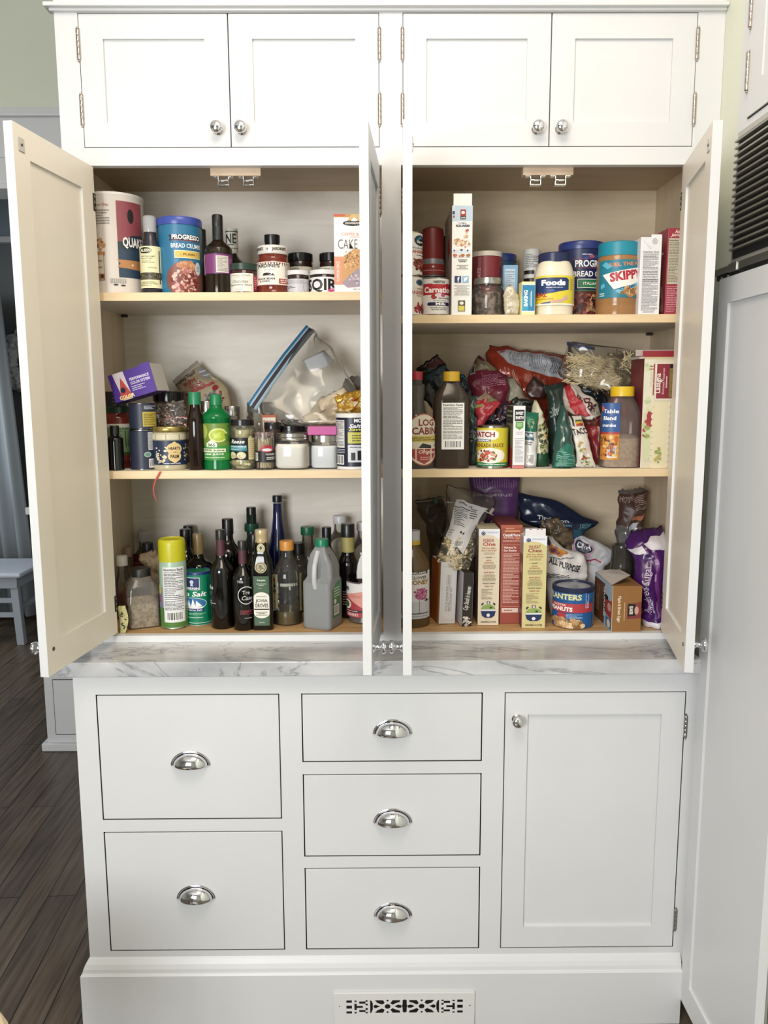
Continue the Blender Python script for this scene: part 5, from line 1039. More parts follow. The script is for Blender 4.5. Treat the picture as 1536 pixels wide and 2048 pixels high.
bag('kale_pouch', 'dark teal chip pouch with slanted white lettering behind the green triangular one', 'bag', [((1086, 772), (1130, 764)), ((1094, 800), (1128, 790)), ((1096, 850), (1130, 850)), ((1098, 934), (1136, 932))], [.30, .29, .285, .28], .022, M('24332E', .28), shapes=[('t', 'albury', .05, .40, .85, .56, '8A9690', {'rot': .3, 'sh': .3, 'b': .02}), ('l', .3, .34, .7, .38, 1, '6A7670')], seed=43, crumple=.010, cs=22)
bag('snack_pouch', 'green triangular foil pouch standing between the salad pouch and taco packet', 'bag', [((1122, 806), (1126, 806)), ((1114, 840), (1138, 840)), ((1108, 880), (1146, 880)), ((1104, 920), (1150, 920)), ((1104, 936), (1151, 934))], [.22, .20, .185, .175, .17], .022, M('2E4E48', .22), shapes=[('p', [(.0, 0), (1, 0), (1, .40), (.6, .48), (.2, .40)], '1E6A5A'), ('l', .12, .08, .9, .38, 12, '8AB4A4'), ('e', .42, .52, .06, .03, 'B9C9C0')], seed=44, crumple=.008, cs=26, nu=20)
bag('rice_bag', 'red and white folded bag lying tilted above the taco packet', 'bag', [((1122, 778), (1150, 760)), ((1124, 800), (1168, 786)), ((1130, 818), (1192, 800)), ((1146, 830), (1202, 824)), ((1170, 842), (1196, 838))], [.30, .285, .27, .26, .255], .022, M('B9B0A8', .3), shapes=[('p', [(.1, .2), (.2, 1), (.6, 1), (.5, .2)], 'A22A32'), ('t', 'RO', .50, .52, .85, .72, '4A1C22', {'rot': -.8, 'b': .03}), ('t', 'BA', .60, .30, .90, .48, '4A1C22', {'rot': -.8, 'b': .03}), ('s', .82, .25, .12, .12, 14, .05, ['A8A494', '8A8678'])], seed=45, crumple=.010, cs=26)
bag('taco_packet', 'taco seasoning packet with tricolour stripe and lettering, leaning', 'packet', [((1136, 832), (1162, 830)), ((1140, 850), (1168, 848)), ((1148, 880), (1178, 876)), ((1152, 910), (1184, 908)), ((1152, 936), (1192, 936))], [.215, .20, .185, .175, .17], .008, M('CBC6BC', .3), shapes=[('r', .4, .82, .9, .87, '2E5A3A'), ('r', .4, .77, .9, .82, 'C9A03A'), ('r', .4, .72, .9, .77, 'A03A32'), ('t', 'TACO', .0, .58, 1.0, .68, '3A2A2A', B3), ('s', .4, .36, .2, .1, 12, .08, ['B98A4A', 'C9A86A', '8A9A5A']), ('s', .5, .14, .3, .1, 24, .07, ['6A8A4A', 'A8B47A', '3A4A2A', 'A03A32']), ('p', [(.15, 1), (.3, 1), (.3, .72), (.15, .72)], '22282E')], seed=46, crumple=.007, cs=30, nu=20)
bag('chili_bag', 'dark red bag squeezed between the taco packet and the yellow capped bottle', 'bag', [((1160, 836), (1206, 830)), ((1166, 856), (1208, 856)), ((1176, 890), (1206, 890)), ((1188, 934), (1208, 934))], [.27, .265, .26, .26], .02, M('8A2A30', .28), shapes=[('r', .6, .2, 1, .7, 'A89E98'), ('p', [(0, .75), (.8, .7), (.9, .85), (.1, .95)], '5E2620')], seed=47, crumple=.007, cs=28)
i = HB('parmesan_bottle', 'clear grated cheese bottle with yellow cap and blue label on the middle right shelf', 1201, 1284, 773, 'MR', Y=.155, kt=.4, sq=3.2, ry=.7)
i.body('body', [(0, 0), (.93, 0), (.98, .02), (.98, .56), (.93, .68), (.68, .80), (.56, .85), (.54, .88), (0, .88)], clear('cheese_bottle', 'E6E0DC', .14, 'B8ACA6', .1)); i.body('cheese', [(0, .01), (.90, .01), (.94, .04), (.94, .36), (.6, .40), (0, .42)], noisy('grated', 'D2C0A6', 'F0E2CE', nscale=120, rough=.9, det=2)); i.cap(.56, .88, 1, 'D9B526')
i.lab(.10, .80, -46, 62, [('r', 0, .48, 1, 1, '2E5590'), ('t', 'Table', .28, .82, .95, .89, 'F0F0F4', B3), ('t', 'Blend', .28, .70, .85, .77, 'F0F0F4', B3), ('t', 'crumbs', .2, .58, .85, .64, 'F0F0F4', B3), ('r', 0, .45, 1, .49, 'A83A32'), ('r', 0, 0, 1, .45, 'C98A3A'), ('sr', 0, .05, 1, .44, 60, .08, ['D9A84A', 'A8622A', 'E2C47A', '6A3A20', 'C95A2A']), ('b', .52, .04, .92, .24), ('e', .2, .9, .12, .05, 'D9604A')], rf=1.0)
b, _ = bag('pasta_bag', 'clear zip bag of pale dry noodles lying on top of the pile', 'bag', [((1133, 684), (1150, 684)), ((1134, 700), (1200, 692)), ((1122, 728), (1276, 704)), ((1118, 750), (1278, 740)), ((1150, 768), (1276, 762)), ((1190, 786), (1262, 782))], [.33, .325, .31, .30, .295, .29], .035, FILM, seed=51, crumple=.009, cs=14, nu=30)
bm = bmesh.new(); random.seed(8)
for k in range(900):
    u, v = random.random(), random.random(); c = at(1142 + 122 * u, 716 + 60 * v + 12 * abs(u - .5) * (-1 if v < .5 else 0), .30 + random.uniform(-.022, .02))
    L = random.uniform(.010, .026); a = random.gauss(-.25, .45) * (1 if u < .75 else 2.2); d_ = Vector((math.cos(a), random.uniform(-.3, .3), math.sin(a))) * L
    if 766 < 716 + 60 * v and u < .3: continue
    n_ = Vector((-math.sin(a), 0, math.cos(a))) * .0011; k_ = n_ * random.uniform(-3, 3)
    q = [c - d_ - n_, c - n_ + k_, c + d_ - n_, c + d_ + n_, c + n_ + k_, c - d_ + n_]; q = [bm.verts.new(p) for p in q]
    bm.faces.new((q[0], q[1], q[4], q[5])); bm.faces.new((q[1], q[2], q[3], q[4]))
o = finish('noodles', bm, noisy('noodle', 'BFA878', 'E0CEA4', nscale=40), b, smooth=False); o.modifiers.new('s', 'SOLIDIFY').thickness = .0012; tag(o, kind='stuff')
pts = [at(1134, 684, .328), at(1158, 690, .327), at(1190, 694, .322)]
bm = bmesh.new(); vs = [bm.verts.new(p) for p in pts] + [bm.verts.new(p + Vector((0, 0, -.008))) for p in pts]
bm.faces.new((vs[3], vs[4], vs[1], vs[0])); bm.faces.new((vs[4], vs[5], vs[2], vs[1])); z_ = finish('zip_strip', bm, M('27407A', .3), b); z_.modifiers.new('s', 'SOLIDIFY').thickness = .002
def _las(bm, slots, w, d, h):
    slots.append(ink('B4A9A4')); m = len(slots) - 1
    bx(bm, -.012, .03, h + .004, w * .9, .031, h + .018, 0, m); bx(bm, -.012, .002, h - .004, .0, d * .8, h + .001, 0, m)
    slots.append(ink('8E2A34')); bx(bm, .001, .018, h - .001, w, .019, h + .0155, 0, len(slots) - 1)
carton('lasagna_box', 'open lasagna noodle box with maroon panel at the right of the middle right shelf', 'box', 1287, 1372, 714, 'MR', Y=.152, depth=.10, rot=.0, col='D4CCB4', extra=_las, side='6E222C', front=[
    ('r', 0, .98, 1, 1, 'C4B890'), ('r', .0, .5, .25, .98, 'D9D6C2'), ('sr', .0, .55, .22, .95, 16, .07, ['B9C49A', 'C9D2AE', 'D9D9C4']), ('r', .22, .66, .25, .94, '9A3A44'), ('l', .12, .88, .24, .93, 2, 'A85A5A'), ('t', 'Signature', .00, .78, .36, .82, 'C4BEB0', {'rot': PI/2, 'b': .02}), ('r', .28, .62, .80, .95, 'E2DCCB'), ('r', .30, .63, .79, .94, '842A38'), ('r', .60, .64, .78, .90, '7E7444'), ('r', .60, .90, .78, .935, '1E1C18'), ('sr', .60, .64, .78, .9, 14, .03, ['8E844E', '6E6438']),
    ('t', 'Lasagna', .12, .735, .58, .80, 'E9DED6', {'rot': PI/2, 'b': .02}), ('l', .52, .65, .55, .9, 1, 'D9B8B4'), ('t', 'Enriched Macaroni', .16, .775, .76, .795, 'D9C4C0', {'rot': PI/2, 'b': .01}), ('p', [(.08, .55), (.22, .58), (.22, .1), (.1, .05), (.02, .3)], 'C9CFA8'), ('s', .10, .34, .07, .1, 16, .05, ['8FA05E', 'B9C48A', 'A8424A']), ('p', [(.10, .48), (.14, .52), (.24, .50), (.24, .36), (.12, .40)], '9A3A44'),
    ('r', .26, 0, .62, .60, 'DDD3B2'), ('s', .16, .55, .05, .02, 4, .03, ['DDD3B2'])] + [('e', .24, .03 + k * .055, .035, .026, 'DDD3B2') for k in range(11)] + [('e', .62, .03 + k * .055, .03, .026, 'E2D9BC') for k in range(11)] + [('e', .69, .055 + k * .055, .028, .018, 'A8924E') for k in range(10)] + [('e', .72, .055 + k * .055, .028, .022, 'CFC49A') for k in range(10)] + [('s', .4, .12, .06, .08, 12, .04, ['8A9A4E', 'B4A85E'])])
# pile of packets at the back
bag('seaweed_packet', 'black and dark red packet standing behind the brown syrup bottle', 'packet', [((832, 738), (876, 708)), ((838, 760), (900, 742)), ((846, 800), (905, 800)), ((850, 925), (905, 925))], [.36, .355, .35, .35], .012, M('1E1D1E', .22), shapes=[('p', [(.3, .93), (.95, .97), (1, .82), (.5, .80)], '5A2A34'), ('r', .25, .93, .9, .955, '8A8684'), ('s', .4, .82, .2, .05, 14, .05, ['7A4A2A', '3A3A2A', '2A4A5A']), ('p', [(.2, .70), (1, .78), (1, .72), (.2, .62)], '2E4A5A'), ('l', .3, .55, .8, .65, 3, '4A5A62')], seed=61, crumple=.010, cs=24)
bag('spice_packet', 'dark crumpled packet with green and blue print right of the yellow cap', 'packet', [((914, 745), (928, 752)), ((910, 765), (940, 775)), ((905, 800), (945, 800)), ((905, 925), (948, 925))], [.33, .325, .32, .32], .012, M('24303A', .22), shapes=[('s', .6, .75, .3, .15, 12, .08, ['2E6A4A', '3A7A9A', '1A1A1E']), ('e', .6, .88, .3, .04, '4A8AB0'), ('s', .4, .3, .4, .3, 30, .08, ['2E5A4A', '3A3A44', '5A6A74'])], seed=62, crumple=.012, cs=26)
bag('candy_pouch', 'magenta pouch with pale olive band leaning on the pile, middle right shelf', 'bag', [((954, 714), (958, 712)), ((936, 750), (996, 740)), ((934, 772), (1018, 764)), ((944, 800), (1012, 806)), ((950, 870), (1000, 870)), ((950, 925), (1000, 925))], [.385, .365, .345, .33, .33, .33], .020, M('6E2438', .2), shapes=[('p', [(.25, 1.02), (.95, .92), (1, .80), (.2, .84)], '7E7458'), ('r', .45, .84, .8, .9, 'A8A08E'), ('r', .04, .80, .2, .92, 'A39C98'), ('r', .07, .82, .17, .9, '3A3A3E'), ('l', .40, .56, .95, .76, 8, 'B47A8E'), ('r', .36, .5, .38, .8, '9A5A6E')], seed=63, crumple=.010, cs=20)
bag('foil_wrapper', 'crumpled beige wrapper between the magenta pouch and the orange bag', 'wrapper', [((1010, 752), (1026, 756)), ((1006, 780), (1050, 790)), ((998, 808), (1062, 806)), ((1000, 870), (1060, 870)), ((1000, 925), (1060, 925))], .365, .015, M('A39C88', .35), seed=64, crumple=.010, cs=22)
bag('tortilla_chip_bag', 'large shiny orange red bag with silver back panel lying at the back of the pile', 'bag', [((978, 690), (1142, 710)), ((972, 712), (1140, 745)), ((985, 745), (1136, 790)), ((1010, 775), (1126, 830)), ((1020, 850), (1120, 870)), ((1020, 915), (1110, 915))], [.43, .42, .41, .41, .42, .43], .035, M('9A3A26', .16, .15), shapes=[('p', [(.10, .90), (.30, .955), (.90, .955), (.90, .72), (.45, .72), (.22, .76)], 'A9A9AE'), ('t', 'P', .13, .84, .19, .92, 'A83A3A', B5), ('lv', .24, .76, .50, .93, 16, '5A5E66'), ('lv', .52, .75, .68, .94, 8, '6A6E76'), ('lv', .72, .75, .88, .94, 7, '2E2E34'), ('r', .505, .74, .51, .95, '3A3A40'), ('lv', .38, .60, .66, .70, 16, 'C98A7A'), ('lv', .1, .5, .3, .7, 10, 'C9A49A')], seed=65, crumple=.012, cs=16, nu=34, prof=.4)
bag('chocolate_packet', 'small dark maroon diamond shaped packet on the orange bag', 'packet', [((1066, 753), (1070, 753)), ((1054, 772), (1084, 766)), ((1052, 786), (1096, 778)), ((1060, 798), (1090, 796))], [.335, .33, .325, .325], .008, M('38201F', .3), shapes=[('t', 'Cocoa', .35, .45, .75, .6, '7A5A58', {'rot': -.6})], seed=66, crumple=.004, cs=26, nu=16)
bag('sauce_packet', 'folded red and tan sauce packet above the enchilada can', 'packet', [((968, 786), (972, 786)), ((952, 802), (990, 798)), ((948, 818), (1002, 806)), ((954, 834), (990, 822)), ((952, 860), (966, 860)), ((953, 934), (962, 934))], [.27, .26, .25, .24, .235, .225], .008, M('9A2A36', .3), shapes=[('r', 0, .82, 1, 1, '8E7A6A'), ('p', [(.55, .7), (1, .72), (1, .86), (.6, .84)], '6A6E4A'), ('r', .0, .62, .35, .70, '8E8452'), ('t', 'Rp', .4, .5, .7, .6, 'C98A8E', {'sh': .3})], seed=67, crumple=.006, cs=30, nu=16)
bag('trail_mix_bag', 'dark purple crumpled film bag behind the enchilada can', 'bag', [((990, 806), (1030, 800)), ((968, 828), (1036, 826)), ((966, 850), (1032, 850)), ((966, 925), (1028, 925))], [.30, .29, .285, .285], .016, M('2A242E', .14), shapes=[('e', .78, .93, .16, .07, '8E2A28'), ('r', .7, .9, .9, .92, 'D9C9B0'), ('s', .5, .7, .4, .2, 40, .06, ['3A2E44', '4A3A34', '5A4A5E', '6A2A2A']), ('r', .7, .55, .95, .8, '6A6478')], seed=68, crumple=.014, cs=34)
bag('tea_pouch', 'black pouch peaking above the slim white box', 'bag', [((1030, 795), (1080, 802)), ((1022, 808), (1072, 812)), ((1034, 830), (1062, 840)), ((1034, 925), (1070, 925))], [.275, .27, .265, .265], .012, M('1A201E', .3), seed=69, crumple=.008, cs=30)
bag('pepper_bag', 'shiny red bag showing behind the yellow capped bottle', 'bag', [((1226, 764), (1262, 768)), ((1222, 785), (1270, 790)), ((1222, 830), (1272, 830)), ((1222, 925), (1272, 925))], .315, .016, M('8E2226', .15), seed=70, crumple=.010, cs=26)
bag('flour_sack', 'torn tan paper packet between the two syrup bottles', 'packet', [((846, 800), (852, 802)), ((846, 815), (866, 822)), ((846, 850), (872, 850)), ((846, 925), (872, 925))], .31, .008, M('B4A890', .6), seed=71, crumple=.004, cs=30, nu=14)
bag('herb_packet', 'small dark green and grey packet between brown syrup and sauce packet', 'packet', [((938, 790), (958, 792)), ((936, 820), (962, 826)), ((936, 870), (956, 876)), ((938, 934), (955, 934))], [.27, .26, .25, .24], .01, M('3A4A48', .25), shapes=[('s', .5, .8, .3, .15, 10, .12, ['2E7A4A', '6A5A7A']), ('s', .5, .35, .4, .3, 30, .12, ['8A9A9A', '5A6A74', '3A6A52', 'B0B4B0'])], seed=72, crumple=.008, cs=40, nu=14)
bag('bread_bag', 'black and grey folded bag right of the red and white bag', 'bag', [((1150, 764), (1196, 772)), ((1160, 790), (1214, 796)), ((1180, 812), (1216, 815)), ((1186, 925), (1214, 925))], .33, .012, M('22282C', .2), shapes=[('e', .45, .85, .35, .07, '9AA8B4'), ('e', .45, .85, .28, .05, '5A6A78')], seed=73, crumple=.008, cs=28)
# ================================================================== BOTTOM LEFT SHELF
i = HB('water_bottle', 'small clear bottle with white cap at the far left of the bottom shelf', 232, 262, 1110, 'BL', Y=.26, kt=.5)
i.body('body', BP(.62, .55, .78, .86), CLEAR); i.body('contents', CP(.9, .01, .42), M('7A2A38', .3)); i.cap(.72, .85, 1, 'C9C7C2')
i = HB('extract_bottle', 'small bottle with tan cap behind the white capped one', 250, 268, 1094, 'BL', Y=.36, kt=.5)
i.body('body', BP(.7, .6, .8, .86), clear('tan_glass', 'B8A898', .4, '8A7464')); i.cap(.9, .85, 1, '9A8472')
i = HB('vodka_bottle', 'clear bottle with round white cap at the back left of the bottom shelf', 268, 312, 1060, 'BL', Y=.41, kt=.4)
i.body('body', BP(.45, .62, .80, .88, mid=[(1, .3)]), CLEAR); i.cap(.50, .86, 1, 'B9B7B6'); i.lab(.25, .70, -10, 120, [('l', .2, .2, .8, .8, 4, 'A85A62')], bg='6A1E2A', rf=1.0)
i = HB('sauce_bottle', 'small bottle whose dark cap shows above the brown paper bag', 284, 312, 1084, 'BL', Y=.345, kt=.6)
i.body('body', BP(.7, .75, .85, .86), M('2A2420', .2)); i.cap(.8, .85, 1, '17191E')
bag('paper_bag', 'crumpled brown paper bag tucked behind the clear crumb jar', 'bag', [((296, 1104), (314, 1100)), ((278, 1112), (320, 1114)), ((284, 1126), (326, 1134)), ((300, 1160), (330, 1160)), ((300, 1230), (330, 1230))], [.30, .295, .29, .29, .29], .014, M('8C7B60', .7), seed=81, crumple=.014, cs=30)
i = HB('crumb_jar', 'square clear plastic jar of bread crumbs with black lid, bottom left shelf', 244, 324, 1132, 'BL', yb=1260, kt=.4, sq=9, ry=1)
i.t.rotation_euler.z = .42
sc_ = 0.80; i.r *= sc_
i.body('jar', [(0, 0), (.94, 0), (1.0, .02), (1.0, .66), (.92, .72), (.62, .82), (.56, .87), (0, .87)], clear('crumb_plastic', 'EAE7E2', .12, 'D9D5CE', .1)); i.body('crumbs', [(0, .015), (.90, .015), (.93, .03), (.93, .42), (.5, .48), (0, .50)], noisy('crumb_mix', 'A8957A', 'E0D2BA', nscale=150, rough=.9, det=2, lo=.35, hi=.65))
i.body('lid', CP(.60, .86, 1), M('22221F', .4), sq=2)
R_ = i.r
bm = bmesh.new(); sl = []; canvas(bm, sl, R_ * 1.5, i.h * .62, [('r', 0, 0, 1, 1, '8A4E2E'), ('r', 0, 0, .04, 1, '6A3A22'), ('r', .96, 0, 1, 1, '6A3A22'), ('l', .15, .35, .85, .92, 6, '6A3420'), ('b', .35, .03, .85, .25), ('r', .2, .26, .9, .32, '2A2A2E')], lambda x, y, o: (-R_ * 1.0 - .0006 - o, R_ * .75 - x, .13 * i.h + y)); finish('label', bm, sl, i.t, smooth=False)
bag('sticky_note', 'crumpled yellow handwritten paper slip standing by the left door hinge', 'paper', [((236, 1212), (250, 1211)), ((237, 1232), (256, 1230)), ((240, 1250), (256, 1248)), ((240, 1271), (250, 1270))], [.146, .145, .144, .143], .001, M('CBC58E', .7), shapes=[('t', 'og', .2, .60, .75, .78, '1A1A1A', {'rot': .9, 'sh': .4, 'b': .03}), ('t', 'S', .25, .18, .7, .42, '1A1A1A', {'rot': .9, 'sh': .4, 'b': .03}), ('r', .6, .5, .8, .54, '2A2A2A')], seed=82, crumple=.003, cs=60, nu=12)
i = HB('cooking_spray_can', 'pale green cooking spray can with bright yellow cap on the bottom left shelf', 318, 373, 1072, 'BL', yb=1259, kt=.9)
i.body('can', [(0, 0), (.94, 0), (.98, .008), (.98, .745), (.93, .77), (0, .77)], M('9DB8A4', .3)); i.body('cap', [(0, .755), (.97, .755), (.97, .95), (.93, .985), (.85, .998), (.80, .985), (.3, .975), (0, .975)], M('B9B51E', .35)); i.body('rim', [(0, 0), (.97, 0), (1.0, .004), (1.0, .01), (.98, .014), (0, .014)], M('B9B7B2', .25, 1))
i.lab(.02, .745, 0, 176, [('r', 0, 0, 1, .30, '4E7A3A'), ('p', [(.04, 1), (.16, 1), (.10, .8), (.06, .6), (0, .5), (0, 1)], 'A8603A'), ('p', [(0, .55), (.28, .62), (.28, .30), (0, .30)], '7A7AA0'), ('p', [(0, .66), (.2, .6), (.0, .5)], '5E6A9A'), ('e', .16, .58, .10, .07, 'C9CC6A'), ('e', .16, .58, .08, .055, 'B5B84E'), ('t', 'S', .10, .38, .24, .50, 'B03A3E', B5)] + NF(.33, .08, .86, .94, bg='E0E0E2', n=16) + [('l', .88, .1, .99, .9, 20, '8A9A8E')], rf=.985)
i = Item('sea_salt_can', 'green sea salt canister with sailing ship picture', 'canister', 371, 425, 1135, 'BL', Y=.205)
i.body('body', CP(.98, 0, .985), M('0F7A5A', .35)); i.body('rim', [(0, 0), (1, 0), (1, .012), (0, .012)], M('C9C9C6', .3, .6)); i.body('lid', [(0, .95), (1, .95), (1, .99), (.97, 1), (.92, .985), (0, .98)], M('1E2A6A', .35))
i.lab(.02, .95, -2, 172, [('r', .22, .70, .62, .95, 'D9DCE0'), ('r', .235, .71, .605, .94, '1E2A5E'), ('e', .42, .86, .05, .04, 'C9CCD6'), ('p', [(.38, .78), (.46, .78), (.44, .84), (.40, .84)], 'C9CCD6'), ('t', 'MORTON', .25, .715, .59, .755, 'F2F2F2', B5), ('t', 'Sea Salt', .02, .57, .78, .67, 'F2F4F2', {'sh': .2, 'b': .02}), ('e', .44, .43, .34, .12, 'C9E0DC'), ('e', .44, .43, .32, .11, '2E6AA0'), ('p', [(.26, .36), (.32, .50), (.38, .36)], 'F0F0F0'), ('p', [(.38, .36), (.44, .53), (.50, .36)], 'F0F0F0'), ('p', [(.50, .36), (.52, .49), (.66, .38)], 'F0F0F0'), ('p', [(.22, .35), (.72, .37), (.66, .33), (.28, .32)], 'E6E6E6'), ('r', .2, .27, .7, .325, '1E2A6E'), ('t', 'Coarse Salt', .24, .28, .66, .315, 'E6E6EE', {'sh': .2, 'b': .02}), ('l', .2, .19, .75, .24, 2, '9AC9B4', 1), ('l', .3, .13, .75, .16, 1, 'C9E0D4'), ('r', .80, .1, .815, .95, '0A5A40'), ('r', 0, .03, 1, .04, 'C9E0D4')], rf=.985)
def wine(name, label, x0, x1, yt, Y=None, yb=None, nr=.38, sz=.62, nz=.80, caps='121214', glass=DARKGLASS, cz=.84, kt=.3, capr=1.12, wraps=None, **k):
    i = HB(name, label, x0, x1, yt, 'BL', Y=Y, yb=yb, kt=kt, **k)
    i.body('body', BP(nr, sz, nz, .93 if caps else 1.0), glass)
    if wraps: i.body('capsule', [(0, nz), (nr * 1.06, nz), (nr * 1.04, .95), (0, .95)], M(wraps, .5))
    if caps: i.body('cap', [(0, cz), (nr * capr, cz), (nr * capr, .99), (nr * capr * .93, 1), (0, 1)], M(caps, .3))
    return i
wine('wine_bottle', 'tall black bottle at the back, leftmost of the dark bottles', 356, 402, 1050, Y=.42)
wine('wine_bottle', 'black capped dark bottle in front of the leftmost tall one', 352, 394, 1057, Y=.335, cz=.86, nr=.46)
wine('oil_bottle', 'dark bottle with shiny gold capsule behind the green salt canister', 372, 424, 1066, Y=.265, caps='8A744E', cz=.76, nr=.36, nz=.74)
i = wine('vinegar_bottle', 'slim dark bottle with maroon capsule next to the green salt canister', 419, 466, 1058, yb=1259, nr=.36, sz=.58, nz=.74, caps='231F20', cz=.90, wraps='4E2A34')
i.lab(.14, .52, -28, 110, [('t', 'ido', .08, .70, .44, .82, 'C9C9CC', {'b': .02}), ('l', .1, .30, .55, .42, 2, 'A9A9AC')], rf=1.005)
wine('wine_bottle', 'tall dark bottle rising between the two maroon capped bottles', 432, 482, 1036, Y=.30, nr=.40)
i = wine('vinegar_bottle', 'slim dark bottle with maroon capsule and round white emblem', 464, 508, 1080, yb=1262, nr=.36, sz=.58, nz=.74, caps='231F20', cz=.90, wraps='4E2A34')
i.lab(.08, .62, 12, 150, [('t', 'Villa', .28, .86, .48, .92, 'B9B9BC', {'sh': .3}), ('o', .58, .60, .30, .19, .10, 'C9C9CA'), ('t', 'Tre', .44, .62, .70, .70, 'C4C4C6'), ('t', 'Case', .42, .50, .80, .59, 'C4C4C6', IT), ('r', .36, .20, .82, .29, 'A83A42'), ('r', .37, .206, .81, .284, '1A1214'), ('l', .44, .215, .8, .27, 2, 'B03A42'), ('l', .5, .1, .76, .14, 1, '9A9A9E')], rf=1.005)
i = wine('liqueur_bottle', 'large dark green bottle with black stopper and green collar at the back', 476, 532, 1013, Y=.365, nr=.36, nz=.70, sz=.56, caps='121214', cz=.84, capr=.95, glass=M('14261E', .08))
i.body('collar', [(0, .76), (.50, .76), (.52, .78), (.50, .84), (0, .84)], M('1A4A38', .3)); i.lab(.3, .5, 0, 60, [('l', .2, .2, .8, .8, 3, '7A2A2A')], bg='B9B49A', rf=1.0)
i = wine('wine_bottle', 'dark bottle behind the green collared one, only its round cap visible', 488, 532, 1066, Y=.25, nr=.5)
wine('wine_bottle', 'slender cobalt blue bottle, tallest on the bottom left shelf', 534, 578, 990, Y=.40, nr=.40, sz=.30, nz=.90, caps='10131F', cz=.94, glass=M('131A4A', .06, spec=.7))
i = HB('olive_oil_bottle', 'square dark olive oil bottle with cream gold cap and green and white labels', 502, 546, 1058, 'BL', yb=1261, kt=.3, sq=5, ry=.9)
i.body('body', [(0, 0), (.93, 0), (.97, .01), (.97, .60), (.92, .66), (.62, .76), (.50, .80), (.48, .88), (0, .88)], DARKGLASS); i.body('cap', [(0, .87), (.56, .87), (.58, .88), (.56, .90), (.56, .94), (.58, .95), (.58, .99), (.55, 1), (0, 1)], M('C2AE86', .3, .3), sq=2)
i.lab(.77, .87, 0, 70, [('e', .5, .5, .48, .48, 'CFC7A0'), ('o', .5, .5, .38, .38, .1, '4A4E3A'), ('p', [(.5, .25), (.7, .6), (.5, .75), (.3, .6)], '3A4A34')], rf=.54)
i.lab(.575, .70, 0, 60, [('e', .5, .5, .48, .46, 'B5A98A'), ('o', .5, .5, .40, .38, .12, '3A382E'), ('s', .5, .5, .2, .2, 14, .07, ['4A4638', '7A745A'])], rf=.98)
i.lab(.05, .55, 0, 72, [('r', 0, 0, 1, 1, '3F5A42'), ('t', 'Arbequina', .22, .89, .80, .94, 'D6DACA', B3), ('l', .18, .80, .84, .86, 2, 'B4BEA8', 1), ('l', .3, .74, .7, .77, 1, '93A088'), ('r', 0, .25, 1, .58, 'E2DFD2'), ('e', .5, .58, .5, .10, 'E2DFD2'), ('e', .5, .25, .5, .10, 'E2DFD2'), ('l', .15, .58, .85, .60, 1, '4A4A42', 1), ('t', 'JOVIA', .10, .46, .90, .54, '15150F', {'b': .02}), ('t', 'GROVES', .06, .37, .94, .45, '15150F', {'b': .02}), ('r', .02, .32, .98, .345, '15150F'), ('l', .12, .20, .88, .29, 3, '5A5A50', 1), ('t', '500 ML', .3, .05, .7, .08, 'B4BEA8')], rf=.985)
i = HB('cooking_oil_bottle', 'clear ribbed oil bottle with orange cap, nearly empty', 545, 604, 1079, 'BL', Y=.20, kt=.4)
i.body('bottle', BP(.40, .56, .87, .90, mid=[(.96, .10), (1, .14), (.97, .16), (.97, .36), (1, .38)], k=8), CLEAR); i.body('oil', [(0, .01), (.92, .01), (.95, .03), (.93, .10), (.95, .165), (0, .165)], M('6E5A2A', .1, trans=.3)); i.cap(.48, .89, 1, 'C88A3E')
i.lab(.20, .62, -66, 62, [('r', 0, 0, 1, 1, 'C9BE9A'), ('e', .4, .82, .4, .1, 'A82A2E'), ('s', .5, .5, .4, .25, 20, .12, ['2A2A22', '7A8A5A', '4A3A28']), ('l', .2, .1, .8, .3, 3, '3A3A2A')], rf=1.005)
i.lab(.16, .62, 68, 16, [('r', 0, 0, 1, 1, 'B5AE6E'), ('lv', .2, .1, .8, .9, 3, '4A4A30')], rf=1.005)
i.lab(.46, .52, 12, 70, [('r', 0, .3, 1, .9, 'A8AA9A'), ('l', .1, .0, .9, .25, 1, '4A4A44')], rf=.985)
i = HB('extract_bottle', 'small clear bottle with black cap behind the orange capped oil', 574, 622, 1083, 'BL', Y=.325, kt=.5)
i.body('body', BP(.5, .66, .80, .88), clear('smoky', 'A8A49C', .3, '5A554E')); i.cap(.54, .84, 1, '17181A')
i = HB('syrup_bottle', 'clear sloped bottle with green cap at the back of the bottom left shelf', 582, 650, 1051, 'BL', Y=.368, kt=.35)
i.body('body', BP(.32, .40, .84, .93), clear('pale_glass', 'D6D2CA', .15, 'B0A898')); i.cap(.40, .90, 1, '1E6A48')
# milk jug with moulded handle, three-quarter view
i = HB('vinegar_jug', 'translucent grey plastic gallon jug with green cap and moulded handle', 607, 682, 1075, 'BL', yb=1262, kt=.4)
t = i.t; t.rotation_euler.z = -.40; r, h = i.r * .82, i.h
bm = bmesh.new()
lathe_bm(bm, [(0, 0), (r * .92, 0), (r * .98, h * .02), (r * 1.0, h * .04), (r * 1.0, h * .50), (r * .99, h * .53), (r * .93, h * .555), (r * .91, h * .58), (r * .91, h * .66), (r * .90, h * .70), (r * .80, h * .76), (r * .60, h * .84), (r * .42, h * .895), (r * .34, h * .92), (r * .34, h * .945), (0, h * .945)], 64, sq=9)
for v in bm.verts:          # the grip recess on both sides of the handle
    z = v.co.z / h
    if .54 < z < .78 and v.co.y < -r * .3:
        f = min(1, (z - .54) / .03) * min(1, (.80 - z) / .06); q = abs(v.co.x + r * .05) / r
        v.co.y += f * r * (.34 if q > .22 else .10)
finish('jug', bm, MILKY, t, ang=40)
lathe('vinegar', [(0, .002), (r * .90, .002), (r * .95, h * .02), (r * .95, h * .075), (0, h * .075)], M('2B2E33', .25), t, 40, sq=8)
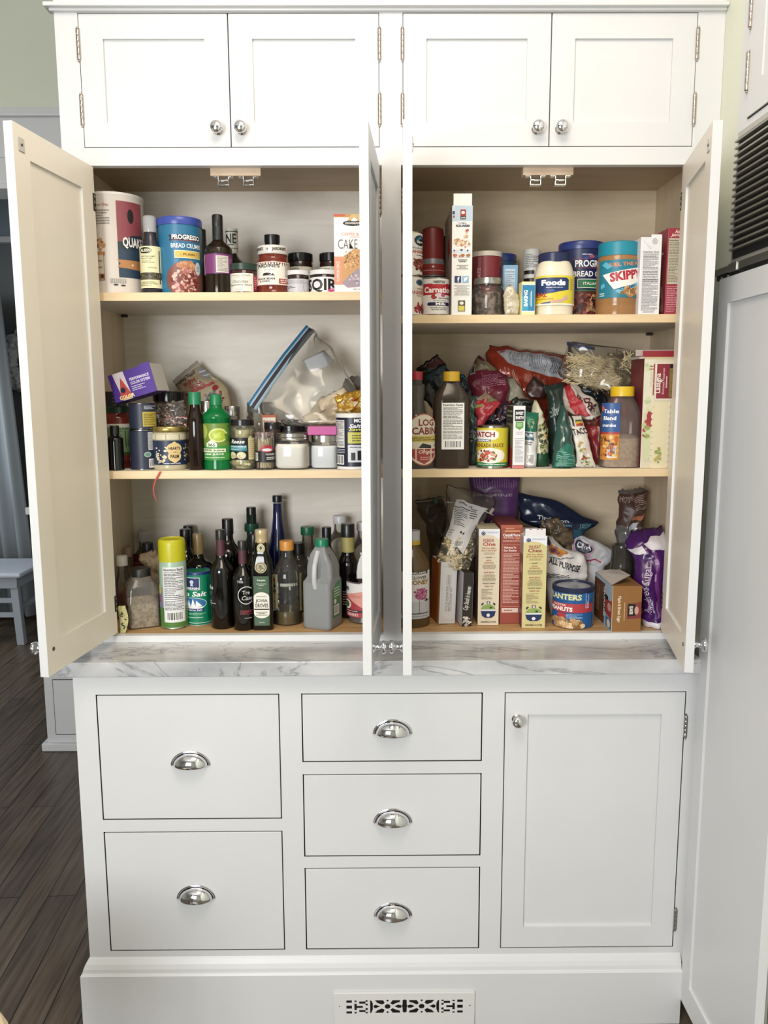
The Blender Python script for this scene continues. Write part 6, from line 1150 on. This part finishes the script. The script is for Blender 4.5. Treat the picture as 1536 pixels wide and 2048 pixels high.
tube('handle', [(-r * .05, -r * .46, h * .87), (-r * .05, -r * .72, h * .80), (-r * .05, -r * .96, h * .72), (-r * .05, -r * 1.04, h * .62), (-r * .05, -r * 1.03, h * .54), (-r * .05, -r * .90, h * .47)], r * .17, clear('handle_plastic', 'C9CCCC', .8, 'D6D8D8', .3), t, 14)
lathe('cap', [(0, h * .92), (r * .44, h * .92), (r * .44, h * .992), (r * .42, h), (0, h)], M('0F7A56', .35), t)
bm = bmesh.new(); sl = []; canvas(bm, sl, r * 1.1, h * .40, [('p', [(0, 0), (1, 0), (1, 1), (.5, .95), (0, .78)], '2A7A44'), ('l', .15, .55, .9, .85, 4, 'B9D9BE'), ('e', .3, .45, .16, .07, 'D9E6D6'), ('b', .12, .06, .80, .34)], lambda x, y, o: (r * 1.0 + .0006 + o, -r * .55 + x, h * .13 + y)); finish('label', bm, sl, t, smooth=False)
wine('sauce_bottle', 'small dark bottle peeking above the grey jug', 634, 674, 1053, Y=.308, nr=.42, caps='14161E')
for x0, x1, y, Yq, lb in ((652, 708, 1029, .385, 'tall clear ribbed bottle with white cap behind the gold necked bottle'), (700, 752, 1042, .31, 'clear ribbed bottle with white cap behind the open pink tub')):
    i = HB('juice_bottle', lb, x0, x1, y, 'BL', Y=Yq, kt=.45, group=None)
    i.body('bottle', BP(.40, .66, .86, .93, mid=[(.94, .2), (1, .24), (.94, .28), (.94, .46), (1, .5)]), CLEAR); i.cap(.48, .91, 1, 'D3D3D4')
i = wine('vinegar_bottle', 'dark bottle with black cap and gold foil neck right of the grey jug', 676, 716, 1046, Y=.265, nr=.62, sz=.56, nz=.70, caps='1C1D1C', cz=.86, wraps='A39A5E', capr=1.1)
i.lab(.12, .32, 5, 120, [('l', .2, .1, .7, .9, 6, '9A9A90')], rf=1.005)
i = Item('lemonade_cup', 'open white and pink printed tub at the right end of the bottom left shelf', 'tub', 694, 764, 1152, 'BL', Y=.205)
i.body('body', [(0, 0), (.80, 0), (.90, .03), (.86, .14), (.94, .18), (1, .30), (1, .985), (.98, 1), (.95, .99), (.93, .8), (0, .8)], clear('tub', 'B4A6A0', .5, '8A7A74'))
i.lab(.17, .97, -20, 130, [('r', 0, 0, 1, 1, 'E2DEDA'), ('p', [(0, .62), (1, .05), (1, .85), (.5, .75)], 'D9988A'), ('p', [(0, .58), (.1, .62), (.9, .1), (.9, 0), (0, 0)], 'A83E48'), ('e', .14, .36, .16, .14, 'E2DDC8'), ('e', .12, .36, .12, .10, '4A5A34'), ('s', .12, .36, .07, .06, 8, .03, ['2A2A22', '8A9A5A']), ('r', 0, .14, .95, .21, '221A1E'), ('l', .05, .155, .5, .195, 1, 'E6E6E6'), ('r', .16, .03, .50, .115, 'E9D0CC'), ('r', .175, .037, .485, .108, '9A3442'), ('t', 'BARS', .2, .047, .46, .10, 'EDDAD4', B3), ('t', 'on', .02, .76, .22, .88, '1A1A1A', {'b': .04}), ('l', .3, .58, .6, .66, 3, 'C9705E')], rf=1.008)
bag('paper_spout', 'stiff white paper flap rising out of the pink tub', 'paper', [((722, 1110), (724, 1109)), ((716, 1125), (738, 1122)), ((713, 1143), (742, 1143)), ((713, 1158), (742, 1158))], [.25, .25, .25, .25], .001, M('DEDBD6', .6), seed=83, crumple=.001, cs=20, nu=10)

# ================================================================== BOTTOM RIGHT SHELF
i = HB('honey_bottle', 'honey bottle with white and yellow cap at the left of the bottom right shelf', 788, 860, 1058, 'BR', yb=1257, kt=.4)
i.body('bottle', [(0, 0), (.94, 0), (1, .02), (1, .28), (.90, .36), (.90, .40), (1, .52), (1, .62), (.9, .70), (.55, .80), (.42, .84), (.42, .88), (0, .88)], clear('honey_clear', 'C9B69A', .45, '8E7450', .1)); i.body('honey', [(0, .005), (.95, .005), (.97, .03), (.96, .28), (0, .28)], M('40241A', .12)); i.body('neck_ring', [(0, .855), (.46, .855), (.46, .90), (0, .90)], M('C9A42E', .3)); i.cap(.44, .90, 1, 'B9B9BE')
i.lab(.10, .60, 8, 120, [('r', 0, 0, 1, 1, 'DEDADA'), ('r', .2, .94, .88, 1, '1A1A1C'), ('t', 'KIRKLAND', .3, .95, .82, .99, 'EDEDED', B3), ('t', 'CLOVER', .38, .84, .84, .90, '3A3A30', B3), ('t', 'HONEY', .30, .72, .92, .82, '9A7A3A', B5), ('s', .66, .52, .2, .12, 60, .04, ['A8507E', 'C97A9E', '8A3A64']), ('s', .84, .38, .1, .05, 8, .05, ['2E3A2A', '1A2A1A']), ('r', .60, .1, .62, .4, '6A7A5A'), ('r', 0, 0, 1, .36, 'C4C6CE'), ('r', .1, .1, .9, .12, '2A2A2E'), ('l', .3, .03, .85, .07, 1, '8A8A90')], rf=1.01)
carton('cookie_tin', 'tall white tin with orange edge standing left of the dark printed box', 'tin', 878, 911, 1126, 'BR', yb=1249, depth=.085, rot=.20, tilt=.035, z_off=.0016, col='DAD8DC', front=[('r', .12, .06, .92, .93, 'C9C7CC'), ('r', .135, .067, .905, .923, 'DCDADE'), ('lv', .35, .2, .75, .8, 5, '8A8A90'), ('r', .0, 0, .03, 1, 'EDEDF0')], left=[('r', 0, 0, 1, 1, 'C96E34'), ('r', .75, 0, 1, 1, 'DA8A48'), ('r', .93, 0, 1, 1, 'D9D6D2')])
carton('coffee_box', 'dark brown box with slanted white script and white edge panel', 'box', 924, 944, 1146, 'BR', yb=1253, depth=.08, rot=.14, tilt=.03, z_off=.001, col='2B2423', side='CFCFD4', front=[('t', 'Cup Stuck in heaven', -.7, .46, 1.7, .58, 'D9D9D6', {'rot': 1.45, 'sh': .3, 'b': .02}), ('s', .45, .10, .4, .09, 16, .14, ['D9D6D2', 'B9B4AE']), ('r', 0, 0, .04, 1, '3A3230')], left=[('r', 0, 0, 1, 1, 'CDCDD2'), ('r', .0, 0, .1, 1, '3A3436')])
cer = lambda top, tc, t1, t2, bgc: [('r', 0, 0, 1, 1, bgc), ('p', [(0, .93), (.3, .945), (.7, .93), (1, .89), (1, 1), (0, 1)], 'E4E4EA'), ('e', .22, .955, .10, .021, '1E3A6A'), ('o', .22, .955, .06, .012, .2, 'E6E6EE'), ('l', .36, .955, .94, .975, 2, '8A9AC0'), ('t', t1, .22, .865, .74, .90, tc, {'b': .01}), ('t', t2, .20, .825, .80, .865, tc, {'b': .02}),
    ('t', 'SPECIAL MIELS', .16, .795, .84, .81, 'A8704A', B3), ('t', 'IS IN A BOWLET', .14, .77, .86, .787, 'A8704A', B3), ('l', .26, .735, .78, .76, 2, '8A7A5A', 1), ('t', "DON'T", .36, .70, .64, .715, '3A3A2A', B3), ('r', .2, .706, .32, .709, 'A89A7A'), ('r', .68, .706, .8, .709, 'A89A7A'), ('t', 'BOWL', .38, .67, .62, .685, 'A8704A', B3), ('t', 'SCHOOL', .28, .645, .74, .662, 'A8704A', B3), ('l', .2, .585, .84, .635, 4, '8A7A5A', 1), ('t', 'GIVE BACK', .26, .545, .76, .56, 'A85A3A', B3), ('l', .2, .46, .84, .535, 6, '8A7A5A', 1), ('t', "THAT'S WHY", .2, .43, .82, .445, '3A3A2A', B3), ('t', 'HELP US', .3, .40, .72, .415, 'A85A3A', B3), ('l', .16, .27, .70, .385, 7, '9A8A6A'),
    ('e', .5, .165, .34, .055, '8AA05A'), ('r', .16, .13, .84, .165, 'E4E4EA'), ('p', [(.14, .15), (.86, .15), (.80, .10), (.66, .078), (.34, .078), (.20, .10)], '1E2E5A'), ('e', .5, .105, .08, .018, 'E4E4EA'), ('r', .42, .225, .58, .25, '2A2E3A'), ('e', .5, .235, .05, .012, 'C9CCD6'), ('p', [(.16, .225), (.26, .24), (.28, .225), (.18, .205)], '1E2A2E'), ('p', [(.84, .225), (.74, .24), (.72, .225), (.82, .205)], '1E2A2E'), ('e', .62, .185, .06, .01, '2E3A3A'), ('l', .35, .055, .65, .062, 1, '9A9A8A'), ('t', 'GENMILLS.COM', .14, .028, .86, .042, '2A2A2E', B3)]
carton('cereal_box', 'cream cereal carton side with red script name, left of the brick red carton', 'box', 957, 999, 1058, 'BR', yb=1250, depth=.09, rot=0, col='D6CBB0', front=cer(1, 'A8423A', 'FIBER', 'One', 'D9CDB4'), left=[('r', 0, 0, 1, 1, '5A4A4A'), ('sr', 0, .1, 1, .9, 30, .08, ['7A3A3E', '4A3A4A', '8A7A6A'])])
carton('granola_box', 'brick red carton side with long white text between the two cream cartons', 'box', 1001, 1044, 1050, 'BR', yb=1247, depth=.15, rot=0, col='96493C', front=[('r', 0, .965, 1, 1, 'A85A48'), ('t', 'Signature', .22, .955, .62, .975, 'D9A88A', {'sh': .2, 'b': .02}), ('r', .18, .93, .9, .948, 'C9906A'), ('t', 'Oats&More', .10, .885, .90, .915, 'F0E4DC', B3), ('t', 'with Honey', .12, .862, .62, .88, 'E4CFC4', B3), ('e', .78, .868, .14, .014, 'C97A6A'), ('l', .1, .83, .92, .85, 1, 'E0C4B8'), ('r', .07, .175, .93, .805, 'C98A7A'), ('r', .085, .18, .915, .80, '96493C'), ('t', 'Welcome To', .14, .765, .72, .785, 'F0E4DC', B3), ('t', 'Our Kitchen', .14, .735, .74, .755, 'F0E4DC', B3), ('l', .13, .21, .88, .72, 34, 'D9B4A8'), ('r', .09, .115, .86, .16, 'DCC4BC'), ('l', .2, .125, .8, .15, 1, '96493C')])
def _chex(bm, slots, w, d, h):
    bx(bm, .004, .0, h - .001, w - .004, .0012, h + .018, 0, 0); slots.append(ink('A8544E')); m = len(slots) - 1
    for q in (.25, .55, .72): bx(bm, w * q, -.0004, h + .0155, w * (q + .08), .0002, h + .0175, 0, m)
carton('cereal_box', 'cream wheat cereal carton with open top flap, front most on the bottom right shelf', 'box', 1046, 1093, 1072, 'BR', yb=1256, depth=.13, rot=.0, col='E2E0E2', extra=_chex, front=cer(1, '8E2A3A', 'WHEAT', 'Chex', 'CFC48E'), left=[('r', 0, 0, 1, 1, '6A3A34'), ('sr', 0, .05, 1, .7, 40, .1, ['8A5A44', 'A87A5A', '4A2A2A']), ('r', 0, .8, 1, 1, '9A9490')])
# planters can
i = Item('peanut_canister', 'blue and red peanut canister with navy lid in front on the bottom right shelf', 'canister', 1104, 1186, 1158, 'BR', yb=1259, kt=1)
i.body('can', [(0, 0), (.95, 0), (.975, .012), (.975, .90), (0, .90)], M('1E5A96', .3)); i.body('lid', [(0, .85), (.98, .85), (1, .87), (1, .985), (.97, 1), (.90, .99), (.88, .955), (0, .955)], M('232B48', .3)); i.body('rim', [(0, 0), (.96, 0), (.99, .006), (.99, .014), (0, .014)], M('B9B7B2', .25, 1)); i.body('lid_window', [(0, .956), (.80, .956), (.80, .96), (0, .96)], M('8A8C96', .2))
i.lab(.02, .90, 0, 176, [('r', 0, .76, 1, 1, '1F5F98'), ('t', 'PLANTERS', -.06, .78, .56, .94, 'D9D49A', {'b': .04}), ('r', 0, .43, .80, .68, 'AE3A42'), ('t', 'COCKTAIL', .06, .60, .32, .66, 'E6D9D2', B3), ('t', 'PEANUTS', .0, .46, .42, .58, 'F2EEE8', B5), ('e', .24, .34, .08, .08, 'B03A42'), ('l', .32, .26, .58, .40, 4, 'A8BEDA'), ('s', .28, .12, .32, .13, 60, .05, ['C9A87E', 'A8845A', 'E0C8A0', '8A6238', 'B89468']), ('lv', .62, .55, .70, .98, 3, 'B9CCE2'), ('lv', .80, .06, .97, .98, 7, '8FB2D4')], rf=.985)
# oatmeal packets box, turned, with open flap
def _oatbox(bm, slots, w, d, h):
    slots.append(ink('B9B2AC')); m = len(slots) - 1; slots.append(ink('A23A40')); m2 = len(slots) - 1
    V = [bm.verts.new(p) for p in ((0, .01, h), (0, d, h + .002), (w * .75, d * .9, h + .012), (w * .72, .03, h + .020))]; f = bm.faces.new(V); f.material_index = m
    V = [bm.verts.new((v.co.x, v.co.y, v.co.z - .0012)) for v in V]; f = bm.faces.new(V[::-1]); f.material_index = m
    V = [bm.verts.new(p) for p in ((.012, d * .45, h + .0042), (.012, d * .54, h + .0045), (w * .55, d * .50, h + .0128), (w * .55, d * .41, h + .0132))]; f = bm.faces.new(V[::-1]); f.material_index = m2
carton('oatmeal_box', 'brown oatmeal packet box turned sideways with its top flap open', 'box', 1223, 1282, 1172, 'BR', yb=1264, depth=.155, rot=.0, col='8A6238', extra=_oatbox, front=[('r', 0, 0, 1, 1, '8E6436'), ('p', [(.52, .60), (1, .66), (1, .30), (.52, .28)], '7E3A34'), ('p', [(.55, .62), (.8, .60), (.82, .36), (.55, .34)], '17171A'), ('t', 'QUAKER', .50, .43, .80, .52, 'E6DED0', {'rot': -PI/2, 'b': .04}), ('e', .84, .47, .07, .09, 'C99A8A'), ('t', 'Maple & Brown Sugar', -.22, .45, .70, .54, 'E9DCC6', {'rot': -PI/2, 'sh': .2, 'b': .02}), ('lv', .40, .25, .46, .65, 1, 'C9AE8A'), ('r', 0, 0, .02, 1, 'C9B89A')],
    left=[('r', 0, 0, 1, 1, '9FB4C4'), ('r', .0, .02, .60, .92, '55301F'), ('r', .02, .06, .54, .86, '6A3E26'), ('lv', .12, .2, .30, .8, 3, 'C9AE9A'), ('p', [(.52, .75), (.8, .70), (.84, .35), (.50, .30)], '15151A'), ('p', [(.62, .60), (1, .66), (1, .26), (.7, .30)], '9E3A3C'), ('t', 'QUAKER', .34, .46, .84, .58, 'EDE6DC', {'rot': -PI/2, 'b': .04}), ('e', .88, .5, .1, .09, 'C99A8A'), ('r', .70, .04, 1, .26, '3A6AA0'), ('e', .86, .14, .09, .09, 'D9CFB0')])
# cashew bag resting on the tin
rows = [((893, 969), (985, 990)), ((892, 985), (990, 1010)), ((893, 1012), (975, 1030)), ((891, 1050), (962, 1062)), ((884, 1080), (955, 1095)), ((874, 1108), (944, 1128)), ((876, 1122), (938, 1146))]
b, S_ = bag('cashew_bag', 'clear zip bag of whole cashews with white nutrition label leaning on the tin', 'bag', rows, [.33, .32, .30, .275, .255, .24, .235], .026, FILM, shapes=[('p', [(.22, .80), (.90, .76), (.62, .26), (.05, .40)], 'DAD8DA'), ('t', 'Nutrition Facts', .24, .735, .58, .77, '2A2A2C', {'rot': -.22, 'b': .03}), ('r', .18, .69, .55, .70, '2A2A2C'), ('l', .18, .52, .50, .68, 10, '5A5A5E'), ('l', .56, .60, .74, .72, 5, '3A3A3E'), ('e', .42, .47, .03, .012, '1A1A1A'), ('e', .50, .46, .03, .012, '1A1A1A'), ('b', .30, .31, .55, .38), ('l', .10, .40, .24, .48, 3, 'A8A8AC')], seed=91, crumple=.007, cs=16, nu=28, seal=.2)
bm = bmesh.new(); random.seed(14)
def cashew(bm, c, L, M3):
    n = 7; rg = []
    for j in range(n):
        a = -1.25 + 2.5 * j / (n - 1); p = Vector((L * .62 * math.sin(a), 0, L * .40 * math.cos(a) - L * .3)); rr = L * .27 * math.sin(PI * (j + .45) / (n - .1)) ** .5 * (1.1 if j < 3 else .95)
        tn = Vector((math.cos(a), 0, -math.sin(a))); u = Vector((0, 1, 0)); v = tn.cross(u)
        rg.append([bm.verts.new(c + M3 @ (p + (u * math.cos(q * PI / 3) + v * math.sin(q * PI / 3)) * rr)) for q in range(6)])
    for A, B in zip(rg, rg[1:]):
        for q in range(6): bm.faces.new((A[q], B[q], B[(q+1) % 6], A[(q+1) % 6]))
    bm.faces.new(rg[0]); bm.faces.new(rg[-1][::-1])
from mathutils import Euler
for k in range(200):
    s, t_ = random.uniform(.06, .94), random.uniform(.02, .42) + 0; 
    if s > .55: t_ = random.uniform(.02, .58)
    p = S_(s, t_, 0, -.004 - random.random() ** 2 * .014); cashew(bm, Vector(p), random.uniform(.0105, .0135), Euler((random.uniform(-.7, .7), random.uniform(0, 2*PI), random.uniform(-.7, .7))).to_matrix())
bmesh.ops.recalc_face_normals(bm, faces=bm.faces)
o = finish('cashews', bm, noisy('cashew', 'D2BE98', 'F0E2C6', nscale=60, rough=.45), b, ang=80); tag(o, kind='stuff')
pts = [at(893, 1004, .300), at(930, 1008, .292), at(965, 1020, .29), at(986, 1030, .285)]
tube('zip_strip', pts, .0016, clear('zip', 'E9E6E2', .5, 'E4E2DE'), b); p = at(983, 1022, .282); bm = bmesh.new(); bx(bm, -.004, -.003, -.009, .004, .003, .009, .001); o = finish('zip_slider', bm, clear('slider', 'E9DCD8', .6, 'C9B4AE'), b); o.location = p; o.rotation_euler = (0, .6, 0)
b, S_ = bag('freezer_bag', 'dull zip bag of brown nuts with green slider behind the cashew bag', 'bag', [((832, 1000), (884, 992)), ((834, 1020), (892, 1012)), ((850, 1050), (900, 1050)), ((858, 1100), (905, 1100)), ((862, 1230), (905, 1230))], [.40, .395, .385, .375, .37], .022, clear('dull_film', 'B9B2A8', .35, '7A6E62', .2), seed=92, crumple=.010, cs=18)
bm = bmesh.new(); random.seed(15)
for k in range(60):
    p = S_(random.uniform(.15, .9), random.uniform(.3, .75), 0, -.010 - random.random() * .01); bmesh.ops.create_icosphere(bm, subdivisions=1, radius=random.uniform(.005, .008), matrix=Matrix.Translation(p) @ Matrix.Diagonal((1.4, .8, .8, 1)))
tag(finish('nuts', bm, M('4E3A2E', .6), b), kind='stuff')
tube('zip_strip', [at(832, 1004, .378), at(860, 1001, .372), at(890, 994, .372)], .0018, M('8E8A84', .3), b)
p = at(872, 1001, .368); bm = bmesh.new(); bx(bm, -.006, -.004, -.008, .006, .003, .008, .0015); o = finish('zip_slider', bm, M('0F4A32', .3), b); o.location = p
bag('rice_bag', 'tall purple jasmine rice bag against the back panel', 'bag', [((938, 950), (1039, 950)), ((942, 990), (1038, 992)), ((948, 1020), (1036, 1024)), ((950, 1060), (1036, 1060)), ((950, 1228), (1034, 1228))], [.452, .448, .44, .43, .42], .022, M('69417A', .3), shapes=[('lv', .06, .86, .94, .98, 18, '9A7AA6'), ('t', 'signature', .2, .80, .6, .835, 'A890A0', {'sh': .3}), ('t', 'JASMINE', .02, .735, .84, .785, 'BDB0BE', {'b': .01}), ('p', [(0, .70), (.3, .76), (.2, .6), (0, .55)], '4A2A5A')], seed=93, crumple=.006, cs=14)
bag('bean_bag', 'navy and teal bag with script lettering sloping down from the left', 'bag', [((1036, 984), (1046, 988)), ((1036, 1004), (1110, 1000)), ((1040, 1030), (1166, 1030)), ((1046, 1044), (1197, 1044)), ((1090, 1062), (1176, 1060)), ((1120, 1078), (1156, 1078))], [.40, .385, .37, .36, .36, .36], .020, M('16203A', .2), shapes=[('p', [(.10, .30), (.35, .40), (.45, .34), (.3, .24)], '1A5A70'), ('p', [(.55, .24), (.95, .2), (.8, .02), (.5, .05)], '1A4A5E'), ('t', 'Timboon', .24, .46, .62, .58, 'C9CCD0', {'rot': -.22, 'sh': .3, 'b': .02}), ('t', 'Premium', .32, .34, .60, .42, '6A9AB4', {'rot': -.3, 'b': .01}), ('r', .72, .24, .88, .38, '5A8A92'), ('r', .73, .25, .87, .37, '1E3A4A'), ('l', .75, .27, .86, .35, 2, '7AA8A8')], seed=94, crumple=.006, cs=16, nu=34)
bag('walnut_bag', 'clear crinkled bag of brown walnuts under the navy bag', 'bag', [((1080, 1040), (1116, 1034)), ((1084, 1060), (1142, 1058)), ((1096, 1080), (1148, 1082)), ((1110, 1108), (1142, 1110)), ((1112, 1225), (1142, 1225))], [.343, .340, .342, .346, .35], .010, noisy('walnuts_film', '3A2C22', '8A7660', nscale=45, rough=.12, bump=.6), shapes=[('p', [(.2, .92), (.25, .92), (.35, .84), (.3, .84)], 'A8A098')], seed=95, crumple=.010, cs=30)
bag('flour_bag', 'white all purpose flour bag with orange and navy emblem, folded and leaning', 'bag', [((1092, 1072), (1104, 1070)), ((1090, 1092), (1130, 1096)), ((1090, 1112), (1166, 1110)), ((1090, 1140), (1176, 1140)), ((1092, 1170), (1172, 1170)), ((1100, 1238), (1170, 1238))], [.31, .305, .30, .295, .295, .295], .026, M('CFCCCA', .45), shapes=[('p', [(0, .98), (.30, .97), (.42, .82), (.30, .80), (0, .90)], '3A3A52'), ('p', [(.10, .82), (.30, .90), (.80, .74), (.70, .68), (.40, .62), (.12, .66)], 'B5703A'), ('p', [(.16, .80), (.40, .82), (.44, .68), (.18, .66)], '7A3A3A'), ('t', 'Gold', .18, .70, .42, .80, '4A4A7A', {'rot': -.3, 'sh': .3, 'b': .02}), ('p', [(.45, .78), (.60, .80), (.74, .73), (.5, .67)], 'D9983E'), ('t', 'ALL PURPOSE', .06, .44, .78, .53, '1E1E24', {'rot': -.32, 'b': .03}), ('l', .1, .56, .7, .60, 1, '6A6A6E'), ('l', .02, .30, .5, .38, 3, '2A2A30')], seed=96, crumple=.010, cs=20)
bag('sugar_bag', 'white paper sugar bag with navy oval lettered emblem lying behind the peanut can', 'bag', [((1150, 1070), (1158, 1068)), ((1144, 1084), (1200, 1084)), ((1140, 1104), (1226, 1104)), ((1150, 1124), (1222, 1124)), ((1164, 1142), (1208, 1142)), ((1168, 1225), (1208, 1225))], [.355, .35, .345, .345, .345, .345], .020, M('C4C4C8', .5), shapes=[('o', .30, .74, .26, .17, .1, 'B47A98'), ('e', .30, .74, .22, .14, '1A1C34'), ('t', 'C&H', .14, .68, .48, .80, 'DCDCE2', {'rot': -.25, 'b': .04}), ('e', .34, .56, .08, .04, 'B08AA4'), ('e', .48, .44, .2, .05, 'A83A5A'), ('e', .48, .425, .17, .035, 'C4C4C8')], seed=97, crumple=.010, cs=18)
i = Item('glass_jar', 'upturned ribbed glass jar behind the oatmeal packet box', 'jar', 1218, 1266, 1086, 'BR', Y=.255)
i.body('jar', [(0, 0), (.9, 0), (1, .04), (.95, .3), (1, .5), (.9, .62), (.96, .66), (.9, .72), (.86, .9), (.9, .95), (.86, 1), (0, 1)], clear('ribbed', 'A8A69E', .35, '5A5850', .1))
bag('coffee_bag', 'silver topped brown coffee bag folded over at the back right of the bottom shelf', 'bag', [((1236, 980), (1284, 976)), ((1235, 992), (1297, 985)), ((1237, 1020), (1292, 1014)), ((1232, 1050), (1284, 1050)), ((1232, 1085), (1290, 1085)), ((1234, 1225), (1290, 1225))], [.40, .39, .375, .365, .36, .355], .028, M('8E8C8C', .22, .6), shapes=[('r', 0, .40, 1, .86, '4E3530'), ('t', 'HOUSE', .03, .70, .44, .79, '9A8A82', {'b': .02}), ('t', 'Reserve', .50, .80, .98, .84, '2A1C1A', {'b': .02}), ('l', .45, .60, .95, .78, 8, 'B09A8E'), ('p', [(.4, .50), (.9, .56), (.8, .48), (.4, .46)], 'B06A4E'), ('p', [(.35, .40), (.7, .46), (.6, .34), (.35, .32)], 'C9C9CE')], seed=98, crumple=.012, cs=20)
bag('powdered_sugar_bag', 'purple and white powdered sugar bag at the right end of the bottom shelf', 'bag', [((1262, 1060), (1326, 1052)), ((1250, 1092), (1334, 1084)), ((1268, 1120), (1338, 1112)), ((1268, 1170), (1336, 1160)), ((1284, 1215), (1334, 1210)), ((1284, 1236), (1336, 1232)), ((1286, 1256), (1330, 1256))], [.28, .25, .23, .215, .20, .190, .186], .030, M('421C5A', .22), shapes=[('r', -.0, 0, 1, .14, 'D9D6DC'), ('p', [(.35, .86), (.55, .92), (.98, .94), (1, .80), (.8, .78), (.5, .78)], 'D2CCD0'), ('p', [(.0, .80), (.3, .84), (.34, .74), (.1, .72)], 'DAD6DA'), ('p', [(.74, .50), (.86, .66), (.88, .5), (.80, .42), (.86, .3), (.76, .22), (.64, .22), (.70, .40)], 'DAD6DA'),
    ('p', [(.52, .74), (.60, .76), (.60, .24), (.44, .20)], '6A2E72'), ('t', 'Powdered Sugar', -.32, .42, .76, .50, 'CFC0D6', {'rot': 1.42, 'b': .0}), ('l', .48, .5, .58, .7, 2, 'A88AB4'), ('lv', .40, .22, .46, .40, 2, 'B49AC0')], seed=99, crumple=.012, cs=16, nu=30)

# repeats of one kind carry one group
_GR = {'wine_bottle': 'dark bottles on the bottom left shelf', 'vinegar_bottle': 'vinegar bottles on the bottom left shelf', 'food_can': 'food cans on the shelves', 'breadcrumb_canister': 'bread crumb canisters on the top shelves',
       'canning_jar': 'glass canning jars at the back of the middle left shelf', 'mason_jar': 'mason jars on the shelves', 'juice_bottle': 'clear white capped bottles on the bottom left shelf', 'cereal_box': 'cereal cartons on the right shelves', 'extract_bottle': 'small bottles at the back of the bottom left shelf'}
for o in bpy.data.objects:
    b = o.name.split('.')[0]
    if o.parent is None and b in _GR and 'group' not in o: o['group'] = _GR[b]
